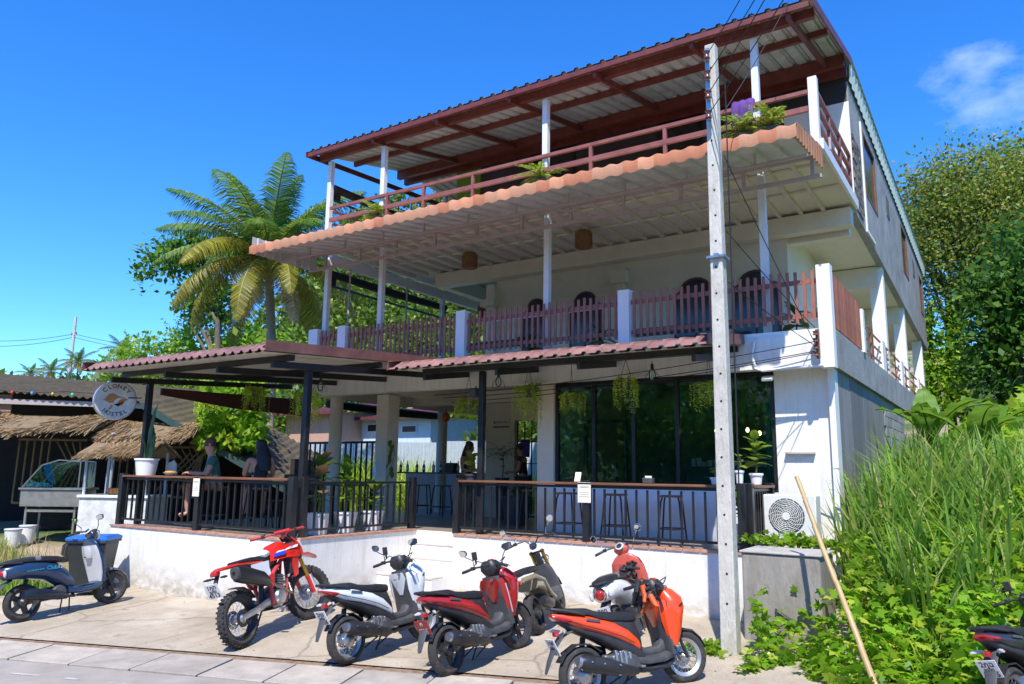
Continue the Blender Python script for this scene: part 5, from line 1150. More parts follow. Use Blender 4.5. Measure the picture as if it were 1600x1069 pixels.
# ---------------------------------------------------------------- trees on the left and behind
def at_ground(px, d):
    """ground point along the pixel column px at distance d"""
    r = ray(px, 720); r = Vector((r.x, r.y, 0)).normalized()*d; return Vector((r.x, r.y, float(gz(r.x, r.y))))
def E(px, py, Y, r): return (aty(px, py, Y)[:], r)
b0 = aty(330, 700, 22.5); b0.z = float(gz(b0.x, b0.y))
tree('broadleaf_tree', 'big leaved green tree spreading behind the coconut palm', b0, aty(340, 500, 22.5), [E(300, 395, 22.5, (1.6, 1.4, .9)), E(255, 405, 22.3, (1.1, 1, .8)), E(345, 385, 22.8, (1.3, 1.2, .8)), E(228, 440, 22.2, (.45, .5, .5)), E(330, 470, 23, (1.9, 1.5, 1.2))], 130, 26, .30, .30, LF_TREE, shell=.35)
b1 = aty(300, 700, 25); b1.z = float(gz(b1.x, b1.y))
tree('broadleaf_tree', 'leafy green tree low behind the left terrace canopy', b1, aty(300, 600, 25), [E(310, 540, 25, (2.4, 1.5, 1.5)), E(400, 545, 25.5, (2.2, 1.5, 1.4)), E(230, 560, 25, (2.2, 1.5, 1.3)), E(180, 585, 28, (2.2, 1.5, .9)), E(440, 560, 26, (1.6, 1.4, 1.0)), E(320, 640, 24, (2.6, 1.5, 1.6)), E(385, 645, 24, (1.5, 1.2, 1.5))], 330, 26, .34, .27, LF_VINE, shell=.4)
# wooded hillside: a far-off mass
hp, hd_, hs = [], [], []
cnt = 0
while cnt < 700:
    az = R_(-33+NR.uniform(-36, 10)); dist = 32 + 110*NR.random()**1.2
    x, y = dist*math.sin(az), dist*math.cos(az)
    if y < 24 or (x > -13 and y < 34) or (-51.5 < az*57.296 < -34 and dist < 46): continue
    z0 = float(gz(x, y)); r = NR.uniform(1.6, 3.6)*(.75+dist/140); k = 330
    d = NR.normal(size=(k, 3)); d /= np.linalg.norm(d, axis=1, keepdims=True); d[:, 2] = np.abs(d[:, 2])*1.05-.15
    hp.append(np.array([x, y, z0+r*.75]) + d*np.array([r, r, r*NR.uniform(.8, 1.25)])*(.82+.26*NR.random((k, 1)))); hd_.append(d+NR.normal(size=(k, 3))*.7); hs.append(np.full(k, .05*r+.004*dist+.14)); cnt += 1
o = link('hillside_forest', leaf_mesh('hillside_forest', np.concatenate(hp), np.concatenate(hd_), np.concatenate(hs)*(.7+.6*NR.random(sum(map(len, hs)))), LF_HILL)); tag(o, 'wooded green hillside beyond the houses', 'forest', kind='stuff')
# trees at the right, behind the side wall
def base_px(px, Y):
    p = aty(px, 740, Y); return Vector((p.x, p.y, float(gz(p.x, p.y))))
tr = base_px(1490, 33)
tree('feathery_tree', 'tall feathery tree with several bare trunks behind the grey side wall', tr, aty(1490, 420, 33), [E(1450, 330, 33, (1.9, 2.0, 1.8)), E(1500, 300, 33, (2.2, 2, 1.6)), E(1560, 310, 32, (2.2, 2, 1.8)), E(1430, 390, 33, (1.5, 1.8, 1.4)), E(1480, 400, 32, (2.0, 1.8, 1.3)), E(1540, 395, 33, (2.2, 2, 1.5)), E(1610, 330, 32, (2, 2, 2)), E(1460, 270, 33, (1.1, 1.3, .7)), E(1530, 265, 33, (1.3, 1.3, .6)), E(1580, 262, 33, (1.3, 1.2, .6)), E(1445, 470, 33, (1.3, 1.3, 1.0)), E(1520, 470, 33, (1.6, 1.4, .8)), E(1425, 290, 33, (.6, .5, .5)), E(1472, 245, 33, (.7, .6, .4)), E(1512, 248, 33, (.6, .5, .5)), E(1548, 242, 33, (.7, .6, .5)), E(1592, 240, 33, (.8, .6, .5)), E(1415, 345, 32, (.6, .6, .7)), E(1495, 225, 33, (.35, .3, .3))], 640, 46, .42, .15, LF_FEATH, shell=.15, r0=.17,
     trunks=[((-1.0, 0, 0), (-.8, 0, 7.0)), ((.1, .2, 0), (.3, 0, 7.5)), ((.9, -.4, 0), (.6, 0, 7.2)), ((1.5, .3, 0), (2.0, .3, 8.0))], limbs=16)
tr2 = base_px(1585, 27)
tree('broadleaf_tree', 'dark green broadleaf tree at the right edge of the photo', tr2, aty(1590, 560, 27), [E(1575, 470, 27, (1.2, 1.4, 1.3)), E(1600, 530, 27, (1.5, 1.4, 1.4)), E(1560, 570, 26.5, (1.0, 1.2, 1.2)), E(1620, 430, 27, (1.4, 1.4, 1.4)), E(1590, 390, 28, (1, 1, .8))], 190, 34, .30, .24, LF_DARK, shell=.35)
tr3 = base_px(1600, 36)
tree('broadleaf_tree', 'tall tree whose crown tops the skyline in the right corner', tr3, aty(1600, 330, 36), [E(1600, 270, 36, (1.6, 1.5, 1.5)), E(1640, 300, 36, (2.5, 2, 2)), E(1590, 330, 36, (1.8, 1.5, 1.5))], 90, 34, .4, .26, LF_TREE, shell=.4)
# vines climbing the trunks
for i, (px, pt, pb_) in enumerate(((1452, 480, 650), (1480, 520, 650), (1500, 440, 650))):
    a, b = aty(px, pt, 32.3), aty(px, pb_, 32.0); k = 900
    s = NR.random(k)[:, None]; P = np.array(a[:])*(1-s)+np.array(b[:])*s + NR.normal(size=(k, 3))*np.array([.26, .26, .12])
    bb = Vector((b.x, b.y, float(gz(b.x, b.y))))
    t = thing('climbing_vine', ('leftmost ivy column climbing a trunk next to the grey wall', 'short middle ivy column between the bare trunks', 'tallest ivy column covering a trunk behind the wall')[i], 'vine', bb, group='ivy covered trunks')
    link('foliage', leaf_mesh('foliage', P-np.array(bb[:]), NR.normal(size=(k, 3))+np.array([0, -.6, -.6]), .17+.1*NR.random(k), LF_VINE), t); part('stem', MB().tube([(0, 0, -.3), a-bb], .08, 6), BARK, t)
# bank of creeping vines behind the tall grass
def scatter(n, fn):
    out = []
    while len(out) < n:
        q = fn()
        if q is not None: out.append(q)
    return np.array(out)
def on_bank():
    x, y = NR.uniform(-1.9, 9), NR.uniform(15.5, 31)
    return (x, y, float(gz(x, y)) + abs(NR.normal())*.28 + .35*math.sin(x*1.3)*math.sin(y*.9)+.2)
P = scatter(15000, on_bank)
o = link('bank_vines', leaf_mesh('bank_vines', P, NR.normal(size=(len(P), 3))+np.array([0, -.8, .1]), .20+.16*NR.random(len(P)), LF_VINE, LOBED, .8)); tag(o, 'creeping vines covering the slope behind the banana plants', 'ground cover', kind='stuff')
# banana plants
def banana_leaf(L, w, m, droop=60, seed=0):
    r = random.Random(seed); n = 16; V = []; Qd = []; p = Vector((0, 0, 0)); mid = []
    for i in range(n+1):
        a = R_(68) - R_(droop)*(i/n)**1.3; mid.append(p.copy()); p = p + Vector((math.cos(a), 0, math.sin(a)))*L/n
    mb = MB()
    for i in range(2, n+1):
        s = (i-2)/(n-2); hw = w*max(.03, math.sin(math.pi*min(1, .06+.94*s))**.55)
        tear = r.uniform(.0, .06) if i % 2 else 0
        V += [mid[i]+Vector((-tear, -hw, .10*hw+.04*math.sin(i*2.1))), mid[i], mid[i]+Vector((-tear, hw, .10*hw+.04*math.sin(i*1.7+1)))]
    for i in range(n-2):
        o = i*3; Qd += [(o, o+1, o+4, o+3), (o+1, o+2, o+5, o+4)]
    mb.add(V, Qd); mb.tube(mid[::2], [.022*(1-.8*k/len(mid[::2])) for k in range(len(mid[::2]))], 5)
    return mb.mesh('leaf', m, smooth=60)
for j, (px, py, Y, leaves, lb) in enumerate(((1455, 700, 15.5, ((100, 1.3, 20), (200, 1.2, 75), (330, 1.5, 85), (20, 1.6, 95), (265, 1.1, 60)), 'banana plant with an upright folded leaf close to the grey wall'), (1530, 715, 15.0, ((185, 1.5, 85), (0, 1.6, 90), (285, 1.4, 80), (60, 1.3, 55), (320, 1.3, 100)), 'broader banana plant spreading over the tall grass'))):
    c = aty(px, py, Y); b = Vector((c.x, c.y, float(gz(c.x, c.y)))); h = max(.6, c.z-b.z)
    t = thing('banana_plant', lb, 'plant', b, group='banana plants behind the grass')
    part('stem', MB().tube([(0, 0, -.2), (0, 0, h*.6), (0, 0, h)], [.10, .08, .05], 10), mat('banana_stem', (.16, .20, .05), .6), t)
    for k, (yaw, L, dr) in enumerate(leaves): link('leaf', banana_leaf(L, .22, LF_BAN, dr, k+j*9), t, (0, 0, h), (0, 0, R_(yaw)))
# tall grass on the bank
def blades(name, P, hgt, w, m, lean=.5, label=None, cat='grass'):
    n = len(P); az = NR.random(n)*2*np.pi; ln = lean*(.3+NR.random(n)); h = hgt*(.6+.7*NR.random(n)); seg = 5
    V = np.zeros((n, seg*2+1, 3)); dx, dy = np.cos(az), np.sin(az)
    for i in range(seg+1):
        s = i/seg; out = ln*h*s**2.2; up = h*(s - .30*ln*s**3); ww = w*(1-s)**.6*(.6+.8*min(1, s*3))
        c = P + np.stack([dx*out, dy*out, up], 1)
        if i < seg:
            V[:, 2*i] = c + np.stack([-dy*ww, dx*ww, 0*ww*np.ones(n)], 1) if np.ndim(ww) else c + np.stack([-dy, dx, 0*dx], 1)*ww
            V[:, 2*i+1] = c - np.stack([-dy, dx, 0*dx], 1)*ww
        else: V[:, 2*seg] = c
    fv = []
    for i in range(seg-1): fv.append(np.array([2*i, 2*i+1, 2*i+3, 2*i+2]))
    fv = np.array(fv); last = np.array([2*seg-2, 2*seg-1, 2*seg, 2*seg])
    off = np.arange(n)[:, None, None]*(2*seg+1); Qd = (off + fv[None]).reshape(-1, 4)
    # the tip: one more quad ending in a narrow edge
    V2 = V.reshape(-1, 3); tipA = np.arange(n)*(2*seg+1)
    tri = np.stack([tipA+2*seg-2, tipA+2*seg-1, tipA+2*seg, tipA+2*seg], 1)
    me = bpy.data.meshes.new(name); me.vertices.add(len(V2)); me.vertices.foreach_set('co', V2.astype(np.float32).ravel())
    loops = np.concatenate([Qd.ravel(), tri[:, :3].ravel()]).astype(np.int32); nq = len(Qd)
    me.loops.add(len(loops)); me.loops.foreach_set('vertex_index', loops); me.polygons.add(nq+n)
    me.polygons.foreach_set('loop_start', np.concatenate([np.arange(nq)*4, nq*4+np.arange(n)*3]).astype(np.int32)); me.polygons.foreach_set('loop_total', np.concatenate([np.full(nq, 4), np.full(n, 3)]).astype(np.int32))
    me.update(calc_edges=True); me.materials.append(m)
    o = link(name, me); 
    if label: tag(o, label, cat, kind='stuff')
    return o
def grass_pt(y0, y1, edge=0.0):
    def f():
        y = NR.uniform(y0, y1); x = NR.uniform(-2.15, 7.0)
        if roadv(x, y) < 9.75+edge + .5*math.sin(x*1.9): return None
        if x < -1.3 and y < 10.75 + .2*math.sin(x*5): return None
        if x < -2.0: return None
        return (x, y, float(gz(x, y))-.04)
    return f
blades('tall_grass', scatter(5200, grass_pt(9.4, 13.5)), 1.22, .0205, LF_GRASS, .42, 'tall bluish green grass growing on the bank beside the building')
blades('tall_grass', scatter(4600, grass_pt(12.0, 18)), .95, .018, LF_LIME, .55, 'yellow green grass higher up the bank')
# lobed vine leaves over the front of the bank
def vine_pt():
    x, y = NR.uniform(-2.6, 4.5), NR.uniform(8.0, 12.2)
    v = roadv(x, y); e = (8.42 if x > -2.0 else 8.7) + .28*math.sin(x*2.3) + .2*math.sin(x*5.1)
    if v < e or v > e+2.7: return None
    if x < -1.75 and y > 9.4 and NR.random() < .85: return None
    hump = .72*sm(e, e+1.1, v)
    return (x, y, float(gz(x, y)) + .02 + hump*NR.random()**.6 + .05*NR.random())
P = scatter(8600, vine_pt)
o = link('vine_leaves', leaf_mesh('vine_leaves', P, NR.normal(size=(len(P), 3))*.6+np.array([.15, -.8, .12]), .07+.085*NR.random(len(P)), LF_VINE, LOBED, .9)); tag(o, 'lobed vine leaves tumbling over the front of the bank', 'ground cover', kind='stuff')
def front_grass():
    x, y = NR.uniform(-1.7, 4.5), NR.uniform(8.6, 11); v = roadv(x, y)
    if v < 8.9+.3*math.sin(x*2.3): return None
    return (x, y, float(gz(x, y))-.03)
blades('front_grass', scatter(620, front_grass), .60, .009, LF_LIME, .7, 'thin green grass stems among the vine leaves')
# small weeds at the pole foot and on the plinth
def weeds(n, c, r, zt): return np.array([(c[0]+NR.normal()*r, c[1]+NR.normal()*r, zt+abs(NR.normal())*.05) for _ in range(n)])
for lb, c, r, z0, n in (('small weeds growing at the foot of the utility pole', (-3.12, 9.0), .13, None, 160), ('green creeper on the concrete block under the air conditioner', (-2.45, 10.55), .30, 1.02, 420)):
    z = float(gz(*c)) if z0 is None else z0; P = weeds(n, c, r, z)
    if z0: P[:, 1] = 10.55+NR.normal(size=n)*.06
    o = link('weeds', leaf_mesh('weeds', P, NR.normal(size=(n, 3))*.7+np.array([0, -.3, .5]), .05+.05*NR.random(n), LF_VINE, LOBED, .8)); tag(o, lb, 'weeds', kind='stuff')
# grass at the left behind the blue scooter, and dry stems
def left_pt():
    x, y = NR.uniform(-20.5, -13.95), NR.uniform(4.6, 7.9)
    if x > -14.4 and y < 7.1: return None
    return (x, y, float(gz(x, y))-.03)
blades('left_grass', scatter(5200, left_pt), .34, .010, LF_GRASS, .8, 'green grass patch between the wheelie bin and the left edge')
blades('dry_stems', scatter(220, lambda: (NR.uniform(-16.5, -14.5), NR.uniform(6.6, 7.8), -.15)), .75, .006, leafmat('straw', (.30, .22, .08), (.45, .36, .16)), .4, 'tall straw coloured stems beside the wheelie bin')
# bright undergrowth seen through the open ground floor
def under_pt():
    x, y = NR.uniform(-24, -12), NR.uniform(18.5, 22)
    return (x, y, float(gz(x, y)))
blades('undergrowth', scatter(3600, under_pt), 1.9, .025, LF_LIME, .8, 'bright lime green undergrowth behind the open ground floor')
def hedge_pt():
    az = R_(-33+NR.uniform(-22, -17.8)); d = NR.uniform(19.5, 24); return (d*math.sin(az), d*math.cos(az), float(gz(0, 20))+abs(NR.normal())*.9+.2)
P = scatter(5200, hedge_pt)
o = link('hedge_foliage', leaf_mesh('hedge_foliage', P, NR.normal(size=(len(P), 3))+np.array([.2, -.5, 0]), .14+.14*NR.random(len(P)), LF_VINE)); tag(o, 'sunlit shrubs behind the left terrace railing', 'shrubs', kind='stuff')
# trees over the road behind the camera, seen only as reflections in the windows
b = Vector((-14, -18, float(gz(-14, -18))))
rt = tree('roadside_tree', 'leafy roadside tree on the far side of the road', b, b+Vector((0, 0, 4.5)), [((b+Vector((0, 0, 4.5)))[:], (4.5, 3, 2.6)), ((b+Vector((2.5, 0, 3)))[:], (3, 2.5, 2.2)), ((b+Vector((-2.5, .5, 2.4)))[:], (3, 2.5, 2))], 200, 26, .6, .42, LF_TREE, group='trees across the road', shell=.35, limbs=4)
for i, (x, y, s_) in enumerate(((-26, -15, 1.0), (-2, -20, 1.1), (9, -17, 1.0), (19, -13, .9), (-37, -10, 1.1), (-20, -24, 1.3), (-8, -25, 1.3), (4, -26, 1.4), (15, -24, 1.3), (-32, -22, 1.3), (28, -18, 1.2))):
    dup(rt, (x, y, float(gz(x, y))), (0, 0, i*1.9)).scale = (s_,)*3
# ---------------------------------------------------------------- ferns, hanging baskets, potted plants
def fern_mesh(n, L, droop, seed, w=.16, m=LF_FERN):
    r = random.Random(seed); P, D, S = [], [], []
    for i in range(n):
        yaw = r.uniform(0, 2*math.pi); l = L*r.uniform(.6, 1.1); p = Vector((0, 0, 0)); k = 14; a0 = r.uniform(.5, 1.3)
        for j in range(k):
            a = a0 - R_(droop)*(j/k)**.8; d = Vector((math.cos(a)*math.cos(yaw), math.cos(a)*math.sin(yaw), math.sin(a))); p = p + d*l/k
            sd = Vector((-math.sin(yaw), math.cos(yaw), 0))
            for s in (-1, 1): P.append(p[:]); D.append((sd*s+d*.45)[:]); S.append(w*L*(.45+.6*math.sin(math.pi*(j+1)/(k+1))))
    return leaf_mesh('fronds', np.array(P), np.array(D), np.array(S), m, up=.9, aspect=.7)
LF_HANG = leafmat('hanging_fern_leaves', (.24, .36, .03), (.42, .54, .07), (.5, .52, .12), trl=.5)
POTG = mat('dark_pot', (.05, .06, .07), .5)
ferns = [fern_mesh(20, .55, 70, s) for s in range(2)]
for i, (px, py, k, lb) in enumerate(((592, 322, 0, 'small fern at the foot of the second post of the top floor'), (845, 268, 1, 'fern around the third post of the top floor'), (1160, 190, 1, 'fern beside the purple cloth on the top floor edge'), (1205, 180, 0, 'fern under the rail at the right end of the top floor'))):
    p = aty(px, py, YF+.0); t = thing('fern', lb, 'plant', (p.x, YF+.02, 7.08), group='ferns along the top floor edge'); link('fronds', ferns[k], t, (0, 0, .16)); part('pot', MB().lathe([(.09, -.12), (.12, .1), (.13, .14)], 12), POTG, t)
def trail_mesh(n, L, seed, m):
    # thin stems that spill over a small basket and hang
    r = random.Random(seed); P, D, S = [], [], []
    for i in range(n):
        yaw = r.uniform(0, 2*math.pi); l = L*r.uniform(.25, 1.0)**1.3; p = Vector((.07*math.cos(yaw), .07*math.sin(yaw), 0)); k = max(5, int(l/.03)); out = r.uniform(.4, 1.3)
        for j in range(k):
            s = j/k; d = Vector((math.cos(yaw)*out*max(0, .9-2.2*s), math.sin(yaw)*out*max(0, .9-2.2*s), .5-2.4*s if s < .45 else -1)).normalized(); p = p + d*l/k
            for q in (-1, 1):
                P.append(p[:]); D.append((Vector((-math.sin(yaw)*q, math.cos(yaw)*q, -.35))+Vector((r.uniform(-.6, .6), r.uniform(-.6, .6), r.uniform(-.3, .3))))[:]); S.append(r.uniform(.045, .085)*(1-.45*s))
    return leaf_mesh('fronds', np.array(P), np.array(D), np.array(S), m, up=.5, aspect=.9)
hang = [trail_mesh(n, L, s, LF_HANG) for n, L, s in ((52, .85, 11), (42, 1.0, 12), (60, .62, 13), (36, .75, 14))]
for i, (px, py, Y, k, lb) in enumerate(((400, 612, 10.3, 0, 'hanging fern basket nearest the coconut palm trunk under the left canopy'), (325, 630, 11.2, 1, 'hanging fern basket above the seated man'), (478, 622, 9.0, 2, 'hanging fern basket right of the corner post'), (732, 632, 11.0, 0, 'hanging fern basket left of the thin black post'), (826, 612, 11.2, 1, 'hanging fern basket in front of the dark doorway'), (893, 622, 11.3, 2, 'hanging fern basket over the left window pane'), (978, 600, 11.2, 1, 'hanging fern basket in the middle of the windows'), (1108, 606, 11.3, 0, 'hanging fern basket half behind the utility pole'))):
    p = aty(px, py, Y); top = (zR(min(Y, 11.4)) if p.x > -8.9 else zL(Y)) - .1
    t = thing('hanging_plant', lb, 'plant', p, (0, 0, i*1.1), group='hanging fern baskets under the canopies'); link('fronds', hang[(k+i) % 4], t, (0, 0, .03)).scale = ((.8, .8, 1.0), (1, .8, .75), (.75, .75, 1.15), (.9, 1, .9))[i % 4]
    part('basket', MB().lathe([(.06, -.10), (.11, .03), (.115, .05)], 12), POTG, t)
    part('wire', MB().tube([(.1, 0, .04), (0, 0, min(.5, top-p.z)), (0, 0, top-p.z)], .004, 4).tube([(-.1, 0, .04), (0, 0, min(.5, top-p.z))], .004, 4), BLACK, t)
def big_leaf(L, w, m):
    V = []; Qd = []; n = 8
    for i in range(n+1):
        s = i/n; hw = w*math.sin(math.pi*min(1, .04+.92*s**.8))**.7; z = .25*L*s-.35*L*s*s
        V += [(L*s, -hw, z+.12*hw), (L*s, 0, z), (L*s, hw, z+.12*hw)]
    for i in range(n): o = i*3; Qd += [(o, o+1, o+4, o+3), (o+1, o+2, o+5, o+4)]
    return MB().add(V, Qd).mesh('leaf', m, smooth=60)
POTW = mat('white_pot', (.78, .78, .76), .4, var=.02)
bl = [big_leaf(.36, .11, LF_FIDDLE), big_leaf(.30, .10, LF_FERN), big_leaf(.34, .12, leafmat('bronze_leaf', (.13, .08, .04), (.22, .14, .07), trl=.2))]
def potted(label, c, hgt, n, kinds, potr=.17, poth=.30, spread=1.0, pot=None, s=1.0, name='potted_plant', group='potted plants on the terrace'):
    t = thing(name, label, 'plant', c, (0, 0, 0), group)
    part('pot', MB().lathe([(potr*.78, 0), (potr, poth), (potr+.012, poth), (potr+.012, poth-.03), (potr-.02, poth-.01), (potr*.7, poth-.03)], 18), pot or POTW, t)
    part('stem', MB().tube([(0, 0, poth-.05), (.02, .01, poth+hgt*.5), (0, 0, poth+hgt)], .014, 6), mat('green_stem', (.10, .12, .03), .6), t)
    for i in range(n):
        z = poth + hgt*(.25+.75*i/n)
        link('leaf', bl[rnd.choice(kinds)], t, (0, 0, z), (rnd.uniform(-.3, .3), R_(-rnd.uniform(15, 70)*(.5+i/n)+25), i*2.4+rnd.uniform(-.4, .4))).scale = (s*rnd.uniform(.75, 1.15),)*3
    return t
for px, h, n, ks, lb in ((498, .85, 22, [2, 0], 'tall bronze leaved plant in the left white pot behind the short railing'), (541, .80, 24, [0, 1], 'glossy green plant in the middle white pot behind the short railing'), (584, .45, 14, [1, 0], 'lower green plant in the right white pot behind the short railing')):
    p = atx(px, 830, -9.42); potted(lb, (-9.45, p.y, FZ), h, n, ks, .19, .33, s=.80)
p = aty(1180, 745, 11.25); potted('bright fiddle leaf plant on the counter beside the window end', (p.x, 11.3, 1.78), .5, 16, [1, 1, 0], .09, .16, s=.75)
p = aty(1121, 755, 10.85); potted('tiny plant in a white pot on the counter left of the pole', (p.x, 10.72, 1.775), .14, 5, [1], .05, .10, s=.3)
p = aty(1160, 750, 10.85); potted('white bottle shaped pot with small leaves on the counter right of the pole', (p.x, 10.72, 1.775), .22, 6, [1], .055, .20, s=.4)
p = aty(1160, 800, 11.2); potted('shaded plant in a white planter under the counter by the pole', (p.x-.05, 11.2, FZ), .35, 10, [0], .2, .32, s=.7)
p = aty(785, 740, 14.4); t = potted('dark spiky plant on a stand by the inner white wall', (p.x, 14.4, FZ), .5, 3, [0], .16, .9, pot=POTG, s=.6); link('fronds', fern_mesh(46, .85, 95, 31, .05, leafmat('spider_dark', (.012, .03, .01), (.03, .06, .015))), t, (0, 0, 1.35))
p = aty(757, 715, 11.4); potted('yellow green plant beside the thin black post on the counter', (p.x, 11.0, FZ+.86), .35, 10, [1], .10, .12, pot=POTG, s=.7)
p = aty(820, 735, 13.5); t = potted('low grassy planter before the dark doorway', (p.x, 13.2, FZ), .2, 2, [0], .3, .55, pot=POTG, s=.5); link('fronds', fern_mesh(50, .5, 90, 33, .06, LF_FIDDLE), t, (0, 0, .55))
p = aty(612, 690, 12.0); t = thing('climbing_plant', 'thin climbing plant with dark leaves on the square column', 'plant', (p.x+.1, 11.82, FZ), group=None)
part('stem', MB().tube([(-.15, 0, .3), (-.1, 0, .7), (.05, 0, 1.0), (.15, 0, 1.35), (.12, 0, 1.6)], .008, 5), mat('green_stem', (.10, .12, .03), .6), t)
for i in range(8): link('leaf', bl[0], t, (.1+rnd.uniform(-.08, .12), -.02, 1.0+i*.09), (0, R_(60), R_(-90+rnd.uniform(-50, 50)))).scale = (.4,)*3
# snake plant in the white pot on the left counter
p = aty(228, 737, 8.2)
t = thing('potted_plant', 'tall cactus like plant in a white pot beside the canopy post', 'plant', (p.x, 8.2, FZ+.88), group='potted plants on the terrace')
part('pot', MB().lathe([(.16, 0), (.20, .30), (.212, .30), (.212, .27), (.18, .28), (.1, .27)], 20), POTW, t)
for i, (dx, dy, h, yaw) in enumerate(((0, 0, 1.02, .3), (.07, .02, .65, 1.4), (-.06, .03, .45, 2.3), (.05, -.05, .5, .9), (-.04, -.05, .30, 2.9))):
    part('leaf', MB().loft([sup((dx, dy, .27), .03, .012, 8, 2, 'xy'), sup((dx+.02, dy, .27+h*.5), .045, .014, 8, 2, 'xy'), sup((dx+.05*math.cos(yaw), dy+.03, .27+h*.85), .03, .01, 8, 2, 'xy'), sup((dx+.09*math.cos(yaw), dy+.05, .27+h), .004, .003, 8, 2, 'xy')]).xf(Matrix.Rotation(yaw, 4, 'Z')), mat('succulent_green', (.08, .15, .06), .5, rgb2=(.04, .09, .03)), t)
# ================================================================ street furniture and fittings
# concrete utility pole
pb = Vector((-2.86, 9.06, float(gz(-2.86, 9.06))))
t = thing('utility_pole', 'tapered square concrete pole with bolt holes standing before the hostel', 'utility pole', pb)
Hp = 7.40 - pb.z
part('shaft', MB().loft([[Vector((sx*w, sy*w, z)) for sx, sy in ((-1, -1), (1, -1), (1, 1), (-1, 1))] for z, w in ((-.4, .094), (Hp, .068))]), POLEC, t, smooth=0, bevel=.012)
HOLE = mat('bolt_hole', (.02, .02, .02), .9)
for i in range(21):
    z = .55 + i*.33; w = .094 - .026*z/Hp
    part('bolt_hole', MB().lathe([(.002, -w-.002), (.014, -w-.002), (.014, -w+.02)], 10, 'y').xf(Matrix.Translation((.01*math.sin(i), 0, z))), HOLE, t)
INS = mat('insulator_brown', (.16, .05, .025), .25, coat=.6)
part('insulator_rack', MB().cbox((-.01, -.135, Hp-.62), (.05, .02, 1.05)), ALU, t)
for i in range(4):
    z = Hp-.22-.27*i
    part('insulator', MB().lathe([(.02, -.05), (.045, -.045), (.03, -.01), (.03, .01), (.045, .045), (.02, .05)], 14).xf(Matrix.Translation((0, -.19, z))), INS, t)
    part('bracket', MB().cbox((0, -.165, z+.06), (.04, .07, .012)).cbox((0, -.165, z-.06), (.04, .07, .012)), ALU, t)
part('clamp', MB().cbox((0, 0, Hp-2.85), (.225, .225, .03)).cbox((.02, -.13, Hp-2.85), (.06, .05, .05)), ALU, t)
CAB = mat('cable_black', (.015, .015, .016), .6)
def wire(label, a, b, sag, r=.006, group='overhead wires', n=14):
    t = thing('wire', label, 'wire', a, group=group); a = Vector(a)
    part('strand', MB().tube([p-a for p in curve_pts(a, b, sag, n)], r, 5), CAB, t); return t
top = Vector((pb.x+.02, pb.y-.2, 7.2))
# four conductors run up and away over the road at the top right
for i, (px, py) in enumerate(((1208, -40), (1236, -40), (1262, -60), (1300, -60))):
    wire(('leftmost conductor rising from the pole top', 'second conductor rising from the pole top', 'third conductor rising from the pole top', 'rightmost conductor crossing the roof corner from the pole')[i], top-Vector((0, 0, .27*i)), aty(px, py, 7.0-i*.2) + Vector((0, 0, .35)), .03)
cbr = Vector((-2.22, 11.42, 3.78))
for i, (za, zb, xb) in enumerate(((4.9, 4.0, -2.22), (4.25, 3.75, -2.24), (5.9, 3.70, -2.2))):
    wire(('upper service wire from the pole to the bracket at the white corner', 'lower service wire from the pole to the bracket at the white corner', 'steep service wire from the pole to the bracket at the white corner')[i], (pb.x+.1, pb.y+.05, za), (xb, 11.36, zb), .03, .006)
for i, (z0, z1, dz) in enumerate(((3.30, 3.86, .05), (3.24, 3.72, .06), (3.15, 3.70, .05))):
    wire(('top slack cable under the canopy to the white corner', 'middle slack cable under the canopy to the white corner', 'lowest slack cable under the canopy to the white corner')[i], (-8.9+i*.2, 11.1, z0), (-2.24, 11.36, z1-.06), .10, .007)
wire('cable hanging straight down the right side of the pole', (pb.x+.16, pb.y+.02, 6.9), (pb.x+.15, pb.y+.02, 1.2), 0, .009)
wire('slack cable from the pole to the roof corner post', (pb.x+.05, pb.y, 6.35), (-2.3, 11.4, 9.3), .08, .006)
t = thing('meter_bracket', 'brown insulator bracket fixed to the white corner of the first floor', 'bracket', (-2.2, 11.38, 3.62))
part('plate', MB().cbox((0, .03, .15), (.05, .05, .42)), INS, t)
for i in range(4): part('insulator', MB().lathe([(.02, -.03), (.04, -.025), (.025, 0), (.04, .025), (.02, .03)], 12).xf(Matrix.Translation((-.02, -.03, .0+.10*i))), INS, t)
# conduit bend on the fascia
t = thing('conduit', 'white conduit bend under the fascia beside the windows', 'conduit', (-3.05, 11.46, 3.9))
part('bend', MB().tube([(-.06, 0, 0), (-.10, 0, -.2), (-.06, 0, -.42), (.04, 0, -.46), (.9, 0, -.43)], .022, 8), STEELW, t)
t = thing('flood_lamp', 'small white flood lamp at the window corner under the fascia', 'lamp', (-2.98, 11.7, 3.36))
part('head', MB().cbox((0, -.08, -.02), (.16, .12, .05), Matrix.Rotation(R_(25), 3, 'X')), STEELW, t, bevel=.01); part('arm', MB().tube([(0, .18, .02), (0, -.04, 0)], .015, 6), STEELW, t)
t = thing('security_camera', 'small white camera under the roof at the right end of the top floor', 'camera', (-2.55, 14.6, 8.55)); part('body', MB().tube([(0, 0, 0), (-.05, -.22, -.04)], .05, 10), STEELW, t); part('mount', MB().tube([(0, .14, .03), (0, 0, 0)], .02, 6), STEELW, t)
# pipe outlet on the white wall
t = thing('vent_hood', 'thin grey metal hood on the white wall', 'vent', (-2.62, 11.9, 2.24)); part('hood', MB().cbox((0, -.04, 0), (.42, .08, .025)), GREYSTEEL, t); part('back_plate', MB().cbox((0, -.006, -.03), (.40, .008, .05)), STEELW, t)
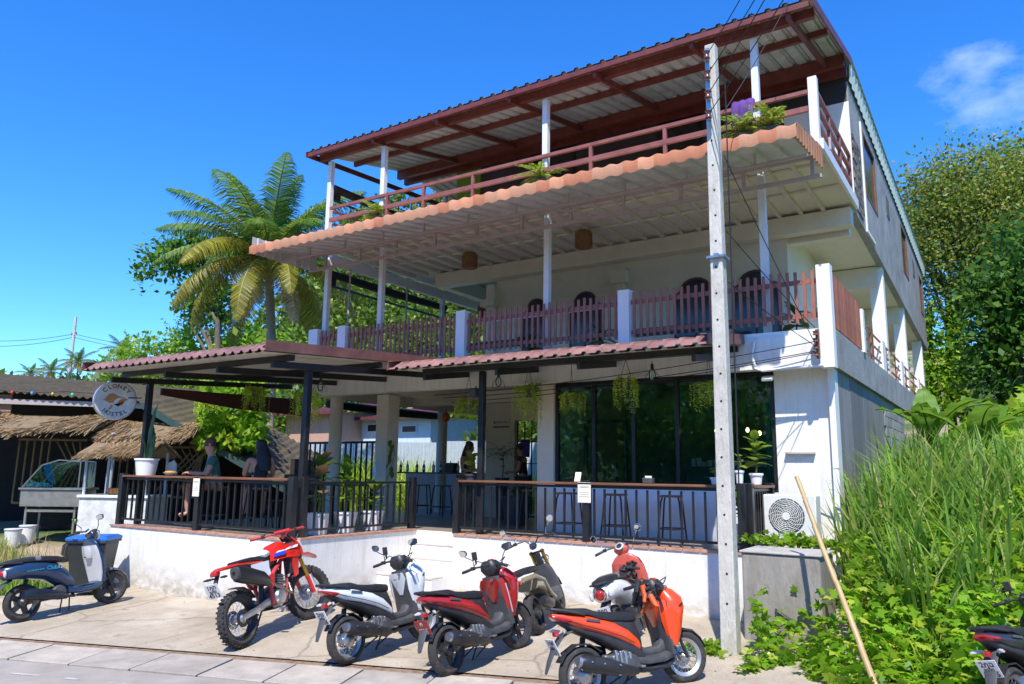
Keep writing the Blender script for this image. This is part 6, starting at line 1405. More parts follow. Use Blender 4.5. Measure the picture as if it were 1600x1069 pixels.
# concrete block
cbl = thing('concrete_block', 'weathered grey concrete plinth beside the utility pole', 'plinth', (-2.44, 10.1, 0))
part('body', MB().box(-2.90, -1.98, 9.70, 10.49, -.3, .97), mat('plinth_concrete', (.36, .335, .30), .85, rgb2=(.21, .195, .175), scale=2.2, bump=.4, bscale=24, dirt=.8, dirt_rgb=(.13, .10, .07), stretch=(1.4, 1.4, .45)), cbl, world=True, smooth=0, bevel=.03)
part('top_slab', MB().box(-2.92, -1.96, 9.68, 10.50, .971, 1.0), mat('plinth_top', (.42, .40, .37), .85, var=.12, scale=3, bump=.3), cbl, world=True, smooth=0, bevel=.012)
part('conduit', MB().tube([(-2.5, 9.68, -.1), (-2.5, 9.67, .35), (-2.25, 9.67, .20)], .014, 6), PLASG, cbl, world=True)
# air conditioner outdoor unit
def ac(label, loc, rz, w, h, d, group='air conditioner outdoor units'):
    t = thing('air_conditioner', label, 'air conditioner', loc, (0, 0, rz), group)
    CASE = mat('ac_case', (.70, .70, .67), .5, var=.03)
    part('case', MB().cbox((0, 0, h/2), (w, d, h)), CASE, t, bevel=.015)
    r = h*.40; c = Vector((-w*.06, -d/2-.004, h*.52))
    part('fan_well', MB().lathe([(.002, 0), (r, 0), (r, .004), (.002, .004)], 32, 'y').xf(Matrix.Translation(c)), mat('fan_well_dark', (.07, .075, .075), .7), t)
    g = part('fan_grille', MB().lathe([(.002, -.03), (r*.22, -.03), (r*.22, -.012), (.002, -.012)], 20, 'y').xf(Matrix.Translation(c)), CASE, t)
    for k in range(7): part('grille_ring', MB().tube([c+Vector((r*(.3+.1*k)*math.cos(a), -.016, r*(.3+.1*k)*math.sin(a))) for a in [2*math.pi*j/24 for j in range(25)]], .0045, 4), CASE, g)
    for k in range(16):
        a = 2*math.pi*k/16; part('grille_bar', MB().tube([c+Vector((r*.2*math.cos(a), -.012, r*.2*math.sin(a))), c+Vector((r*.6*math.cos(a+.3), -.012, r*.6*math.sin(a+.3))), c+Vector((r*math.cos(a+.75), -.006, r*math.sin(a+.75)))], .004, 4), CASE, g)
    part('foot', MB().cbox((0, 0, -.02), (w*.8, d*.9, .035)), GREYSTEEL, t)
    return t
ac('white outdoor unit with a round fan grille behind the concrete block', (-2.63, 11.25, 1.05), 0, .70, .60, .30)
t = thing('unit_stand', 'grey steel stand carrying the outdoor unit behind the concrete block', 'stand', (-2.63, 11.25, -.1))
for sx in (-.3, .3): part('leg', MB().box(sx-.02, sx+.02, -.12, .12, 0, 1.10), GREYSTEEL, t)
part('shelf', MB().box(-.38, .38, -.17, .17, 1.101, 1.112), GREYSTEEL, t)
for i, (yy, zz) in enumerate(((17.3, 5.45), (20.6, 4.95), (21.3, 5.2), (25.2, 4.9))):
    ac(('outdoor unit high on the gallery wall nearest the front', 'outdoor unit on the gallery wall below its neighbour', 'outdoor unit on the gallery wall beside the second pillar', 'outdoor unit on the gallery wall at the far end')[i], (-3.12, yy, zz), R_(90), .85, .62, .32)
# bamboo pole leaning out of the vines
a, b = Vector((-1.28, 8.35, .0)), aty(1244, 745, 9.5)
t = thing('bamboo_pole', 'dry bamboo pole leaning from the kerb towards the wall', 'pole', a)
BAM = mat('bamboo_dry', (.50, .36, .17), .5, rgb2=(.38, .25, .11), scale=5, stretch=(1, 1, .4))
d = b-a; n = 7; pts, rr = [], []
for i in range(n):
    for s, k in ((.03, 1.0), (.95, .98), (.99, 1.10)):
        pts.append(d*((i+s)/n)*1.0+Vector((.006*math.sin(i*1.3), 0, 0))); rr.append(.032*k*(1-.25*i/n))
part('culm', MB().tube([d*-.12]+pts, [.033]+rr, 9), BAM, t)
# litter by the pole
t = thing('litter', 'crumpled white plastic bag at the foot of the pole', 'litter', gpt(-2.45, 8.95)); part('bag', MB().loft([sup((x, 0, .05), w, h, 9, 2) for x, w, h in ((-.10, .01, .01), (-.05, .07, .04), (.02, .05, .06), (.08, .06, .03), (.12, .01, .01))]), mat('bag_white', (.7, .68, .63), .6, var=.1, bump=.6), t)
# ---------------------------------------------------------------- wheelie bin
g = ground_px(139, 928)
t = thing('wheelie_bin', 'black wheelie bin with a bright blue lid against the white wall', 'bin', g, (0, 0, R_(38)), None, .80)
BIN = mat('bin_black', (.022, .026, .026), .5, var=.1, bump=.1); LID = mat('bin_lid_blue', (.015, .13, .50), .4, var=.06)
part('body', MB().loft([[Vector((sx*w, sy*l, z)) for sx, sy in ((-1, -1), (1, -1), (1, 1), (-1, 1))] for z, w, l in ((.06, .27, .25), (.14, .29, .28), (1.06, .38, .36))]), BIN, t, smooth=0, bevel=.03)
part('rim', MB().cbox((0, 0, 1.075), (.82, .78, .05)), BIN, t, bevel=.012)
part('lid', MB().loft([[Vector((sx*w, sy*l, z)) for sx, sy in ((-1, -1), (1, -1), (1, 1), (-1, 1))] for z, w, l in ((1.10, .42, .40), (1.16, .42, .40), (1.20, .34, .32))]), LID, t, smooth=0, bevel=.02)
for s in (-.22, 0, .22): part('lid_grip', MB().cbox((s, -.40, 1.15), (.10, .05, .03)), LID, t, bevel=.008)
part('handle', MB().tube([(-.3, .40, 1.05), (-.3, .46, 1.08), (.3, .46, 1.08), (.3, .40, 1.05)], .016, 8), BIN, t)
for s in (-1, 1): part('wheel', MB().lathe([(.02, -.03), (.10, -.03), (.10, .03), (.02, .03)], 18, 'x').xf(Matrix.Translation((s*.27, .27, .10))), RUB, t)
# ---------------------------------------------------------------- round hanging sign
sp = aty(180, 626, 7.92)
t = thing('round_sign', 'round white hostel sign with an orange bird emblem on a bracket', 'sign', sp, (0, 0, R_(70)))
part('case', MB().lathe([(.002, .10), (.36, .10), (.36, -.06), (.335, -.075), (.32, -.072)], 48, 'y'), mat('sign_case', (.55, .55, .56), .4, metal=.3), t)
part('face', MB().lathe([(.002, -.069), (.335, -.069), (.335, -.060), (.002, -.060)], 48, 'y'), mat('sign_face', (.72, .72, .72), .35, var=.02), t)
BRZ = mat('emblem_bronze', (.42, .20, .07), .5)
def emb(pts): return MB().prism([(x*.01, z*.01) for x, z in pts], -.0745, -.0695)
part('emblem', emb([(-21, 0), (-17, 4), (-12, 11), (-5, 13), (2, 9), (9, 7), (16, 6), (10, 5), (3, 4), (-2, 0), (-4, -5), (-10, -6), (-15, -3)]), BRZ, t)
part('emblem', emb([(5, 0), (9, 3), (14, 5), (20, 3), (21, 2), (15, 0), (13, -6), (10, -10), (7, -8), (2, -7), (-3, -8), (2, -10), (6, -11), (3, -6)]), BRZ, t)
part('emblem', emb([(-9, -9), (-5, -8), (-4, -12), (-8, -17), (-10, -18), (-12, -16), (-9, -13)]), BRZ, t)
INKS = mat('sign_ink', (.05, .05, .06), .5); INKR = mat('sign_ink_red', (.30, .03, .03), .5)
def ring_text(txt, rad, mid, step, up):
    for i, ch in enumerate(txt):
        a = mid + (i-(len(txt)-1)/2)*step*(-1 if up else 1)
        me = text_mesh(ch, .105, INKR if (ch == 'O' and up) else INKS, .001, bold=.003)
        M = Matrix(((1, 0, 0, 0), (0, 0, -1, 0), (0, 1, 0, 0), (0, 0, 0, 1)))
        rot = (R_(90)-R_(a)) if up else (R_(-90)-R_(a))
        me.transform(Matrix.Translation((rad*math.cos(R_(a)), -.0715, rad*math.sin(R_(a)))) @ Matrix.Rotation(rot, 4, 'Y') @ M); link('lettering', me, t)
ring_text('CLONEY', .262, 90, 19, True); ring_text('HOSTEL', .262, -90, 16, False)
part('bracket', MB().bar((0, .09, .06), (.40, -.20, .06), .03, .02), BLACK, t)
# ---------------------------------------------------------------- lamps
RAT = mat('rattan', (.30, .15, .05), .7, rgb2=(.16, .075, .025), scale=14, bump=.7, bscale=50, stretch=(1, 1, 3))
for i, (px, py, Y, lb) in enumerate(((734, 408, 13, 'left rattan lamp under the balcony ceiling'), (912, 375, 13, 'right rattan lamp under the balcony ceiling'), (756, 488, 16.6, 'far rattan lamp seen just above the balcony pickets'))):
    p = aty(px, py, Y); t = thing('rattan_lamp', lb, 'lamp', p, group='rattan lamps of the balcony')
    part('shade', MB().lathe([(.13, -.17), (.16, -.16), (.17, 0), (.165, .12), (.12, .19), (.03, .21), (.03, .20), (.11, .18), (.155, .11), (.16, 0), (.15, -.155)], 20), RAT, t)
    for k in range(10):
        z = -.15+.034*k; part('weave', MB().tube([(.172*math.cos(a), .172*math.sin(a), z) for a in [2*math.pi*j/16 for j in range(17)]], .006, 4), RAT, t)
    part('cord', MB().tube([(0, 0, .2), (0, 0, 6.72-p.z)], .008, 5), STEELW, t)
GLB = glassmat('bulb_glass', (.95, .93, .88), .05)
for i, (px, py, Y, lb) in enumerate(((501, 597, 9.3, 'bare bulb hanging near the left corner post'), (779, 590, 10.7, 'bare bulb in a wire cage before the inner wall'), (1019, 578, 10.7, 'bare bulb hanging over the middle of the windows'))):
    p = aty(px, py, Y); t = thing('hanging_bulb', lb, 'lamp', p, group='bare bulbs on cords under the canopies'); zt = (zR(Y) if p.x > -8.9 else zL(Y))-.16
    part('socket', MB().tube([(0, 0, .0), (0, 0, .09)], [.028, .022], 10), BLACK, t); part('cord', MB().tube([(0, 0, .09), (0, 0, zt-p.z)], .006, 5), BLACK, t)
    part('bulb', MB().ell((0, 0, -.08), (.055, .055, .085), 12, 8), GLB, t)
    for k in range(6):
        a = k*math.pi/3; part('cage_wire', MB().tube([(.03*math.cos(a), .03*math.sin(a), 0), (.11*math.cos(a), .11*math.sin(a), -.10), (.12*math.cos(a), .12*math.sin(a), -.18)], .003, 4), BLACK, t)
LIT = mat('lit_filament', (1, .55, .18), .4, emit=9)
for i, (px, py) in enumerate(((1119, 673), (1168, 672), (1187, 677))):
    p = aty(px, py, 13.0); t = thing('pendant_bulb', ('lit filament bulb behind the pole inside the cafe', 'lit filament bulb left of the last one inside the cafe', 'lit filament bulb furthest right inside the cafe')[i], 'lamp', p, group='lit pendant bulbs inside the cafe')
    part('bulb', MB().ell((0, 0, 0), (.027, .027, .04), 10, 6), LIT, t); part('cord', MB().tube([(0, 0, .04), (0, 0, 3.6-p.z)], .008, 5), BLACK, t)
for i, (px, py) in enumerate(((1189, 600), (1001, 609))):
    p = aty(px, py, 12.9); t = thing('downlight', ('lit round ceiling light near the right end inside the cafe', 'lit round ceiling light in the middle inside the cafe')[i], 'lamp', (p.x, 12.9, 3.585), group='lit ceiling lights inside the cafe'); part('lens', MB().lathe([(.002, 0), (.07, 0), (.07, .012), (.002, .012)], 18), LIT, t); part('ring', MB().lathe([(.072, -.004), (.09, -.002), (.09, .012), (.072, .012)], 18), STEELW, t)
# ---------------------------------------------------------------- stools, tables
def stool(label, loc, rz=0, h=.70, first=[None]):
    if first[0]: return dup(first[0], loc, (0, 0, rz), label)
    t = thing('bar_stool', label, 'stool', loc, (0, 0, rz), 'bar stools on the terrace')
    part('seat', MB().cbox((0, 0, h-.015), (.31, .31, .03)), mat('stool_wood', (.26, .14, .07), .5, var=.15), t, bevel=.01)
    for sx, sy in ((-1, -1), (1, -1), (1, 1), (-1, 1)): part('leg', MB().tube([(sx*.12, sy*.12, h-.03), (sx*.14, sy*.14, h-.1), (sx*.19, sy*.19, 0)], .014, 8), BLACK, t)
    for s in (-1, 1): part('foot_rail', MB().tube([(-.175, s*.175, .2), (.175, s*.175, .2)], .010, 6), BLACK, t); part('foot_rail', MB().tube([(s*.175, -.175, .2), (s*.175, .175, .2)], .010, 6), BLACK, t)
    first[0] = t; return t
for i, (px, lb) in enumerate(((888, 'bar stool left of the notice at the window counter'), (962, 'bar stool right of the notice at the window counter'), (1050, 'bar stool at the window counter nearest the pole'))):
    p = aty(px, 810, 11.42); stool(lb, (p.x, 11.42, FZ), .1*i)
p = aty(830, 810, 12.6); stool('bar stool with pale seat before the dark doorway', (p.x, 12.6, FZ), .3)
for i, (px, Y) in enumerate(((690, 14.5), (722, 14.6), (660, 14.8))): 
    p = aty(px, 780, Y); stool(('bar stool at the back table under the black box', 'bar stool at the right end of the back table', 'bar stool at the left end of the back table')[i], (p.x, Y, FZ), .2*i)
def table(label, loc, l, w, h, rz=0, top=None):
    t = thing('table', label, 'table', loc, (0, 0, rz), 'tables on the terrace')
    part('table_top', MB().cbox((0, 0, h-.02), (l, w, .04)), top or mat('table_wood', (.14, .075, .04), .45, var=.2, scale=3, stretch=(.4, 5, 5)), t, bevel=.006)
    for sx, sy in ((-1, -1), (1, -1), (1, 1), (-1, 1)): part('leg', MB().box(sx*(l/2-.06)-.02, sx*(l/2-.06)+.02, sy*(w/2-.05)-.02, sy*(w/2-.05)+.02, 0, h-.041), BLACK, t)
    return t
p = aty(690, 760, 15.2); table('long dark bar table at the back of the open ground floor', (p.x-.3, 15.3, FZ), 3.6, .5, 1.0)
table('dark table standing behind the plant pots', (-10.4, 10.3, FZ), 1.1, .7, .78)
p = aty(430, 770, 10.2); table('low wooden table right of the seated woman', (p.x, 10.4, FZ), 1.2, .7, .76)
t = thing('box', 'black box standing on the back bar table', 'box', (aty(705, 747, 15.2).x, 15.2, FZ+1.0)); part('body', MB().cbox((0, 0, .11), (.26, .18, .22)), BLACK, t, bevel=.01); part('lid', MB().cbox((0, 0, .225), (.27, .19, .012)), PLASG, t)
# bottles, menus and small things on the tables
BOT = [mat('bottle_%s' % n, c, .15, coat=.5) for n, c in (('green', (.02, .10, .03)), ('brown', (.12, .04, .01)), ('clear_blue', (.35, .50, .58)))]
bc = aty(690, 755, 15.2)
for i in range(9):
    t = thing('bottle', ('row of bottles on the back bar table, %s bottle %s' % (('green', 'brown', 'pale blue')[i % 3], ('at its left end', 'second from its left end', 'third from its left end', 'left of its middle', 'in its middle', 'right of its middle', 'third from its right end', 'second from its right end', 'at its right end')[i])), 'bottle', (bc.x-1.7+i*.27, 15.25+.05*(i % 2), FZ+1.0), group='bottles on the back bar table')
    part('glass', MB().lathe([(.034, 0), (.038, .02), (.038, .15), (.014, .21), (.013, .27), (.016, .28)], 12), BOT[i % 3], t); part('label', MB().ringlathe([(.039, .05), (.0395, .05), (.0395, .12), (.039, .12)], 12).xf(Matrix.Rotation(R_(90), 4, 'X')), PAPER, t)
for i, (px, py, Y, z, lb) in enumerate(((395, 757, 10.4, FZ+.76, 'clear bottle on the low wooden table by the woman'), (585, 745, 10.3, FZ+.9, 'pale bottle on the short railing table near the square column'))):
    p = aty(px, py, Y); t = thing('bottle', lb, 'bottle', (p.x, Y, z)); part('glass', MB().lathe([(.034, 0), (.038, .02), (.038, .15), (.014, .21), (.013, .27), (.016, .28)], 12), BOT[2], t); part('cap', MB().lathe([(.016, .28), (.016, .30), (.002, .302)], 10), STEELW, t)
for i, (px, lb) in enumerate(((905, 'menu card standing on the counter above the left stool'), (1015, 'napkin box on the counter between the two right stools'))):
    p = aty(px, 755, 10.7); t = thing(('menu_card', 'napkin_box')[i], lb, ('menu', 'box')[i], (p.x, 10.66, FZ+.882))
    if i == 0: part('card', MB().bar((0, -.03, 0), (0, .02, .15), .10, .006), PAPER, t); part('stand', MB().cbox((0, 0, .006), (.11, .07, .012)), WOODB, t)
    else: part('case', MB().cbox((0, 0, .04), (.16, .10, .08)), PLASG, t, bevel=.01); part('napkin', MB().cbox((0, 0, .095), (.10, .02, .03)), PAPER, t)
# grit and fallen leaves on the forecourt
P = scatter(900, lambda: (lambda x, y: (x, y, float(S_*(y-10.52))+.008))(*(lambda x: (x, NR.uniform((8.15-RN[0]*x)/RN[1], 10.4 if x > -9 else 7.9)))(NR.uniform(-14, -2.2))))
keep = (NR.random(len(P)) < .25) | (np.abs(P[:, 1]-10.3) < .25) | (np.abs(roadv(P[:, 0], P[:, 1])-8.25) < .2); P = P[keep]
o = link('grit', leaf_mesh('grit', P, NR.normal(size=(len(P), 3))*np.array([1, 1, .15]), .012+.03*NR.random(len(P))**3, leafmat('dry_litter', (.09, .055, .03), (.22, .15, .08), (.30, .26, .2), trl=.05), up=2)); tag(o, 'grit and dry leaf scraps scattered on the forecourt', 'litter', kind='stuff')
# chair with white back and small things on the man's table
for i, (px, lb) in enumerate(((440, 'dark wooden chair to the right of the woman in black'), (470, 'dark wooden chair close to the corner post'))):
    p = aty(px, 790, 9.6); t = thing('chair', lb, 'chair', (p.x, 9.6, FZ), (0, 0, .4*i), 'dark chairs of the left terrace')
    part('seat', MB().cbox((0, 0, .45), (.42, .42, .035)), BLACK, t, bevel=.008); part('backrest', MB().cbox((0, .20, .78), (.40, .025, .30)), BLACK, t, bevel=.008)
    for sx in (-1, 1):
        part('leg', MB().box(sx*.18-.015, sx*.18+.015, -.195, -.165, 0, .43), BLACK, t); part('leg', MB().box(sx*.18-.015, sx*.18+.015, .186, .214, 0, .63), BLACK, t)
p = aty(268, 735, 8.2); t = thing('food_bowl', 'bowl of yellow food on the left counter board', 'bowl', (p.x, 8.18, FZ+.885)); part('bowl', MB().lathe([(.05, 0), (.12, .05), (.125, .055), (.11, .045), (.03, .012)], 16), WCUP, t); part('food', MB().ell((0, 0, .055), (.10, .10, .03), 10, 6), mat('yellow_food', (.55, .33, .05), .6, var=.2, scale=20), t)
p = aty(276, 728, 8.6); t = thing('menu_board', 'pale rounded board behind the bowl of food', 'board', (p.x, 8.5, FZ+.885)); part('panel', MB().prism([(-.16, 0), (.16, 0), (.14, .2), (.06, .27), (-.10, .22)], -.01, .01), mat('pale_board', (.5, .5, .48), .6), t); part('base', MB().cbox((0, 0, .006), (.3, .08, .012)), BLACK, t)
# reception sign on the inner wall
t = thing('wall_sign', 'small reception sign on the inner white wall', 'sign', (-10.0, 14.985, 3.03)); part('panel', MB().cbox((0, 0, 0), (.46, .012, .2)), mat('sign_panel', (.66, .62, .55), .6), t)
me = text_mesh('RECEPTION', .062, INKB, .0008); M = Matrix(((1, 0, 0, .03), (0, 0, -1, -.0075), (0, 1, 0, .03), (0, 0, 0, 1))); me.transform(M); link('lettering', me, t)
part('stripe', MB().cbox((0, -.0075, -.075), (.44, .003, .03)), BLACK, t); part('mark', MB().cbox((-.185, -.0075, .03), (.035, .003, .05)), BLACK, t)
t = thing('lantern', 'orange paper lantern beside the far round column', 'lantern', aty(697, 652, 15.8)); part('globe', MB().ell((0, 0, 0), (.11, .11, .12), 14, 8), mat('lantern_orange', (.75, .14, .02), .6), t); part('cord', MB().tube([(0, 0, .12), (0, 0, .4)], .006, 5), BLACK, t)
t = thing('speaker', 'small grey speaker at the top of the thin black canopy post', 'speaker', aty(741, 614, 10.85)); part('body', MB().cbox((0, 0, 0), (.15, .14, .16)), PLASG, t, bevel=.02); part('bracket', MB().tube([(0, 0, .06), (.10, -.08, .1)], .012, 6), BLACK, t)
t = thing('flag', 'blue flag hanging in the inner doorway', 'flag', (-9.33, 14.98, 2.45)); part('cloth', MB().prism([(-.13, -.18), (.12, -.2), (.13, .2), (-.13, .2)], -.004, .004), mat('flag_blue', (.03, .05, .35), .7), t); part('rod', MB().tube([(-.16, 0, .2), (.16, 0, .2)], .008, 6), BLACK, t)
# purple cloth over the top rail
p = aty(1162, 170, YF+.06)
t = thing('purple_cloth', 'purple cloth draped over the top floor railing by the pole', 'cloth', (p.x, YF+.05, 7.76))
mb = MB(); rings = []
for s, (z, w, y) in enumerate(((-.36, .12, -.07), (-.2, .17, -.09), (-.05, .18, -.075), (.045, .17, -.04), (.05, .17, .03), (-.18, .15, .07))):
    rings.append([(w*(1-k/4), y+.022*math.sin(k*2.3+s*.4), z+(.05*math.sin(k*1.4) if s in (0, 5) else 0)) for k in range(9)])
for i, r in enumerate(rings): mb.v += [Vector(q) for q in r]
for i in range(len(rings)-1):
    for j in range(8): mb.f.append((i*9+j, i*9+j+1, (i+1)*9+j+1, (i+1)*9+j))
part('cloth', mb, mat('purple_fabric', (.10, .03, .22), .8, var=.15, bump=.3), t, smooth=80)
# rolled blinds along the left flank of each storey
for i, (z, y0, y1, m, lb) in enumerate(((6.32, 11.9, 16.2, mat('tarp_black', (.012, .012, .013), .6), 'black rolled tarpaulin under the left edge of the balcony ceiling'), (8.35, 11.9, 17.4, mat('tarp_brown', (.035, .02, .02), .6), 'dark brown rolled tarpaulin at the left end of the top floor'), (3.36, 12.1, 16.4, mat('tarp_black', (.012, .012, .013), .6), 'black rolled tarpaulin above the open ground floor'))):
    t = thing('rolled_tarpaulin', lb, 'tarpaulin', (-12.72, y0, z), group='rolled tarpaulins along the left side')
    part('roll', MB().tube([(0, 0, 0), (.01, (y1-y0)*.5, -.03), (0, y1-y0, 0)], [.09, .11, .09], 10), m, t)
    if i < 2:
        part('pipe', MB().tube([(0, -.1, -.28), (0, y1-y0-.2, -.30)], .03, 8), mat('pipe_blue', (.03, .08, .14), .4), t)
        for yy in (0.1, y1-y0-.1): part('hanger', MB().box(-.015, .015, yy-.12, yy+.12, -.30, .0), m, t)
t = thing('side_tarpaulin', 'dark maroon tarpaulin sloping under the left canopy', 'tarpaulin', (-13.6, 8.6, 3.4), group='rolled tarpaulins along the left side')
part('sheet', MB().loft([[(0, 0, 0), (.04, 0, 0), (.04, 0, -.12), (0, 0, -.12)], [(.1, 1.6, .02), (.14, 1.6, .02), (.14, 1.6, -.26), (.1, 1.6, -.26)], [(.2, 3.4, .05), (.24, 3.4, .05), (.24, 3.4, -.3), (.2, 3.4, -.3)]]), mat('tarp_maroon', (.075, .018, .014), .6), t); part('cord', MB().tube([(0, 0, 0), (.2, 3.4, .06)], .012, 5), BLACK, t)
# slender pipes behind the pickets on the left
for i, px in enumerate((525, 559, 606)):
    p = aty(px, 470, 13.0); t = thing('slender_post', ('slender grey post left of the second balcony column', 'slender grey post just behind the second balcony column', 'slender grey post right of the second balcony column')[i], 'post', (-12.55 + .9*i*.0, 12.4+i*1.0, 3.94), group='slender grey posts on the balcony flank')
    part('tube', MB().tube([(0, 0, 0), (0, 0, 2.56)], .022, 8), GREYSTEEL, t); part('foot', MB().lathe([(.05, 0), (.05, .01), (.02, .014)], 10), GREYSTEEL, t)
t = thing('bench', 'long dark wooden bench behind the balcony pickets', 'bench', (-9.1, 13.6, 3.94), group='benches on the balcony')
part('seat', MB().cbox((0, 0, .44), (2.2, .4, .05)), mat('bench_dark', (.05, .025, .018), .5), t); part('backrest', MB().cbox((0, .2, .75), (2.2, .05, .16)), MATS['bench_dark'], t)
for sx in (-1, 1): part('leg', MB().cbox((sx*1.0, 0, .21), (.06, .36, .415)), MATS['bench_dark'], t)
dup(t, (-5.3, 13.8, 3.94), None, 'long dark wooden bench before the two right arched windows')
for i, (x, k) in enumerate(((-6.2, 0), (-2.75, 0), (-7.8, 2))):
    potted(('broad leaved plant behind the middle balcony pier', 'broad leaved plant beside the white corner pier', 'small plant behind the pickets before the second arched window')[i], (x, 12.6, 3.94), .35, 10, [k, 0], .14, .25, pot=POTG, s=.9, group='potted plants on the balcony')
# ================================================================ the thatched bar on the left
so = CAM + ray(120, 720).normalized()*0
r = ray(120, 720); r = Vector((r.x, r.y, 0)).normalized(); so = r*21.5; so.z = float(gz(so.x, so.y))
PPM = F/ (21.5*Vector((CF.x, CF.y, 0)).normalized().dot(r)) 
def lz(py): return 1.9 + (722-py)/PPM - so.z
def lx(px): return (px-120)/PPM
shk = thing('thatched_bar', 'bamboo bar hut with a thatched eave under a brown corrugated roof', 'hut', so, (0, 0, R_(36.9)))
K_ = lambda n, mb, m, **k: part(n, mb, m, shk, **k)
SHR = mat('old_roof_sheet', (.11, .085, .05), .8, rgb2=(.055, .045, .03), scale=3, bump=.2, dirt=.4, dirt_rgb=(.16, .14, .07))
def corr2(x0, x1, y0, y1, zf, pitch=.18, h=.03):
    n = int((x1-x0)/pitch*4); mb = MB()
    for y in (y0, y1):
        for i in range(n+1):
            x = x0+(x1-x0)*i/n; mb.v.append(Vector((x, y, zf(x, y)+h*math.sin(2*math.pi*(x-x0)/pitch))))
    for i in range(n): mb.f.append((i, i+1, n+1+i+1, n+1+i))
    return mb
zroof = lambda x, y: lz(604) - .06*(x+2) - max(0, x-1.6)*.50 + .16*y
K_('roof_sheet', corr2(-4.5, 5.4, -.5, 4.5, zroof), SHR, smooth=60)
K_('roof_edge', MB().bar((1.6, -.55, zroof(1.6, -.5)-.06), (5.4, -.55, zroof(5.4, -.5)-.06), .05, .14), mat('edge_green', (.03, .07, .06), .5))
K_('eave_beam', MB().bar((-4.5, -.35, lz(622)), (1.6, -.35, lz(628)), .08, .12), GREYSTEEL)
BRNB = mat('board_tan', (.30, .17, .09), .7, var=.1)
for i in range(5): K_('wall_board', MB().box(-3.6+.42*i, -3.19+.42*i, -.30, -.27, lz(650), lz(614)), BRNB)
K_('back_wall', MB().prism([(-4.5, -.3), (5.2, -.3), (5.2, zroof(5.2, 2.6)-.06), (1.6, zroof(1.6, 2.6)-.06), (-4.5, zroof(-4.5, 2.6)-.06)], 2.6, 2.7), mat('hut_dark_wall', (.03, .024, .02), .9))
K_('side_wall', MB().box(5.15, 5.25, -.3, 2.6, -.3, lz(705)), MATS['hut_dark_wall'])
# thatch: bundles of straw in one layer, real blades
THM = leafmat('thatch_straw', (.22, .145, .075), (.38, .27, .15), (.46, .35, .21), trl=.1, rough=.9)
def thatch(parent, x0, x1, y0, z0, y1, z1, n, L, name='thatch', sway=.10):
    P = np.zeros((n, 3)); s = NR.random(n); P[:, 0] = x0+(x1-x0)*NR.random(n); P[:, 1] = y1+(y0-y1)*s; P[:, 2] = z1+(z0-z1)*s + .03*NR.random(n) + .05*np.sin(P[:, 0]*2.3)
    d = np.array([0, y0-y1, z0-z1], float); d /= np.linalg.norm(d); D = d[None]+NR.normal(size=(n, 3))*np.array([sway, .06, .10])+np.array([0, 0, -.12])
    o = link(name, leaf_mesh(name, P, D, L*(.6+.7*NR.random(n)), THM, np.array([(-.022, 0, 0), (.022, 0, 0), (.014, 1, 0), (-.014, 1, 0)])), parent); o['kind'] = 'stuff'
    part('thatch_base', MB().loft([[(x0, y0, z0-.05), (x1, y0, z0-.05), (x1, y0, z0), (x0, y0, z0)], [(x0, y1, z1-.05), (x1, y1, z1-.05), (x1, y1, z1), (x0, y1, z1)]]), mat('thatch_core', (.22, .155, .085), .95), parent)
thatch(shk, -4.4, 1.0, -1.55, lz(668), -.2, lz(645), 9000, .42); thatch(shk, 1.0, 3.05, -1.3, lz(676), -.2, lz(652), 4500, .4)
POSTB = mat('post_pale_blue', (.50, .57, .62), .6, var=.1)
for x in (-3.5, lx(25), 1.3): K_('post', MB().tube([(x, -1.2, -.3), (x+.04, -1.2, lz(672))], .075, 10), POSTB)
BAMB = mat('bamboo_slat', (.26, .17, .08), .6, var=.2)
def lattice(x0, x1, z0, z1, y):
    n = int((x1-x0)/.17)
    for i in range(n):
        a = i/n; x = x0+(x1-x0)*a
        if a < .45: K_('slat', MB().tube([(x, y, z0), (x+.02, y, z1)], .022, 6), BAMB)
        else:
            h = z1-z0; K_('slat', MB().tube([(x, y, z0+.25*h*rnd.random()), (min(x1, x+.75), y, z1-.1*h)], .022, 6), BAMB); K_('slat', MB().tube([(x, y+.03, z1-.05), (min(x1, x+.6), y+.03, z0+.3*h)], .02, 6), BAMB)
    K_('rail', MB().tube([(x0, y, z1), (x1, y, z1)], .03, 6), BAMB); K_('rail', MB().tube([(x0, y, z0), (x1, y, z0)], .03, 6), BAMB)
lattice(lx(52), lx(150), lz(775), lz(682), -.6); lattice(lx(195), lx(318), lz(765), lz(690), -.4)
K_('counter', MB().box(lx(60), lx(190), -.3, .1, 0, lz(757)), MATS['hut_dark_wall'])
# coloured bulbs under the hut roof
t = thing('string_lights', 'row of small coloured bulbs along the hut roof edge', 'string lights', so, (0, 0, R_(36.9)))
part('cable', MB().tube([(-3.6+i*.5, -.62, lz(611)+.02*math.sin(i*2)) for i in range(11)], .008, 5), CAB, t)
for i, (px, c) in enumerate(((4, (.02, .5, .4)), (34, (.6, .05, .03)), (63, (.05, .3, .6)), (93, (.6, .45, .05)), (122, (.02, .55, .3)), (-25, (.6, .05, .03)))):
    part('bulb', MB().ell((lx(px), -.62, lz(612+px*.02)), (.035, .035, .045), 10, 6), mat('bulb_colour_%d' % i if False else 'bulb_%s' % ('teal', 'red', 'blue', 'yellow', 'green', 'scarlet')[i], c, .2), t)
def shk_pt(x, y, z=0): 
    c, s = math.cos(R_(36.9)), math.sin(R_(36.9)); return Vector((so.x+c*x-s*y, so.y+s*x+c*y, so.z+z))
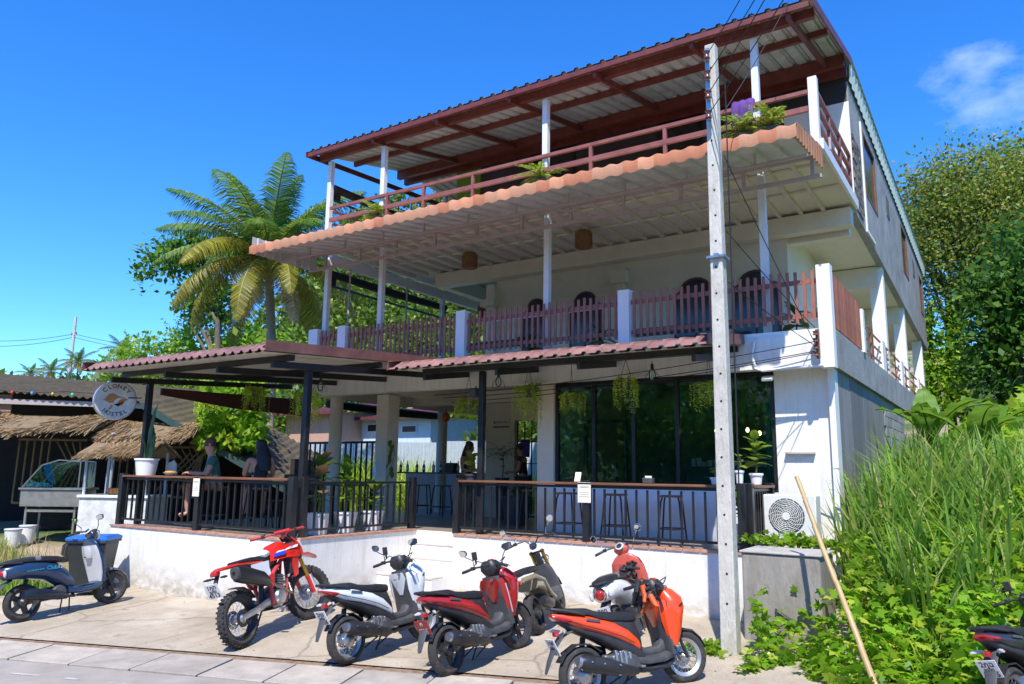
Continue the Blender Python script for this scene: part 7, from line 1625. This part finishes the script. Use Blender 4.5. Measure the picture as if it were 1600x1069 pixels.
# glass food cart
def rp(px, dist):
    r = ray(px, 720); return Vector((r.x, r.y, 0)).normalized()*dist
q0 = rp(98, 19.6); q0.z = float(gz(q0.x, q0.y))
t = thing('food_cart', 'steel food cart with sloping glass case before the bamboo hut', 'food cart', q0, (0, 0, R_(36.9)))
SS = mat('stainless_dull', (.34, .33, .30), .45, metal=.6, var=.12); CG = glassmat('cart_glass', (.80, .86, .86), .10)
zz = lambda py: 1.9+(724-py)/PPM*.92-q0.z
part('body', MB().box(-.62, .62, -.35, .35, zz(782), zz(758)), SS, t, bevel=.01); part('shelf', MB().box(-.66, .66, -.38, .38, zz(757.5), zz(755)), SS, t)
part('base', MB().box(-.5, .5, -.3, .3, zz(790), zz(786)), SS, t)
for sx in (-.5, .5):
    for sy in (-.28, .28): part('leg', MB().box(sx-.02, sx+.02, sy-.02, sy+.02, 0, zz(782)), SS, t)
part('glass_case', MB().prism([(-.6, zz(754)), (.55, zz(754)), (.55, zz(716)), (.1, zz(714)), (-.25, zz(722))], -.33, .33), CG, t)
for a, b in (((-.6, zz(754)), (-.25, zz(722))), ((-.25, zz(722)), (.1, zz(714))), ((.1, zz(714)), (.55, zz(716))), ((.55, zz(716)), (.55, zz(754)))):
    for y in (-.34, .34): part('frame_bar', MB().bar((a[0], y, a[1]), (b[0], y, b[1]), .025), ALU, t)
# small thatched stall
q1 = rp(186, 18.6); q1.z = float(gz(q1.x, q1.y))
t = thing('thatched_stall', 'little stall with a thatched gable roof and pale blue posts', 'stall', q1, (0, 0, R_(30)))
zz = lambda py: 1.9+(724-py)/PPM*.90-q1.z
thatch(t, -.55, .95, -.62, zz(704), .0, zz(687), 3200, .24); thatch(t, -.55, .95, .62, zz(704), .0, zz(687), 1400, .24)
part('gable', MB().prism([(-.5, zz(704)), (.5, zz(704)), (0, zz(686))], -.56, -.53, 'x'), BRNB, t)
for x in (-.45, .85):
    for y in (-.42, .42): part('post', MB().tube([(x, y, 0), (x, y, zz(700))], .03, 8), POSTB, t)
part('counter', MB().box(-.50, .92, -.46, .46, 0, zz(768)), mat('counter_white', (.68, .68, .66), .6, dirt=.2), t); part('counter_top', MB().box(-.54, .96, -.5, .5, zz(767.5), zz(764)), WHITE, t)
part('basket', MB().lathe([(.16, 0), (.22, .14), (.23, .14), (.2, .02)], 14).xf(Matrix.Translation((.1, -.1, zz(764)))), RAT, t)
p = rp(131, 18.4); p.z = float(gz(p.x, p.y)); t = thing('rubbish_bag', 'black rubbish bag beside the thatched stall', 'bag', p); part('bag', MB().loft([sup((0, 0, z), w, w, 12, 2, 'xy') for z, w in ((0, .16), (.08, .24), (.25, .22), (.36, .10), (.40, .05), (.46, .09))]), mat('bag_black', (.02, .02, .024), .3, bump=.8, bscale=12), t); part('tie', MB().lathe([(.05, .39), (.06, .405), (.05, .42)], 10), PLASG, t)
for i, (px, dy) in enumerate(((34, -2.2), (56, -1.9))):
    p = rp(px, 21.4+dy); p.z = float(gz(p.x, p.y)); t = thing('bucket', ('white bucket left of the food cart', 'white bucket beside the food cart legs')[i], 'bucket', p, group='white buckets by the food cart'); part('pail', MB().lathe([(.12, 0), (.16, .34), (.17, .34), (.15, .32), (.11, .03)], 14), WHITE, t); part('lid', MB().lathe([(.002, .35), (.17, .35), (.17, .37), (.002, .38)], 14), STEELW, t)
# sand heap in front of the hut
P0 = shk_pt(lx(60), -6.2); gxs, gys = np.linspace(-4.5, 4.5, 40), np.linspace(-1.6, 1.6, 16); A_, B_ = np.meshgrid(gxs, gys); c, s = math.cos(R_(30)), math.sin(R_(30)); X_ = P0.x+c*A_-s*B_; Y_ = P0.y+s*A_+c*B_
Z_ = gz(X_, Y_)-.06 + .38*np.exp(-(A_/2.6)**2-(B_/.8)**2)*(1+.25*np.sin(A_*3.1)*np.sin(B_*4)); J = np.arange(A_.size).reshape(A_.shape)
o = link('sand_bank', npmesh('sand_bank', np.stack([X_, Y_, Z_], -1), np.stack([J[:-1, :-1], J[:-1, 1:], J[1:, 1:], J[1:, :-1]], -1).reshape(-1, 4), mat('sand', (.50, .40, .29), .95, var=.15, scale=3, bump=.5), True)); o['kind'] = 'structure'
# ================================================================ houses and fence seen through the open floor
def cs_fence(label, a, b, z0, z1, m):
    a, b = Vector(a), Vector(b); L_ = (b-a).length; t = thing('sheet_fence', label, 'fence', a, (0, 0, math.atan2((b-a).y, (b-a).x))); n = int(L_/.9)
    for i in range(n):
        w = L_/n; sh = corr(0, w-.01, .15, .02, 0, 0, z1-z0+rnd.uniform(-.04, .04), 0); part('sheet', MB().add([(i*w+p.x, p.z, z0+p.y) for p in sh.v], sh.f), m, t, smooth=0)
    part('rail', MB().box(0, L_, .03, .07, z0+.4, z0+.46), GREYSTEEL, t)
FEN = mat('fence_sheet_blue', (.50, .56, .60), .45, metal=.2, var=.06)
cs_fence('pale blue corrugated fence behind the open ground floor', (-24.5, 22.0, 0), (-12.0, 25.0, 0), -.2, 3.05, FEN)
def house(label, px0, px1, Y, py_top, wallm, roofm, roof_h=.8, depth=4, ov=.5, win=()):
    a, b = aty(px0, 700, Y), aty(px1, 700, Y); zt = aty((px0+px1)/2, py_top, Y).z; zb0 = float(gz(a.x, Y))-.3; w = b.x-a.x
    t = thing('house', label, 'house', (a.x, Y, zb0), group='small houses behind the hostel')
    part('wall', MB().box(0, w, 0, depth, 0, zt-zb0), wallm, t)
    sh = corr(-ov, w+ov, .3, .04, -ov, zt-zb0-.05, depth+ov, zt-zb0+roof_h); part('roof', sh, roofm, t, smooth=0); part('fascia', MB().box(-ov, w+ov, -ov-.03, -ov, zt-zb0-.14, zt-zb0+.01), roofm, t)
    for (wx, py0, py1, ww) in win:
        c = aty(wx, (py0+py1)/2, Y); z0_, z1_ = aty(wx, py1, Y).z-zb0, aty(wx, py0, Y).z-zb0; f = part('window', MB().cbox((c.x-a.x, -.02, (z0_+z1_)/2), (ww, .05, z1_-z0_)), STEELW, t); part('pane', MB().cbox((c.x-a.x, -.05, (z0_+z1_)/2), (ww-.12, .012, z1_-z0_-.12)), DWIN, f)
PINKH = mat('house_pink', (.50, .30, .22), .7, var=.05); BLUEH = mat('house_pale_blue', (.58, .70, .76), .6, var=.05); RMAR = mat('house_roof_maroon', (.13, .035, .04), .5, var=.1)
house('pinkish house with a maroon roof beyond the pale blue fence', 445, 528, 25.5, 645, PINKH, RMAR)
house('pale blue house with a dark window beyond the corrugated fence', 532, 672, 27.0, 652, BLUEH, RMAR, win=((640, 664, 677, .9), (583, 662, 676, .7)))
p = aty(312, 640, 26); zb0 = float(gz(p.x, p.y)); t = thing('roadside_kiosk', 'white and blue striped kiosk roof among the leaves', 'kiosk', (p.x, p.y, zb0)); part('roof', MB().loft([[Vector((sx*w, sy*w*.7, z)) for sx, sy in ((-1, -1), (1, -1), (1, 1), (-1, 1))] for z, w in ((p.z-zb0-.15, 1.3), (p.z-zb0+.1, 1.0), (p.z-zb0+.3, .5))]), mat('kiosk_white', (.72, .73, .76), .5), t, smooth=0); part('band', MB().box(-.2, .7, -.9, -.6, p.z-zb0+.12, p.z-zb0+.34), mat('kiosk_blue', (.03, .07, .45), .5), t); part('wall', MB().box(-.9, .9, -.6, .6, 0, p.z-zb0-.2), BLUEH, t)
# far utility pole with crossarm on the left skyline
p = aty(107, 600, 46); zt = aty(111, 497, 46).z; zb0 = float(gz(p.x, p.y))
t = thing('utility_pole', 'distant grey utility pole with a small crossarm at far left', 'utility pole', (p.x, 46, zb0-.5)); part('shaft', MB().tube([(0, 0, 0), (0, 0, zt-zb0+.5)], [.22, .15], 8), POLEC, t)
zc = aty(110, 524, 46).z-zb0+.5; part('crossarm', MB().bar((-.55, 0, zc), (.55, 0, zc-.03), .12), GREYSTEEL, t)
for s in (-.5, 0, .5): part('insulator', MB().lathe([(.05, 0), (.08, .1), (.04, .22)], 8).xf(Matrix.Translation((s, 0, zc+.06))), INS, t)
c0 = Vector((p.x, 46, zb0-.5+zc+.1))
for i, (px, py) in enumerate(((-60, 530), (-60, 540))): wire(('upper distant wire running left from the far pole', 'lower distant wire running left from the far pole')[i], c0-Vector((0, 0, .4*i)), aty(px, py, 40), .5, .028)
for i, (px, py) in enumerate(((330, 548), (330, 556))): wire(('upper distant wire running right from the far pole', 'lower distant wire running right from the far pole')[i], c0-Vector((0, 0, .4*i)), aty(px, py, 52), .5, .028)
# ================================================================ people
def skin_body(name, verts, edges, radii, root, m, parent, sub=2):
    me = bpy.data.meshes.new(name); me.from_pydata([Vector(v)[:] for v in verts], edges, [])
    o = bpy.data.objects.new(name, me); COL.objects.link(o)
    md = o.modifiers.new('skin', 'SKIN'); md.use_smooth_shade = True
    ly = me.skin_vertices[0].data if me.skin_vertices else None
    if ly is None:
        bm = bmesh.new(); bm.from_mesh(me); bm.verts.layers.skin.verify(); bm.to_mesh(me); bm.free(); ly = me.skin_vertices[0].data
    for i, r in enumerate(radii):
        r = r if isinstance(r, tuple) else (r, r); ly[i].radius = r; ly[i].use_root = (i == root)
    s = o.modifiers.new('sub', 'SUBSURF'); s.levels = sub; s.render_levels = sub
    dg = bpy.context.evaluated_depsgraph_get(); me2 = bpy.data.meshes.new_from_object(o.evaluated_get(dg)); bpy.data.objects.remove(o); bpy.data.meshes.remove(me)
    me2.name = name; me2.materials.clear(); me2.materials.append(m)
    return link(name, me2, parent)
SKIN = mat('skin_tan', (.52, .27, .18), .5, var=.05); SKIND = mat('skin_brown', (.34, .17, .10), .5, var=.05)
def person(label, loc, rz, J, skin, shirt, shorts, hairm, hair, sleeve=.5, scale=1.0, sitting=True):
    """J: joint positions; +x is forward"""
    t = thing('person', label, 'person', loc, (0, 0, rz), None, scale)
    V, Ed, Rd = [], [], []
    def v(p, r, prev=None):
        V.append(Vector(p)); Rd.append(r); i = len(V)-1
        if prev is not None: Ed.append((prev, i))
        return i
    hip = v(J['hip'], (.13, .10)); waist = v(Vector(J['hip']).lerp(Vector(J['chest']), .5), (.115, .09), hip); chest = v(J['chest'], (.14, .10), waist)
    neck = v(J['neck'], .055, chest); hb = v(J['head'], (.075, .085), neck); ht = v(J['top'], (.07, .08), hb)
    hands = []
    for s in (-1, 1):
        g = lambda k: Vector((J[k][0], J[k][1]*s if len(J[k]) == 3 else 0, J[k][2]))
        def g(k):
            q = J.get(k + ('_r' if s < 0 else '_l')) or J[k]; return Vector((q[0], abs(q[1])*s if k + ('_r' if s < 0 else '_l') not in J else q[1], q[2]))
        sh = v(g('shoulder'), .062, chest); el = v(g('elbow'), .042, sh); wr = v(g('wrist'), .028, el); pa = v(g('palm'), (.036, .018), wr)
        d = (V[pa]-V[wr]).normalized(); side = d.cross(Vector((0, 0, 1))).normalized()
        for k in range(4):
            a = V[pa]+d*.035+side*(k-1.5)*.019; f1 = v(a, .0095, pa); f2 = v(a+d*.035-Vector((0, 0, .014)), .0085, f1); v(a+d*(.05+.008*(k in (1, 2)))-Vector((0, 0, .036)), .007, f2)
        th = v(V[pa]-side*.035*s+d*.0, .011, pa); v(V[th]+d*.035-Vector((0, 0, .01))-side*.012*s, .009, th)
        th = v(g('thigh'), (.085, .085), hip); kn = v(g('knee'), .058, th); cf = v(Vector(g('knee')).lerp(g('ankle'), .35), .055, kn); an = v(g('ankle'), .036, cf); v(g('toe'), (.035, .022), an)
    body = skin_body('body', V, Ed, Rd, 0, skin, t)
    hd = Vector(J['head']).lerp(Vector(J['top']), .45); fwd = Vector(J.get('face', (1, 0, -.15))).normalized(); up = (Vector(J['top'])-Vector(J['head'])).normalized(); lf = up.cross(fwd).normalized()
    MM = Matrix((( fwd.x, lf.x, up.x, hd.x), (fwd.y, lf.y, up.y, hd.y), (fwd.z, lf.z, up.z, hd.z), (0, 0, 0, 1)))
    part('nose', MB().loft([sup((.085, 0, -.03), .016, .012, 8, 2, 'yz'), sup((.108, 0, -.028), .012, .012, 8, 2, 'yz'), sup((.090, 0, .02), .006, .006, 8, 2, 'yz')]).xf(MM), skin, t)
    for s in (-1, 1):
        part('ear', MB().ell((-.005, s*.083, -.01), (.022, .010, .032), 8, 6).xf(MM), skin, t); part('eye', MB().ell((.083, s*.032, .018), (.008, .014, .008), 8, 6).xf(MM), mat('eye_dark', (.02, .015, .01), .3), t)
    part('mouth', MB().ell((.082, 0, -.066), (.008, .026, .006), 8, 6).xf(MM), mat('lips', (.35, .12, .10), .5), t)
    # clothes: a second skin round the torso, arms to the sleeve and the thighs
    def suit(nm, m, chain):
        V2, E2, R2 = [], [], []
        for ch in chain:
            prev = None
            for p, r in ch:
                q = None
                for i, w in enumerate(V2):
                    if (w-Vector(p)).length < 1e-4: q = i
                if q is None: V2.append(Vector(p)); R2.append(r); q = len(V2)-1
                if prev is not None: E2.append((prev, q))
                prev = q
        return skin_body(nm, V2, E2, R2, 0, m, t)
    H_, C_, N_ = Vector(J['hip']), Vector(J['chest']), Vector(J['neck'])
    arms = []
    for s in (0, 1):
        i = 6 + s*0
    # joints of the arms as placed above
    sh_i = [e[1] for e in Ed if e[0] == chest and e[1] != neck]
    for i in sh_i:
        el_i = [e[1] for e in Ed if e[0] == i][0]; arms.append([(C_, (.155, .115)), (V[i], .078), (V[i].lerp(V[el_i], sleeve), .062)])
    if sleeve <= 0: arms = [[(C_, (.15, .11)), (C_+Vector((0, s*.10, .14)), .045)] for s in (-1, 1)]
    suit('top', shirt, [[(H_+Vector((0, 0, .02)), (.145, .115)), (H_.lerp(C_, .5), (.135, .105)), (C_, (.155, .115)), (C_.lerp(N_, .55), (.085, .075))]] + arms)
    th_i = [e[1] for e in Ed if e[0] == hip and e[1] != waist]; legs = []
    for i in th_i:
        kn_i = [e[1] for e in Ed if e[0] == i][0]; legs.append([(H_, (.15, .115)), (V[i], .10), (V[i].lerp(V[kn_i], .8), .082)])
    suit('shorts', shorts, legs)
    # hair
    if hair == 'short': part('hair', MB().loft([sup((-.012, 0, z), w, d_, 16, 2, 'xy') for z, w, d_ in ((-.03, .090, .084), (.02, .097, .090), (.07, .096, .088), (.10, .075, .07), (.118, .03, .03))]).xf(MM @ Matrix.Rotation(R_(-18), 4, 'Y')), hairm, t)
    else:
        part('hair', MB().loft([sup((-.02, 0, z), w, d_, 16, 2, 'xy') for z, w, d_ in ((-.05, .086, .088), (.02, .098, .094), (.07, .097, .090), (.10, .075, .07), (.118, .03, .03))]).xf(MM @ Matrix.Rotation(R_(-16), 4, 'Y')), hairm, t)
        a = MM @ Vector((-.06, 0, .02)); part('long_hair', MB().loft([sup((a+Vector((-.02-.03*k*fwd.x, -.03*k*fwd.y, -.09*k)))[:], w, d_, 14, 2, 'xy') for k, (w, d_) in enumerate(((.05, .075), (.055, .10), (.055, .115), (.05, .12), (.04, .11), (.02, .07)))]), hairm, t)
    return t
sit = dict(hip=(0, 0, .06), chest=(.06, 0, .36), neck=(.10, 0, .54), head=(.135, 0, .63), top=(.155, 0, .775), shoulder=(.07, .185, .47), elbow=(.16, .24, .20), wrist=(.38, .10, .22), palm=(.44, .05, .225), thigh=(.04, .10, .05), knee=(.46, .15, .04), ankle=(.40, .15, -.42), toe=(.53, .16, -.47), face=(1, 0, -.35))
BRN = mat('hair_brown', (.11, .045, .02), .6, var=.2, scale=30, bump=.4, bscale=80); BLK = mat('hair_black', (.012, .010, .010), .45, var=.2, scale=30, bump=.4, bscale=80)
p = aty(335, 745, 8.75)
person('man in a green t-shirt looking down at his hands at the counter', (p.x, 8.78, FZ+.70), R_(-122), sit, SKIN, mat('tshirt_green', (.035, .13, .10), .8, var=.08, bump=.2), mat('shorts_beige', (.25, .17, .11), .8), BRN, 'short', .55, 1.06)
stool('bar stool under the man in green', (p.x, 8.78, FZ), .2)
w = dict(sit); w.update(face=(.9, .3, -.2)); p = aty(396, 745, 8.9)
person('woman with long black hair in a black top seen from behind', (p.x+.05, 9.0, FZ+.70), R_(150), w, SKIN, mat('top_black', (.015, .015, .017), .8), mat('shorts_dark', (.03, .035, .05), .8), BLK, 'long', 0, 1.03)
stool('bar stool under the woman in black', (p.x+.05, 9.0, FZ), -.1)
stand = dict(hip=(0, 0, .92), chest=(.03, 0, 1.24), neck=(.07, 0, 1.42), head=(.10, 0, 1.50), top=(.12, 0, 1.645), shoulder=(.03, .175, 1.34), elbow=(.06, .21, 1.08), wrist=(.26, .12, 1.06), palm=(.33, .08, 1.06), thigh=(0, .09, .88), knee=(.03, .10, .48), ankle=(0, .10, .08), toe=(.13, .11, .03), face=(1, 0, -.5))
p = aty(728, 735, 13.2)
person('woman in a dark sleeveless top standing by the potted plants, head bowed', (p.x, 13.2, FZ), R_(0), stand, SKIND, mat('top_dark_blue', (.02, .02, .04), .8), mat('shorts_olive', (.14, .12, .07), .8), mat('hair_dark_brown', (.05, .025, .015), .6), 'long', 0, .98)
p = aty(818, 735, 14.0)
person('person in dark clothes standing in the dim doorway with raised forearms', (p.x, 14.0, FZ), R_(195), stand, SKIND, mat('top_black', (.015, .015, .017), .8), mat('shorts_dark', (.03, .035, .05), .8), BLK, 'short', .3, .97)
